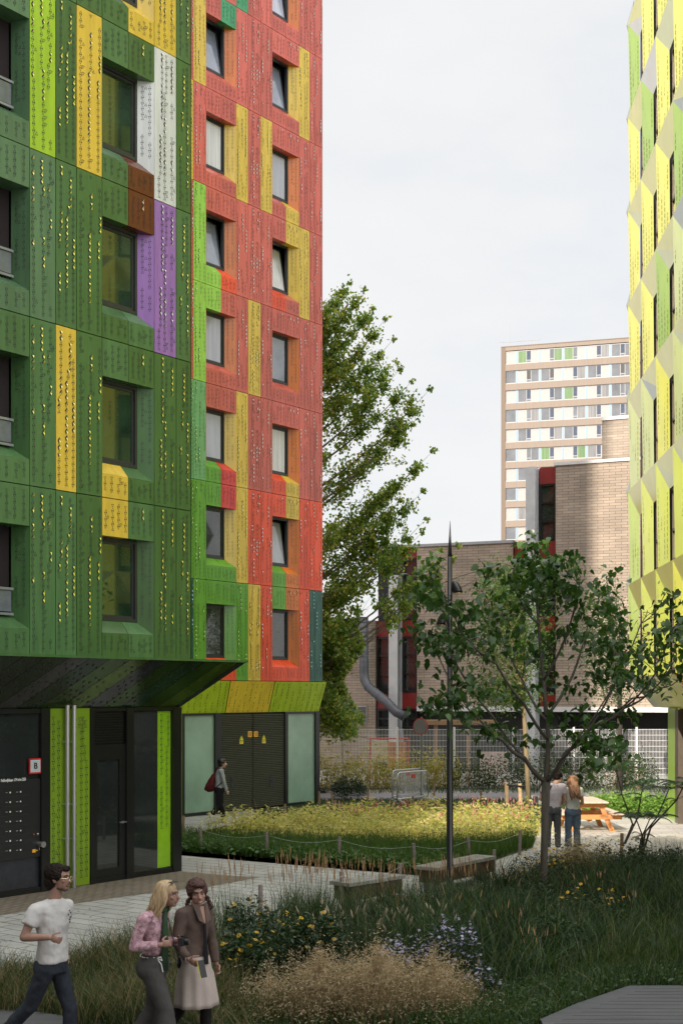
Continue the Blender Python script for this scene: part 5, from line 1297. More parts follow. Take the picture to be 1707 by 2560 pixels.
p6.shoes(pm('pale_shoe', (.60, .56, .48), .7)); lb = pm('hair_light_brown', (.26, .13, .06), .42, var=.4, scale=45, stretch=(1, 1, .12))
strands(p6, lb, 50, .50, .10, w0=.020, wave=.012, seed=5)
m = MB(); H = p6.H; m.tube([H(.02, .09*math.cos(a), .03+.105*math.sin(a)) for a in np.linspace(.1, 3.04, 13)], .010, pm('olive_band', (.10, .08, .05), .7), 8); m.obj('headband', p6.t, smooth=True)
m = MB(); pe = p6.J['pelvis']; m.box(-.05, .05, -.004, .004, -.025, .025, pm('leather_patch', (.25, .10, .04), .7), lambda x, y, z: tuple(pe-p6.tors[3]*(.131+y)-p6.tors[2]*(-.06+x)*-1+Vector((0, 0, z-.025)))); m.obj('belt_patch', p6.t)
# ------------------------------------------------------------------ plants
rng = np.random.default_rng(5)
def unit(v): return v/np.maximum(1e-9, np.linalg.norm(v, axis=-1, keepdims=True))
def leaves(pos, axis, size, ratio=.55, fold=.25, up=None, jitter=.6):
    """folded leaf: two quads sharing the midrib -> (V, F)"""
    N = len(pos); axis = unit(axis); rv = rng.normal(size=(N, 3))
    if up is not None: rv = rv*jitter+np.asarray(up)*1.0
    side = unit(np.cross(axis, rv)); nrm = np.cross(side, axis); s = np.broadcast_to(np.asarray(size, float), (N,))[:, None]
    w = s*ratio*.5; b = pos; m = pos+axis*s*.55-nrm*s*.05; t = pos+axis*s-nrm*s*.14
    l = pos+axis*s*.38+side*w+nrm*w*fold; r_ = pos+axis*s*.38-side*w+nrm*w*fold
    V = np.stack([b, l, t, m, r_], 1).reshape(-1, 3)
    i = (np.arange(N)*5)[:, None]
    Fq = np.concatenate([i+np.array([[0, 3, 2, 1]]), i+np.array([[0, 4, 2, 3]])], 1).reshape(-1, 4)
    return V, Fq
def heart(pos, axis, size, ratio=.8):
    """broad drooping leaf, eight outline points on a midrib"""
    N = len(pos); axis = unit(axis); rv = rng.normal(size=(N, 3))*.45+np.array([0, 0, 1.]); side = unit(np.cross(axis, rv)); nrm = np.cross(side, axis); s = np.broadcast_to(np.asarray(size, float), (N,))[:, None]
    def P(a, b, c): return pos+axis*s*a+side*s*b*ratio+nrm*s*c
    V = np.stack([P(0, 0, 0), P(.35, 0, -.05), P(.7, 0, -.12), P(1.05, 0, -.28), P(-.06, .30, .02), P(.28, .50, .03), P(.66, .33, -.06), P(-.06, -.30, .02), P(.28, -.50, .03), P(.66, -.33, -.06)], 1).reshape(-1, 3)
    i = (np.arange(N)*10)[:, None]
    q = np.array([[0, 1, 5, 4], [1, 2, 6, 5], [2, 3, 3, 6], [1, 0, 7, 8], [2, 1, 8, 9], [3, 2, 9, 3]])
    tri_fix = [[2, 3, 6, 6]]
    Fq = np.concatenate([i+np.array([[0, 1, 5, 4]]), i+np.array([[1, 2, 6, 5]]), i+np.array([[0, 7, 8, 1]]), i+np.array([[1, 8, 9, 2]])], 1).reshape(-1, 4)
    Ft = np.concatenate([i+np.array([[2, 3, 6]]), i+np.array([[2, 9, 3]])], 1).reshape(-1, 3)
    return V, Fq, Ft
def polymesh(name, V, groups, mats, parent=None, smooth=False):
    """groups: list of (F array (m,k), material index)"""
    me = bpy.data.meshes.new(name); me.vertices.add(len(V)); me.vertices.foreach_set('co', V.reshape(-1).astype(np.float32))
    nl = sum(g[0].size for g in groups); npoly = sum(len(g[0]) for g in groups)
    me.loops.add(nl); me.loops.foreach_set('vertex_index', np.concatenate([g[0].reshape(-1) for g in groups]).astype(np.int32))
    st = []; o = 0; mi = []
    for Fg, k in groups:
        st.append(o+np.arange(len(Fg))*Fg.shape[1]); o += Fg.size; mi.append(np.full(len(Fg), k))
    me.polygons.add(npoly); me.polygons.foreach_set('loop_start', np.concatenate(st).astype(np.int32))
    for m in mats: me.materials.append(m)
    me.polygons.foreach_set('material_index', np.concatenate(mi).astype(np.int32))
    if smooth: me.polygons.foreach_set('use_smooth', np.ones(npoly, dtype=bool))
    me.update(calc_edges=True)
    o = bpy.data.objects.new(name, me); col.objects.link(o)
    if parent: o.parent = parent; o.matrix_parent_inverse = Matrix.Translation(-parent.location)
    return o
class Acc:                        # collects numpy geometry with materials
    def __init__(s): s.V = []; s.n = 0; s.g = []; s.mats = []
    def mi(s, m):
        if m not in s.mats: s.mats.append(m)
        return s.mats.index(m)
    def add(s, V, *Fs, mat):
        if len(V) == 0: return
        for Fq in Fs: s.g.append((Fq+s.n, s.mi(mat)))
        s.V.append(V); s.n += len(V)
    def obj(s, name, parent=None, smooth=False): return polymesh(name, np.concatenate(s.V), s.g, s.mats, parent, smooth)
def blades(base, h, az, lean, w, lv=4, bend=1.8):
    N = len(base); d = np.stack([np.cos(az), np.sin(az), np.zeros(N)], 1); fa = rng.uniform(0, 2*np.pi, N); sd = np.stack([np.cos(fa), np.sin(fa), np.zeros(N)], 1)
    Vs = []
    for j in range(lv):
        t = j/(lv-1); c = base+d*(lean*h*t**bend)[:, None]+np.array([0, 0, 1])*(h*t*(1-.25*lean*t))[:, None]
        ww = (w*(1-t**1.6)*.5+.0006)[:, None]; Vs += [c-sd*ww, c+sd*ww]
    V = np.stack(Vs, 1).reshape(-1, 3); i = (np.arange(N)*2*lv)[:, None]
    Fq = np.concatenate([i+np.array([[2*j, 2*j+1, 2*j+3, 2*j+2]]) for j in range(lv-1)], 1).reshape(-1, 4)
    return V, Fq
def pip(px, py, poly):
    ins = np.zeros(len(px), bool); n = len(poly)
    for i in range(n):
        x1, y1 = poly[i]; x2, y2 = poly[(i+1) % n]
        c = ((y1 > py) != (y2 > py)) & (px < (x2-x1)*(py-y1)/(y2-y1+1e-12)+x1); ins ^= c
    return ins
def scatter(poly, n, excl=()):
    """n points on the ground, evenly in the world, inside a photo-pixel polygon"""
    W = np.array([G(*p) for p in poly]); lo, hi = W.min(0), W.max(0); out_ = []; c = 0
    while c < n:
        p = rng.uniform(lo, hi, (n*2, 2)); px = CX+F*p[:, 0]/p[:, 1]; py = HY+F*CH/p[:, 1]
        k = pip(px, py, poly)
        for e in excl: k &= ~pip(px, py, e)
        out_.append(p[k]); c += k.sum()
    p = np.concatenate(out_)[:n]; return np.concatenate([p, np.zeros((n, 1))], 1)
U_ = rng.uniform
def stuffgrass(name, poly, n, h, w, mats, lean=(.1, .7), excl=(), patch=None):
    a = Acc(); parts = np.array_split(scatter(poly, n, excl), len(mats))
    for b, m in zip(parts, mats):
        N = len(b); hh = U_(h[0], h[1], N)
        if patch: hh *= (.7+.6*(.5+.5*np.sin(b[:, 0]*patch+1.3*np.sin(b[:, 1]*patch*.7))))
        V, Fq = blades(b, hh, U_(0, 6.28, N), U_(*lean, N), U_(w[0], w[1], N)); a.add(V, Fq, mat=m)
    return tag(a.obj(name), kind='stuff')
gdark = leafmat('grass_dark', [(0.0114, 0.026, 0.0078), (0.0182, 0.039, 0.0104), (0.026, 0.0494, 0.013), (0.0156, 0.0312, 0.0156)], .25, .5)
gmid = leafmat('grass_mid', [(0.0275, 0.0605, 0.0138), (0.044, 0.0825, 0.0165), (0.0605, 0.0935, 0.0193), (0.033, 0.066, 0.022)], .3, .5)
gtan = leafmat('grass_straw', [(0.21, 0.161, 0.084), (0.266, 0.203, 0.112), (0.175, 0.14, 0.063), (0.14, 0.133, 0.049)], .3, .7)
glit = leafmat('grass_light', [(.06, .11, .03), (.08, .13, .035), (.10, .13, .05)], .3)
gblue = leafmat('grass_blue', [(0.022, 0.0413, 0.0248), (0.0303, 0.0495, 0.0275), (0.0193, 0.033, 0.0165)], .25, .5)
FP = [(-300, 2470), (0, 2446), (344, 2372), (520, 2348), (640, 2332), (800, 2322), (950, 2312), (1100, 2282), (1240, 2237), (1360, 2182), (1420, 2148), (1707, 2178), (1950, 2200), (1950, 2478), (1570, 2476), (1440, 2521), (1350, 2560), (1300, 2590), (190, 2590), (185, 2556), (100, 2543), (0, 2537), (-300, 2530)]
tag(stuffgrass('meadow_grass', FP, 42000, (.08, .30), (.006, .012), [gmid, gdark, gmid, gdark], patch=2.), 'low green meadow grass covering the foreground planting', 'grass')
TALL = [(880, 2330), (1000, 2310), (1120, 2285), (1260, 2235), (1400, 2190), (1707, 2200), (1900, 2210), (1900, 2410), (1560, 2425), (1380, 2460), (1180, 2500), (1000, 2470), (900, 2420)]
tag(stuffgrass('tall_grass', TALL, 19000, (.30, .80), (.006, .015), [gdark, gblue, gdark, gmid, gdark, glit], (.1, .9), patch=1.4), 'tall dark green grass in the shaded planting', 'grass')
LEFT = [(-200, 2466), (0, 2452), (344, 2380), (500, 2362), (600, 2420), (640, 2590), (190, 2590), (185, 2558), (100, 2546), (0, 2541), (-200, 2536)]
tag(stuffgrass('straw_grass', LEFT, 15000, (.22, .52), (.004, .009), [gtan, gmid, gtan, gmid, gdark], (.2, .9), patch=2.3), 'straw and green grass behind the three walkers', 'grass')
golive = leafmat('grass_olive', [(.075, .105, .025), (.10, .125, .03), (.06, .09, .02), (.13, .13, .05)], .3)
tag(stuffgrass('olive_grass', [(1440, 2370), (1707, 2335), (1950, 2340), (1950, 2432), (1560, 2432), (1450, 2440)], 5500, (.15, .42), (.005, .011), [golive, gmid], (.1, .9)), 'lighter olive grass patch at the right above the walkway', 'grass')
tag(stuffgrass('edge_grass', [(1080, 2500), (1300, 2465), (1560, 2425), (1950, 2425), (1950, 2477), (1570, 2475), (1440, 2520), (1350, 2560), (1290, 2590), (1000, 2590)], 8000, (.06, .26), (.005, .011), [gmid, glit, gdark], (.2, 1.1)), 'short mixed grass along the edge of the timber walkway', 'grass')
STR = Acc(); b = scatter(TALL, 420); V, Fq = blades(b, U_(.4, .95, 420), U_(0, 6.28, 420), U_(.1, 1.2, 420), U_(.004, .007, 420), lv=5); STR.add(V, Fq, mat=gtan)
b = scatter(FP, 500); V, Fq = blades(b, U_(.2, .5, 500), U_(0, 6.28, 500), U_(.3, 1.3, 500), U_(.004, .008, 500), lv=5); STR.add(V, Fq, mat=gtan)
tag(STR.obj('dry_stalks'), 'dry straw stalks scattered through the dark grass', 'grass', kind='stuff')
# low leafy cover near the deck and in the bed front
lcover = leafmat('cover_leaf', [(.045, .11, .025), (.065, .14, .035), (.09, .18, .045), (.05, .10, .035)], .25, .45)
def cover(name, poly, n, size, z, mat, label, cat='ground cover'):
    p = scatter(poly, n); p[:, 2] = U_(z[0], z[1], n); ax = np.stack([rng.normal(size=n), rng.normal(size=n), U_(-.4, .5, n)], 1)
    a = Acc(); V, Fq = leaves(p, ax, U_(size*.7, size*1.3, n), .75, .2, up=(0, 0, 1), jitter=.5); a.add(V, Fq, mat=mat); return tag(a.obj(name), label, cat, kind='stuff')
cover('leafy_cover', [(1120, 2500), (1300, 2470), (1560, 2430), (1900, 2420), (1900, 2478), (1570, 2476), (1440, 2521), (1350, 2560), (1300, 2590), (1000, 2590)], 2200, .05, (.03, .15), leafmat('cover_bright', [(0.022, 0.0495, 0.0138), (0.0303, 0.066, 0.0165), (0.0385, 0.077, 0.022)], .3), 'low leafy ground cover along the timber walkway')
BEDF = [(440, 2130), (430, 2090), (560, 2098), (800, 2108), (1100, 2118), (1335, 2100), (1330, 2118), (1243, 2148), (1150, 2176), (1050, 2188), (996, 2177), (777, 2157), (600, 2141)]
cover('bed_cover', [(440, 2131), (432, 2100), (600, 2112), (800, 2128), (1000, 2146), (1150, 2150), (1150, 2176), (1050, 2188), (996, 2177), (777, 2157), (600, 2141)], 5200, .10, (.04, .20), lcover, 'dark leafy ground cover along the front edge of the flower bed')
tag(stuffgrass('bed_grass', BEDF, 21000, (.12, .42), (.006, .013), [leafmat('bed_blade', [(.06, .13, .025), (.085, .165, .03), (.11, .18, .035)], .35), gmid]), 'green grass in the front part of the flower bed', 'grass')
LAWN = [(600, 2062), (640, 2030), (800, 1999), (1400, 1998), (1900, 1998), (2000, 2035), (1560, 2028), (1380, 2034), (1340, 2064), (1000, 2075), (700, 2080)]
tag(stuffgrass('lawn', LAWN, 26000, (.05, .13), (.008, .016), [leafmat('lawn_blade', [(0.021, 0.0525, 0.0126), (0.0315, 0.07, 0.0154), (0.042, 0.084, 0.021)], .25)]), 'short green lawn between the flower bed and the fence', 'lawn')
tag(stuffgrass('verge_grass', [(640, 1984), (640, 1966), (1900, 1966), (1900, 1984)], 9000, (.06, .22), (.008, .016), [gmid, gdark]), 'rough grass verge at the foot of the mesh fence', 'grass')
lit = Acc(); b = np.concatenate([scatter([(-100, 2440), (344, 2368), (640, 2330), (1000, 2300), (1000, 2180), (440, 2130), (300, 2180), (-100, 2250)], 260), scatter([(1345, 2118), (1700, 2160), (1700, 2045), (1390, 2045)], 90)]); b[:, 2] = .012
V, Fq = leaves(b, np.stack([rng.normal(size=len(b)), rng.normal(size=len(b)), np.zeros(len(b))], 1), U_(.03, .07, len(b)), .6, .15, up=(0, 0, 1), jitter=.2); lit.add(V, Fq, mat=leafmat('fallen_leaf', [(.16, .10, .03), (.22, .15, .05), (.10, .08, .03)], .1))
tag(lit.obj('fallen_leaves'), 'small brown leaves fallen on the paving', 'leaves', kind='stuff')
# persicaria bed: pale leaves with sunlight put into their colour, pink spikes
pale = leafmat('bistort_leaf_sunlit', [(.55, .54, .16), (.66, .60, .22), (.72, .60, .30), (.48, .50, .14), (.30, .38, .10), (.70, .54, .34)], .58, .5)
BED = [(505, 2092), (600, 2076), (700, 2066), (860, 2056), (1000, 2052), (1200, 2050), (1335, 2056), (1342, 2088), (1300, 2106), (1150, 2116), (1000, 2112), (800, 2106), (640, 2100)]
a = Acc(); n = 17000; p = scatter(BED, n); p[:, :2] += rng.normal(size=(n, 2))*.30; hump = .62+.42*np.sin(p[:, 0]*2.1+.6*np.sin(p[:, 1]*3))*np.sin(p[:, 1]*1.7+p[:, 0]*.8)+.25*np.sin(p[:, 0]*6.3)*np.sin(p[:, 1]*5.1); p[:, 2] = .04+U_(.05, .62, n)*np.clip(hump, .12, 1.2); V, Fq = leaves(p, np.stack([rng.normal(size=n), rng.normal(size=n), U_(-.5, .8, n)], 1), U_(.06, .13, n), .5, .2, up=(0, 0, 1)); a.add(V, Fq, mat=pale)
b = scatter(BED, 2600); V, Fq = blades(b, U_(.25, .5, 2600), U_(0, 6.28, 2600), U_(0, .3, 2600), U_(.006, .01, 2600)); a.add(V, Fq, mat=gmid)
b = scatter(BED, 420); V, Fq = blades(b, U_(.45, .85, 420), U_(0, 6.28, 420), U_(0, .35, 420), U_(.006, .012, 420)); a.add(V, Fq, mat=pale); tag(a.obj('bistort_foliage'), 'pale yellow-green foliage filling the middle flower bed', 'plants', kind='stuff')
def spikes(acc, base, h, r_, L, mat, n=6, lean=.15):
    """slender tapering flower heads on top of stems"""
    N = len(base); az = U_(0, 6.28, N); off = np.stack([np.cos(az), np.sin(az), np.zeros(N)], 1)*(lean*h)[:, None]; top = base+off+np.array([0, 0, 1])*h[:, None]
    d = unit(off*.6+np.array([0, 0, 1])*(h*.5)[:, None]); s1 = unit(np.cross(d, np.array([[.3, .9, .1]]))); s2 = np.cross(d, s1)
    rows = []
    for t, q in ((0, .35), (.2, 1), (.6, .85), (1, .12)):
        c = top+d*(L*t)[:, None]
        for j in range(n): an = 2*math.pi*j/n; rows.append(c+(s1*math.cos(an)+s2*math.sin(an))*(r_*q)[:, None])
    V = np.stack(rows, 1).reshape(-1, 3); i = (np.arange(N)*4*n)[:, None]
    Fq = np.concatenate([i+np.array([[a_*n+j, a_*n+(j+1) % n, (a_+1)*n+(j+1) % n, (a_+1)*n+j]]) for a_ in range(3) for j in range(n)], 1).reshape(-1, 4)
    acc.add(V, Fq, mat=mat)
    V, Fq = blades(base, h, az, np.full(N, lean), np.full(N, .006), bend=1.0); acc.add(V, Fq, mat=gmid)
pinkf = leafmat('bistort_flower', [(.60, .13, .16), (.66, .24, .25), (.55, .12, .14), (.70, .4, .36)], .3)
a = Acc(); b = scatter([(1000, 2066), (1040, 2046), (1200, 2040), (1340, 2044), (1345, 2080), (1330, 2096), (1150, 2092), (1060, 2085), (1100, 2105), (1300, 2100)], 150); spikes(a, b, U_(.36, .56, 150), U_(.008, .013, 150), U_(.06, .12, 150), pinkf)
b = scatter([(800, 2062), (1000, 2050), (1100, 2070), (900, 2085)], 60); spikes(a, b, U_(.38, .55, 60), U_(.012, .018, 60), U_(.06, .12, 60), pinkf)
tag(a.obj('bistort_flowers'), 'pink bistort flower spikes over the pale flower bed', 'flowers', kind='stuff')

# mixed perennials inside the tall grass
# ---- clumps that stand out
def clump_thing(name, label, cat, px, group=None):
    X, Y = G(*px); return thing(name, label, cat, (X, Y, 0), group), X, Y
def tuft(px, rx, ry, nst, h, label, nspk, mats=(gtan,), group='feathery straw grass clumps', spk=None, lean=(.1, .55)):
    t, X, Y = clump_thing('grass_clump', label, 'ornamental grass', px, group)
    a = Acc(); an = U_(0, 6.28, nst); rr = np.sqrt(U_(0, 1, nst)); b = np.stack([X+rx*rr*np.cos(an), Y+ry*rr*np.sin(an), np.zeros(nst)], 1)
    hh = U_(h[0], h[1], nst)*(1-.25*rr**2); az = an+U_(-.7, .7, nst)
    V, Fq = blades(b, hh, az, U_(*lean, nst), U_(.003, .006, nst)); 
    for k, m in enumerate(mats):
        sel = np.arange(nst) % len(mats) == k; V, Fq = blades(b[sel], hh[sel], az[sel], U_(*lean, sel.sum()), U_(.003, .006, sel.sum())); a.add(V, Fq, mat=m)
    a.obj('stems', t)
    a = Acc(); n = nspk; an = U_(0, 6.28, n); rr = np.clip(np.abs(rng.normal(size=n))*.62, 0, 1.6); lumps = 1+.16*np.sin(an*5)+.1*np.sin(an*9+2)
    hb = (h[1]*.98*np.clip(1-.30*rr**2.2, .35, 1))*lumps*(.9+.1*np.sin(an*3+rr*9)); z = hb*U_(.25, 1.10, n)**.8*np.where(U_(0, 1, n) < .14, U_(1., 1.45, n), 1.)
    p = np.stack([X+rx*1.22*rr*np.cos(an), Y+ry*1.22*rr*np.sin(an), z], 1)
    V, Fq = leaves(p, np.stack([rng.normal(size=n)*.8, rng.normal(size=n)*.8, U_(-.3, 1, n)], 1), U_(.014, .045, n), .24, .1); a.add(V, Fq, mat=spk or gfeather)
    a.obj('panicles', t)
gfeather = leafmat('panicle_straw', [(0.342, 0.266, 0.1615), (0.437, 0.3515, 0.2185), (0.513, 0.418, 0.2755), (0.266, 0.209, 0.114)], .35, .7)
tuft((800, 2543), .42, .40, 900, (.35, .62), 'left lobe of the pale straw grass at the bottom of the picture', 11500)
tuft((945, 2549), .50, .42, 1300, (.45, .68), 'tall middle lobe of the pale straw grass at the bottom of the picture', 16000)
tuft((1085, 2535), .38, .38, 800, (.35, .58), 'right lobe of the pale straw grass below the lilac asters', 8500)
tuft((672, 2545), .34, .34, 420, (.3, .50), 'thin green-gold grass clump left of the pale straw grass', 2600, mats=(gtan, gmid))
tuft((1440, 2205), .62, .5, 520, (.45, .72), 'fluffy straw grass clump right of the thin tree trunk', 6500, mats=(gtan, gmid))
tuft((575, 2470), .3, .3, 260, (.25, .42), 'small straw grass clump beside the brown shirted woman', 1300, mats=(gtan, gmid))
# reed grass with upright plumes
reedh = leafmat('reed_plume', [(.36, .22, .10), (.42, .27, .13), (.30, .18, .08)], .25, .7); gre = leafmat('reed_blade', [(.05, .09, .03), (.08, .11, .04), (.04, .07, .025)], .3)
for i, (x, y, n, hh, lb) in enumerate(((520, 2330, 16, 1.08, 'leftmost sparse reed grass clump by the paving'), (590, 2322, 20, 1.1, 'sparse reed grass clump left of the grey peg'), (700, 2322, 8, .95, 'thin reed grass tuft right of the grey peg'), (735, 2312, 34, 1.16, 'dense reed grass clump left of the first bench'), (800, 2308, 36, 1.12, 'dense reed grass clump at the first bench end'), (880, 2300, 30, 1.05, 'reed grass clump in front of the first bench'), (960, 2298, 26, 1.02, 'reed grass clump at the right end of the first bench'), (1030, 2290, 22, .95, 'reed grass clump between the two benches'), (1130, 2275, 30, .92, 'reed grass clump around the foot of the lamp post'), (1180, 2262, 18, .85, 'reed grass clump before the second bench'))):
    t, X, Y = clump_thing('reed_grass', lb, 'ornamental grass', (x, y), 'upright reed grass clumps along the path')
    b = np.stack([X+rng.normal(size=n)*.15, Y+rng.normal(size=n)*.22, np.zeros(n)], 1); h = U_(.72, 1., n)*hh; L = U_(.14, .26, n)
    a = Acc(); spikes(a, b, h-L, U_(.004, .008, n), L, reedh, lean=.10); a.obj('plumes', t)
    n2 = n*9; b = np.stack([X+rng.normal(size=n2)*.17, Y+rng.normal(size=n2)*.22, np.zeros(n2)], 1); a = Acc(); V, Fq = blades(b, U_(.3, .75, n2)*hh*.85, U_(0, 6.28, n2), U_(.1, .6, n2), U_(.006, .011, n2)); a.add(V, Fq, mat=gre); a.obj('blades', t)
# big arching grass near the thin tree and by the second bench
for (x, y, n, hh, lb) in ((1245, 2262, 190, 1.0, 'arching broad-bladed grass at the right end of the second bench'), (1300, 2262, 150, .85, 'arching broad-bladed grass left of the thin tree trunk'), (1690, 2262, 160, .7, 'bright broad-bladed grass at the right picture edge'), (1395, 2275, 110, .6, 'arching grass at the foot of the thin tree')):
    t, X, Y = clump_thing('broad_grass', lb, 'ornamental grass', (x, y), 'arching broad-bladed grasses')
    b = np.stack([X+rng.normal(size=n)*.16, Y+rng.normal(size=n)*.2, np.zeros(n)], 1); a = Acc(); V, Fq = blades(b, U_(.5, 1., n)*hh, U_(0, 6.28, n), U_(.3, 1.1, n), U_(.012, .022, n), lv=6, bend=2.2); a.add(V, Fq, mat=gdark if x < 1600 else gmid); a.obj('blades', t)
for (x, y, n, hh, m_, lb) in ((1010, 2345, 120, .62, gmid, 'mid green broad-bladed grass behind the lilac asters'), (1150, 2370, 140, .75, glit, 'light green broad-bladed grass right of the tall aster'), (1260, 2400, 130, .6, gblue, 'blue-green grass tussock in the middle of the tall grass'), (1350, 2440, 110, .5, glit, 'light green tussock near the walkway corner'), (1560, 2330, 120, .55, gmid, 'green tussock in the olive grass at the right'), (1250, 2330, 120, .85, gdark, 'dark tall tussock left of the thin tree foot'), (1500, 2290, 110, .6, gblue, 'blue-green tussock right of the low coneflowers'), (1120, 2480, 90, .4, glit, 'small light tussock below the tall aster')):
    t, X, Y = clump_thing('grass_tussock', lb, 'ornamental grass', (x, y), 'green tussocks in the tall grass')
    b = np.stack([X+rng.normal(size=n)*.13, Y+rng.normal(size=n)*.15, np.zeros(n)], 1); a = Acc(); V, Fq = blades(b, U_(.5, 1., n)*hh, U_(0, 6.28, n), U_(.3, 1.2, n), U_(.010, .020, n), lv=6, bend=2.1); a.add(V, Fq, mat=m_); a.obj('blades', t)
    k = 9; b = np.stack([X+rng.normal(size=k)*.12, Y+rng.normal(size=k)*.12, np.zeros(k)], 1); a = Acc(); spikes(a, b, U_(.7, 1.05, k)*hh, U_(.004, .008, k), U_(.07, .14, k), reedh, lean=.25); a.obj('flower_heads', t)
def daisies(acc, pos, r_, petal, centre, np_=9, tilt=.5):
    N = len(pos); nrm = unit(np.stack([rng.normal(size=N)*tilt, rng.normal(size=N)*tilt-.35, np.ones(N)], 1)); s1 = unit(np.cross(nrm, np.array([[.2, 1, .1]]))); s2 = np.cross(nrm, s1); Vs = []
    for j in range(np_):
        a0 = 2*math.pi*j/np_; w = .30
        d = lambda q: s1*math.cos(a0+q)+s2*math.sin(a0+q)
        rr = np.broadcast_to(r_, (N,))[:, None]
        Vs += [pos+d(-w*.6)*rr*.28, pos+d(-w*.7)*rr*.8+nrm*rr*-.08, pos+d(0)*rr*1.0-nrm*rr*.16, pos+d(w*.7)*rr*.8-nrm*rr*.08, pos+d(w*.6)*rr*.28]
    V = np.stack(Vs, 1).reshape(-1, 3); i = (np.arange(N*np_)*5)[:, None]; acc.add(V, (i+np.array([[0, 1, 2, 3, 4]])), mat=petal)
    Vs = [pos+nrm*np.broadcast_to(r_, (N,))[:, None]*.22]+[pos+(s1*math.cos(q)+s2*math.sin(q))*np.broadcast_to(r_, (N,))[:, None]*.32+nrm*np.broadcast_to(r_, (N,))[:, None]*.04 for q in np.linspace(0, 2*math.pi, 7)[:-1]]
    V = np.stack(Vs, 1).reshape(-1, 3); i = (np.arange(N)*7)[:, None]; acc.add(V, np.concatenate([i+np.array([[0, 1+j, 1+(j+1) % 6]]) for j in range(6)], 1).reshape(-1, 3), mat=centre)
yel_p = leafmat('daisy_petal', [(.75, .45, .02), (.82, .55, .04), (.68, .38, .02)], .3); cen = pm('daisy_centre', (.22, .12, .02), .8, var=.2)
lil_p = leafmat('aster_petal', [(.50, .48, .80), (.58, .56, .84), (.44, .41, .72)], .3); cen2 = pm('aster_centre', (.45, .30, .10), .8, var=.1)
leafd = leafmat('perennial_leaf', [(0.0121, 0.0303, 0.011), (0.0193, 0.044, 0.0143), (0.0275, 0.055, 0.0165), (0.0165, 0.0358, 0.0165)], .25, .45)
def bushy(name, label, cat, px, rx, ry, h, nl, ls, mat, flowers=None, group=None, z0=.05, ratio=.4, nstem=60, frough=.13, dome=.35):
    t, X, Y = clump_thing(name, label, cat, px, group)
    n = nl; an = U_(0, 6.28, n); rr = np.sqrt(U_(0, 1, n)); lump = 1+frough*np.sin(an*4+px[0])+frough*.7*np.sin(an*7+rr*8)
    top = h*(1-dome*rr**2)*lump; z = z0+(top-z0)*U_(0, 1, n)**.6
    p = np.stack([X+rx*rr*np.cos(an), Y+ry*rr*np.sin(an), z], 1); a = Acc()
    V, Fq = leaves(p, np.stack([np.cos(an)*.7+rng.normal(size=n)*.6, np.sin(an)*.7+rng.normal(size=n)*.6, U_(-.5, .7, n)], 1), U_(ls*.6, ls*1.3, n), ratio, .25, up=(0, 0, 1), jitter=.7); a.add(V, Fq, mat=mat); a.obj('foliage', t)
    a = Acc(); an = U_(0, 6.28, nstem); rr = np.sqrt(U_(0, 1, nstem)); b = np.stack([X+rx*.8*rr*np.cos(an), Y+ry*.8*rr*np.sin(an), np.zeros(nstem)], 1); V, Fq = blades(b, h*U_(.7, 1.05, nstem), an, U_(.05, .3, nstem), np.full(nstem, .007)); a.add(V, Fq, mat=leafd); a.obj('stems', t)
    if flowers:
        nf, fr, pt_, ct, zr = flowers; an = U_(0, 6.28, nf); rr = np.sqrt(U_(0, 1, nf)); z = h*(1-dome*rr**2)*(1+frough*np.sin(an*4+px[0]))*U_(*zr, nf)
        p = np.stack([X+rx*1.03*rr*np.cos(an), Y+ry*1.03*rr*np.sin(an), z], 1); a = Acc(); daisies(a, p, U_(fr*.8, fr*1.15, nf), pt_, ct); a.obj('flowers', t)['kind'] = 'stuff'
    return t
bushy('leafy_perennial', 'dark leafy perennial among the tall grass behind the walkway', 'plant', (1390, 2400), .35, .3, .5, 1100, .08, leafd, None)
bushy('leafy_perennial', 'dark leafy perennial at the foot of the thin tree', 'plant', (1330, 2300), .4, .35, .55, 1200, .08, leafd, None)
bushy('leafy_perennial', 'leafy perennial in the straw grass behind the walkers', 'plant', (455, 2470), .35, .3, .4, 900, .08, leafd, None)
gp = 'yellow coneflower plants'
bushy('coneflower', 'yellow coneflower clump beside the brown shirted woman', 'flowers', (610, 2480), .30, .3, .62, 1500, .09, leafd, (26, .032, yel_p, cen, (.8, 1.1)), gp)
bushy('coneflower', 'largest yellow coneflower clump left of the pale straw grass', 'flowers', (690, 2440), .42, .4, .72, 1900, .075, leafd, (40, .028, yel_p, cen, (.75, 1.1)), gp)
bushy('coneflower', 'yellow coneflower clump behind the pale straw grass', 'flowers', (790, 2430), .30, .35, .70, 1500, .09, leafd, (24, .03, yel_p, cen, (.8, 1.1)), gp)
bushy('coneflower', 'sparse yellow coneflowers by the grey peg at the paving', 'flowers', (625, 2352), .35, .3, .55, 700, .07, leafd, (16, .03, yel_p, cen, (.85, 1.2)), gp)
for x, y, lb in ((1345, 2225, 'yellow coneflowers left of the thin tree trunk in front of the bed'), (1405, 2205, 'yellow coneflowers in front of the couple'), (1475, 2190, 'yellow coneflowers below the picnic table'), (1560, 2195, 'yellow coneflowers right of the terrace peg')):
    bushy('coneflower', lb, 'flowers', (x, y), .5, .4, .62, 900, .06, leafd, (46, .026, yel_p, cen, (.85, 1.35)), gp, frough=.2)
bushy('coneflower', 'low yellow coneflowers in the tall grass right of the tree foot', 'flowers', (1470, 2330), .55, .5, .60, 900, .06, gdark, (26, .026, yel_p, cen, (.8, 1.15)), gp)
ga = 'lilac aster bushes'
bushy('aster_bush', 'lilac aster bush behind the straw grass, leftmost', 'flowers', (985, 2478), .20, .2, .60, 900, .05, leafd, (110, .021, lil_p, cen2, (.75, 1.05)), ga)
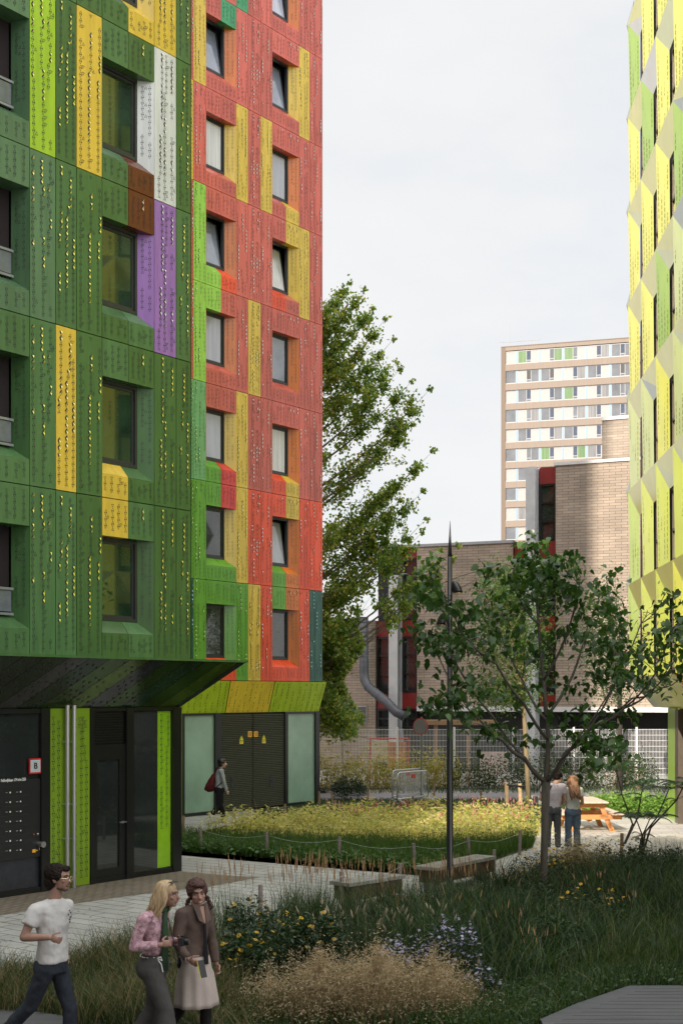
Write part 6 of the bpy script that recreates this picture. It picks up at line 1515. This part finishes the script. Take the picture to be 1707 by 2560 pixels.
bushy('aster_bush', 'lilac aster bush between two others behind the straw grass', 'flowers', (1050, 2470), .20, .2, .58, 900, .05, leafd, (90, .021, lil_p, cen2, (.75, 1.05)), ga)
bushy('aster_bush', 'largest lilac aster bush, tall and dark, right of the straw grass', 'flowers', (1130, 2470), .34, .3, .78, 2600, .045, leafd, (230, .021, lil_p, cen2, (.4, 1.05)), ga, dome=.25)
bushy('aster_bush', 'small low lilac aster bush, rightmost', 'flowers', (1205, 2500), .2, .2, .40, 700, .045, leafd, (50, .021, lil_p, cen2, (.6, 1.05)), ga)
bushy('dark_shrub', 'dark leafy shrub in the shade at the right picture edge', 'shrub', (1640, 2232), .95, .5, .72, 5200, .07, leafd, None)
bushy('dark_shrub', 'dark little shrub beside the crowd barriers', 'shrub', (872, 2000), .55, .5, .72, 2200, .08, leafmat('shrub_dark', [(.012, .03, .012), (.02, .045, .015), (.03, .05, .02)], .15), None)
# fountain grass: pale bottle brushes
t, X, Y = clump_thing('fountain_grass', 'fountain grass with pale bottle-brush heads behind the asters', 'ornamental grass', (960, 2400))
a = Acc(); n = 44; b = np.stack([X+U_(-.9, 1.0, n), Y+U_(-.5, .7, n), np.zeros(n)], 1); spikes(a, b, U_(.45, .62, n), U_(.012, .018, n), U_(.08, .13, n), leafmat('brush_pale', [(.30, .27, .18), (.38, .34, .24), (.25, .2, .13)], .3), lean=.35); a.obj('flower_heads', t)
n = 900; b = np.stack([X+rng.normal(size=n)*.5, Y+rng.normal(size=n)*.35, np.zeros(n)], 1); a = Acc(); V, Fq = blades(b, U_(.3, .6, n), U_(0, 6.28, n), U_(.3, 1., n), U_(.004, .008, n), lv=5); a.add(V, Fq, mat=gdark); a.obj('blades', t)
# shrubs along the mesh fence
fl1 = leafmat('fence_leaf_gold', [(0.275, 0.275, 0.0625), (0.4, 0.375, 0.1), (0.175, 0.2375, 0.05), (0.5625, 0.375, 0.0625), (0.35, 0.375, 0.15), (0.625, 0.5625, 0.3125)], .4); fl2 = leafmat('fence_leaf_green', [(.03, .07, .02), (.05, .09, .025), (.12, .13, .04)], .3)
for i, (x, w_2, h, m, lb) in enumerate(((735, .8, 1.2, fl1, 'beside the tower corner'), (795, .9, 1.5, fl1, 'left of the first fence post in view'), (865, .9, 1.1, fl1, 'at the first fence post in view'), (925, .9, 1.35, fl1, 'in front of the red goal frame'), (985, .8, 1.2, fl1, 'behind the crowd barriers'), (1055, .8, 1.45, fl1, 'behind the round sign post'), (1108, .7, 1.3, fl1, 'just left of the lamp post'), (1175, .9, 1.15, fl2, 'right of the lamp post'), (1250, 1.0, 1.2, fl2, 'left of the tree stakes'), (1345, 1.0, 1.35, fl2, 'behind the young staked tree'), (1430, 1.0, 1.3, fl2, 'behind the picnic table'), (1515, 1.0, 1.5, fl2, 'left of the dark corner cladding'), (1590, .8, 1.3, fl2, 'at the dark corner cladding'))):
    X = (x-CX)*47.3/F
    tt = thing('fence_shrub', ('golden' if m is fl1 else 'dark green')+' shrub at the mesh fence '+lb, 'shrub', (X, 47.3, 0), 'shrubs at the mesh fence')
    n = 1100; an = U_(0, 6.28, n); rr = np.sqrt(U_(0, 1, n)); z = h*(1-.4*rr**2)*U_(.08, 1, n)*(1+.25*np.sin(an*3+x)); p = np.stack([X+w_2*rr*np.cos(an), 47.3+.35*rr*np.sin(an), z], 1)
    a = Acc(); V, Fq = leaves(p, rng.normal(size=(n, 3)), U_(.05, .12, n), .6, .2); a.add(V, Fq, mat=m); a.obj('foliage', tt)
    a = Acc(); k = 12; b = np.stack([X+rng.normal(size=k)*.3*w_2, 47.3+rng.normal(size=k)*.1, np.zeros(k)], 1); V, Fq = blades(b, U_(.6, 1.1, k)*h, U_(0, 6.28, k), U_(.1, .4, k), np.full(k, .02)); a.add(V, Fq, mat=wood); a.obj('stems', tt)
hedge = leafmat('hedge_pale', [(.16, .30, .05), (.26, .42, .09), (.34, .48, .14), (.12, .24, .05)], .4)
for x, w_2, h, lb in ((1515, .75, .62, 'left'), (1575, .75, .66, 'middle'), (1632, .7, .58, 'right')):
    bushy('hedge_plant', 'sunlit pale green hedge plant behind the picnic table, %s of three' % lb, 'shrub', (x, 2040), w_2, .6, h, 2600, .085, hedge, None, 'sunlit hedge plants behind the picnic table', ratio=.6)

# ------------------------------------------------------------------ trees
def bark(name, c): return pm(name, c, .9, var=.3, scale=7, stretch=(3, 3, .5), bump=.6, bscale=18)
def bez(p0, p1, p2, n=8): return [tuple(np.array(p0)*(1-t)**2+2*np.array(p1)*t*(1-t)+np.array(p2)*t*t) for t in np.linspace(0, 1, n)]
# --- poplar
bk = bark('poplar_bark', (.16, .14, .11))
PX, PY = at(768, 1735, 46)[0], 46.0
pop = thing('poplar_tree', 'tall poplar with yellowing leaves rising behind the red tower', 'tree', (PX, PY, 0))
m = MB(); m.tube([(PX, PY, 0), (PX+.05, PY, 5), (PX-.1, PY, 10), (PX+.1, PY, 15), at(870, 760, 46)], [.32, .26, .19, .11, .03], bk, 10); m.obj('trunk', pop, smooth=True)
tips = [(875, 706), (911, 726), (931, 772), (818, 772), (962, 798), (985, 846), (990, 905), (1000, 922), (1029, 953), (1075, 972), (1038, 1030), (1030, 1060), (1085, 1124), (1040, 1165), (1004, 1195), (1057, 1226), (1000, 1248), (1066, 1296), (1057, 1328), (1000, 1310), (1100, 1375), (1145, 1362), (1130, 1395), (1090, 1440), (1060, 1470), (880, 1650), (900, 1700), (850, 1720), (880, 1760), (845, 1800), (870, 1840)]
br = MB(); LP = []; LA = []
def spray(p0, p2, nleaf, spread, sub=5):
    d = np.array(p2)-np.array(p0); L = np.linalg.norm(d); mid = np.array(p0)+d*.5+np.array([0, 0, -.10*L if d[2] > 0 else .16*L])
    path = bez(p0, mid, p2, 7); br.tube(path, list(np.linspace(.008+.008*L, .003, 7)), bk, 5)
    for i in range(sub):
        t = U_(.25, .97); q = np.array(path[int(t*6)]); e = d/L*U_(.6, 1.)+rng.normal(size=3)*.30+np.array([0, 0, .24]); e = e/np.linalg.norm(e)*U_(.35, 1.)*(1.15-t)*min(2.2, L*.5); e2 = q+e
        br.tube([tuple(q), tuple(q+e*.5+np.array([0, 0, .03])), tuple(e2)], [.010, .007, .003], bk, 4, cap=False)
        k = int(nleaf/sub*.6); tt = U_(.1, 1.05, k)[:, None]; LP.append(q+e*tt+rng.normal(size=(k, 3))*spread*(1.1-.6*tt)); LA.append(rng.normal(size=(k, 3))+np.array([0, 0, -.6]))
    k = int(nleaf*.4); tt = (U_(0, 1, k)**.7*.8+.24)[:, None]; pp_ = np.array([path[min(6, int(x*6))] for x in tt[:, 0]]); LP.append(pp_+rng.normal(size=(k, 3))*spread*(1.25-.95*tt)); LA.append(rng.normal(size=(k, 3))+np.array([0, 0, -.6]))
for x, y in tips:
    Y = 46+rng.normal()*1.0; p2 = np.array(at(x, y, Y)); z0 = max(2.2, p2[2]-1.2-abs(p2[0]-PX)*.55) if y < 1480 else p2[2]+1.2+abs(p2[0]-PX)*.35
    spray((PX, PY, min(z0, 16)), p2, 1000, .18, 11)
for i in range(85):              # the inner and rear crown
    z = U_(2.6, 15.5) if i > 30 else U_(2.2, 6); rad = (1.6+2.6*(1-((z-6.)/9.5)**2 if z > 6 else 1-.5*((6-z)/4)**2))*U_(.45, .95); an = U_(0, 6.28); p2 = np.array([PX+rad*math.cos(an), PY+rad*math.sin(an)*.9, z+rad*U_(.15, .6)*(1 if z > 4.5 else -.35)])
    spray((PX, PY, max(2, z-rad*.2)), p2, 420, .23, 7)
LP = np.concatenate(LP); LA = np.concatenate(LA); br.obj('branches', pop)
# keep foliage out of the tower's volume
nn = LP[:, 0]*EY-LP[:, 1]*EX; ee = LP[:, 0]*EX+LP[:, 1]*EY; qx = CX+F*LP[:, 0]/LP[:, 1]; qy = HY-F*(LP[:, 2]-CH)/LP[:, 1]; keep = ~((ee < ue+RP.u0+.15) & (nn < -25.1)) & ~((qx > 885+25*np.sin(qy/31)) & (qy > 1540+45*np.sin(qx/19)+20*np.sin(qx/7))); LP, LA = LP[keep], LA[keep]
lpop = leafmat('poplar_leaf', [(0.085, 0.169, 0.033), (0.111, 0.208, 0.039), (0.156, 0.260, 0.052), (0.221, 0.312, 0.065), (0.104, 0.195, 0.046), (0.494, 0.468, 0.104), (0.143, 0.234, 0.052)], .42, .38)  # autumn yellows, brightened in colour to stand in for sun on the crown
V, Fq = leaves(LP, LA, U_(.085, .15, len(LP)), .8, .15); npfaces('foliage', V, Fq, [lpop], parent=pop)
# --- catalpa-like tree in front
bk2 = bark('catalpa_bark', (.075, .065, .05))
TYc = 21.4; cx0 = at(1360, 1735, TYc)[0]
cat_t = thing('broadleaf_tree', 'dark broad-leaved tree with a thin trunk in the planting, forking low', 'tree', (cx0, TYc, 0))
m = MB(); fork = at(1364, 1955, TYc)
m.tube([(cx0-.02, TYc, -.02), (cx0-.015, TYc, .25), (cx0, TYc, 1.), fork], [.085, .064, .057, .072], bk2, 14); m.obj('trunk', cat_t, smooth=True)
LIMBS = [([(1364, 1955), (1310, 1895), (1255, 1850), (1195, 1795), (1150, 1740)], .055, -.5), ([(1364, 1955), (1370, 1850), (1358, 1700), (1345, 1560), (1338, 1430), (1335, 1390)], .062, .3), ([(1364, 1955), (1415, 1880), (1480, 1815), (1560, 1770), (1640, 1715), (1690, 1640)], .05, -.6),
         ([(1370, 1850), (1310, 1760), (1240, 1660), (1170, 1600), (1135, 1540), (1100, 1500)], .035, -.9), ([(1362, 1800), (1300, 1690), (1240, 1560), (1205, 1480)], .032, .8), ([(1365, 1790), (1430, 1690), (1470, 1560), (1500, 1480)], .035, .5), ([(1358, 1700), (1410, 1600), (1440, 1500), (1450, 1440)], .028, -.5), ([(1310, 1895), (1230, 1790), (1140, 1660), (1115, 1570), (1095, 1420), (1070, 1500)], .03, .2), ([(1415, 1880), (1500, 1780), (1560, 1650), (1600, 1560), (1660, 1500)], .03, .4), ([(1480, 1815), (1580, 1745), (1650, 1720), (1705, 1690)], .024, -.2), ([(1560, 1770), (1640, 1680), (1665, 1610), (1680, 1580)], .02, -.9), ([(1345, 1560), (1300, 1500), (1275, 1440)], .02, -.4), ([(1345, 1560), (1400, 1480), (1420, 1420)], .02, .6), ([(1195, 1795), (1120, 1790), (1085, 1760)], .018, -.2), ([(1364, 1955), (1400, 1900), (1440, 1850), (1500, 1860), (1530, 1880)], .025, -.9), ([(1150, 1740), (1100, 1650), (1075, 1590)], .018, .5), ([(1440, 1850), (1540, 1700), (1560, 1600)], .02, .9)]
lm_ = MB(); CP = []; CA = []
def cl(p, n, r_=.14, down=.8):
    k = n; pos = np.array(p)+rng.normal(size=(k, 3))*r_*np.array([1, 1, .6]); ax = rng.normal(size=(k, 3))*np.array([1, 1, .5])+np.array([0, 0, -down]); CP.append(pos); CA.append(ax)
for pts, r0, dy in LIMBS:
    n = len(pts); path = [Vector(at(x, y, TYc+dy*2.2*(i/(n-1))**1.2)) for i, (x, y) in enumerate(pts)]
    sm_ = []
    for i in range(n-1):
        a_, b_ = path[max(0, i-1)], path[min(n-1, i+2)]
        for t in np.linspace(0, 1, 5)[:-1]:
            p = path[i].lerp(path[i+1], t); sm_.append(p+Vector((0, 0, -.05*math.sin(math.pi*t))))
    sm_.append(path[-1]); lm_.tube(sm_, list(np.linspace(r0*.8, .006, len(sm_))), bk2, 8)
    for i, p in enumerate(sm_):
        f = i/len(sm_)
        if f > .42:
            for q in range(1):
                e = Vector((rng.normal()*.30, rng.normal()*.30, U_(.0, .38))); tp = p+e; lm_.tube([p, p.lerp(tp, .5)+Vector((0, 0, .03)), tp], [.008, .006, .004], bk2, 5, cap=False); cl(tp, int(U_(14, 24)), .14)
    cl(path[-1], 14, .14); cl(path[-1], 8, .24)
lm_.obj('limbs', cat_t, smooth=True)
for x, y, n in ((1085, 1500, 16), (1115, 1480, 14), (1075, 1590, 14), (1120, 1600, 16), (1160, 1610, 14), (1100, 1660, 8), (1340, 1400, 14), (1310, 1450, 16), (1380, 1460, 14), (1420, 1480, 18), (1480, 1490, 16), (1500, 1530, 14), (1270, 1540, 14), (1240, 1620, 12), (1300, 1600, 12), (1350, 1640, 12), (1420, 1580, 16), (1470, 1600, 14), (1540, 1560, 14), (1560, 1640, 10), (1640, 1610, 16), (1680, 1580, 12), (1660, 1650, 12), (1690, 1720, 10), (1300, 1740, 12), (1390, 1700, 14), (1440, 1720, 12), (1390, 1800, 10), (1330, 1850, 9), (1220, 1850, 6), (1130, 1770, 5), (1260, 1720, 9), (1480, 1900, 10), (1450, 1930, 6), (1540, 1850, 5), (1500, 1700, 10), (1180, 1700, 6), (1290, 1480, 10)):
    p = Vector(at(x, y, TYc+rng.normal()*.9)); cl(p, int(n*2.3), .18); q = p+Vector((rng.normal()*.2, rng.normal()*.2, -.35))
CP = np.concatenate(CP); CA = np.concatenate(CA)
qx = CX+F*CP[:, 0]/CP[:, 1]; qy = HY-F*(CP[:, 2]-CH)/CP[:, 1]; kp = ~((qx > 1105) & (qx < 1185) & (qy > 1300) & (qy < 1500)) & ~((qx > 1570) & (U_(0, 1, len(qx)) < .5)); CP, CA = CP[kp], CA[kp]
lcat = leafmat('catalpa_leaf', [(.020, .052, .011), (.030, .070, .015), (.042, .092, .019), (.024, .055, .015), (.075, .135, .025)], .30, .32)
V, Fq, Ft = heart(CP, CA, U_(.075, .15, len(CP)), .78); fo = polymesh('foliage', V, [(Fq, 0), (Ft, 0)], [lcat], cat_t, smooth=True)
# --- small-leaved trees behind
def small_tree(name, label, base_px, Y, trunk_top, r0, crown, nspray, nleaf, lsize, lmat, bmat, tilt=0., group=None):
    X = at(base_px, 1735, Y)[0]; t = thing(name, label, 'tree', (X, Y, 0), group); m = MB(); tp = Vector(at(base_px-tilt, trunk_top, Y)); top_ = Vector(at(crown[0], crown[1]+30, Y))
    m.tube([(X, Y, 0), tuple(Vector((X, Y, 0)).lerp(tp, .5)), tuple(tp), tuple(tp.lerp(top_, .6)), tuple(top_)], [r0, r0*.85, r0*.7, r0*.35, .015], bmat, 10); m.obj('trunk', t, smooth=True)
    b = MB(); ps, ax = [], []
    c = Vector(at(crown[0], (crown[1]+crown[2])/2, Y)); rz = (crown[2]-crown[1])/2*Y/F; rx = crown[3]*Y/F
    for i in range(nspray):
        while True:
            v = rng.uniform(-1, 1, 3)
            if .25 < np.linalg.norm(v) < 1: break
        e = np.array(c)+v*np.array([rx, rx*.9, rz]); s0 = np.array(tp.lerp(top_, min(1, max(0, (e[2]-tp.z)/(top_.z-tp.z)-.25)))); d = e-s0; path = bez(s0, s0+d*.5+np.array([0, 0, .12*np.linalg.norm(d)]), e, 6); b.tube(path, list(np.linspace(.02, .004, 6)), bmat, 5)
        k = nleaf; tt = U_(.35, 1.05, k)[:, None]; pp_ = s0+d*tt+np.array([0, 0, .06])+rng.normal(size=(k, 3))*(.12+.20*tt)*np.array([1, 1, .7]); ps.append(pp_); ax.append(rng.normal(size=(k, 3))+np.array([0, 0, -.4]))
    b.obj('branches', t); ps = np.concatenate(ps); ax = np.concatenate(ax); V, Fq = leaves(ps, ax, U_(lsize*.7, lsize*1.3, len(ps)), .5, .15); npfaces('foliage', V, Fq, [lmat], parent=t)
    return t
lloc = leafmat('locust_leaf', [(.055, .12, .025), (.075, .15, .03), (.11, .19, .04), (.065, .13, .03)], .5, .4)
small_tree('young_tree', 'young light green tree held by two stakes behind the flower bed', 1322, 39.2, 1760, .085, (1255, 1400, 1800, 120), 75, 150, .085, lloc, bark('young_bark', (.26, .20, .11)), tilt=14)
small_tree('young_tree', 'dark small-leaved young tree before the mesh fence, left of the yellow building', 1548, 46.5, 1740, .12, (1515, 1415, 1790, 85), 60, 110, .085, leafmat('alder_leaf', [(.03, .065, .02), (.045, .09, .025), (.06, .11, .035)], .35), bark('alder_bark', (.06, .05, .04)))
# --- sumac shrubs with feathered leaves
lsum = leafmat('sumac_leaf', [(.045, .12, .03), (.06, .15, .035), (.08, .18, .045)], .35); lsum2 = leafmat('sumac_leaf_dark', [(.02, .055, .02), (.03, .075, .025)], .3)
def fronds(acc, mb, tip, n, L, mat, up=.5, bmat=None):
    for i in range(n):
        an = 2*math.pi*i/n+U_(-.3, .3); d = np.array([math.cos(an), math.sin(an), U_(up-.3, up+.2)]); d /= np.linalg.norm(d); l = L*U_(.7, 1.1); path = bez(tip, np.array(tip)+d*l*.6+np.array([0, 0, .06]), np.array(tip)+d*l+np.array([0, 0, -.22*l]), 10); mb.tube(path, .004, bmat or bk2, 4, cap=False)
        P_ = np.array(path); tg = np.gradient(P_, axis=0); tg = unit(tg); sd = unit(np.cross(tg, np.array([0, 0, 1.])))
        for q in (-1, 1):
            k = len(P_)*2; tt = np.linspace(.12, .98, k); pos = np.stack([np.interp(tt, np.linspace(0, 1, 10), P_[:, j]) for j in range(3)], 1); a_ = np.stack([np.interp(tt, np.linspace(0, 1, 10), (sd*q+tg*.35)[:, j]) for j in range(3)], 1)+np.array([0, 0, -.25]); V, Fq = leaves(pos, a_, .105*L/.5*(1-.55*np.abs(tt-.4)), .26, .1, up=(0, 0, 1), jitter=.2); acc.add(V, Fq, mat=mat)
def sumac(label, base, Y, stems, mat, L):
    X = at(base[0], 1735, Y)[0]; t = thing('sumac_shrub', label, 'shrub', (X, Y, 0), 'sumac shrubs at the terrace'); mb = MB(); a = Acc()
    b0 = at(base[0], base[1], Y); b0 = (b0[0], b0[1], max(0, b0[2]))
    for pts, nf in stems:
        path = [b0]+[at(x, y, Y+rng.normal()*.15) for x, y in pts]; mb.tube([path[0]]+[tuple(np.array(p)) for p in path[1:]], list(np.linspace(.022, .009, len(path))), bk2, 6); fronds(a, mb, path[-1], nf, L, mat)
        if len(path) > 2: fronds(a, mb, path[-2], 3, L*.6, mat, up=.2)
    mb.obj('stems', t); a.obj('foliage', t)
sumac('feathery sumac shrub before the terrace, its leaves against the dark fence', (1560, 2110), 26.5, [([(1580, 2060), (1555, 1990), (1540, 1930)], 9), ([(1590, 2050), (1600, 2000), (1605, 1965)], 7)], lsum, .62)
sumac('dark feathery sumac shrub leaning right at the picture edge', (1600, 2150), 24.5, [([(1612, 2080), (1640, 2045), (1670, 1975)], 7), ([(1605, 2090), (1590, 2050)], 6), ([(1600, 2100), (1622, 2050)], 6), ([(1625, 2070), (1690, 2000), (1710, 1960)], 7)], lsum2, .5)
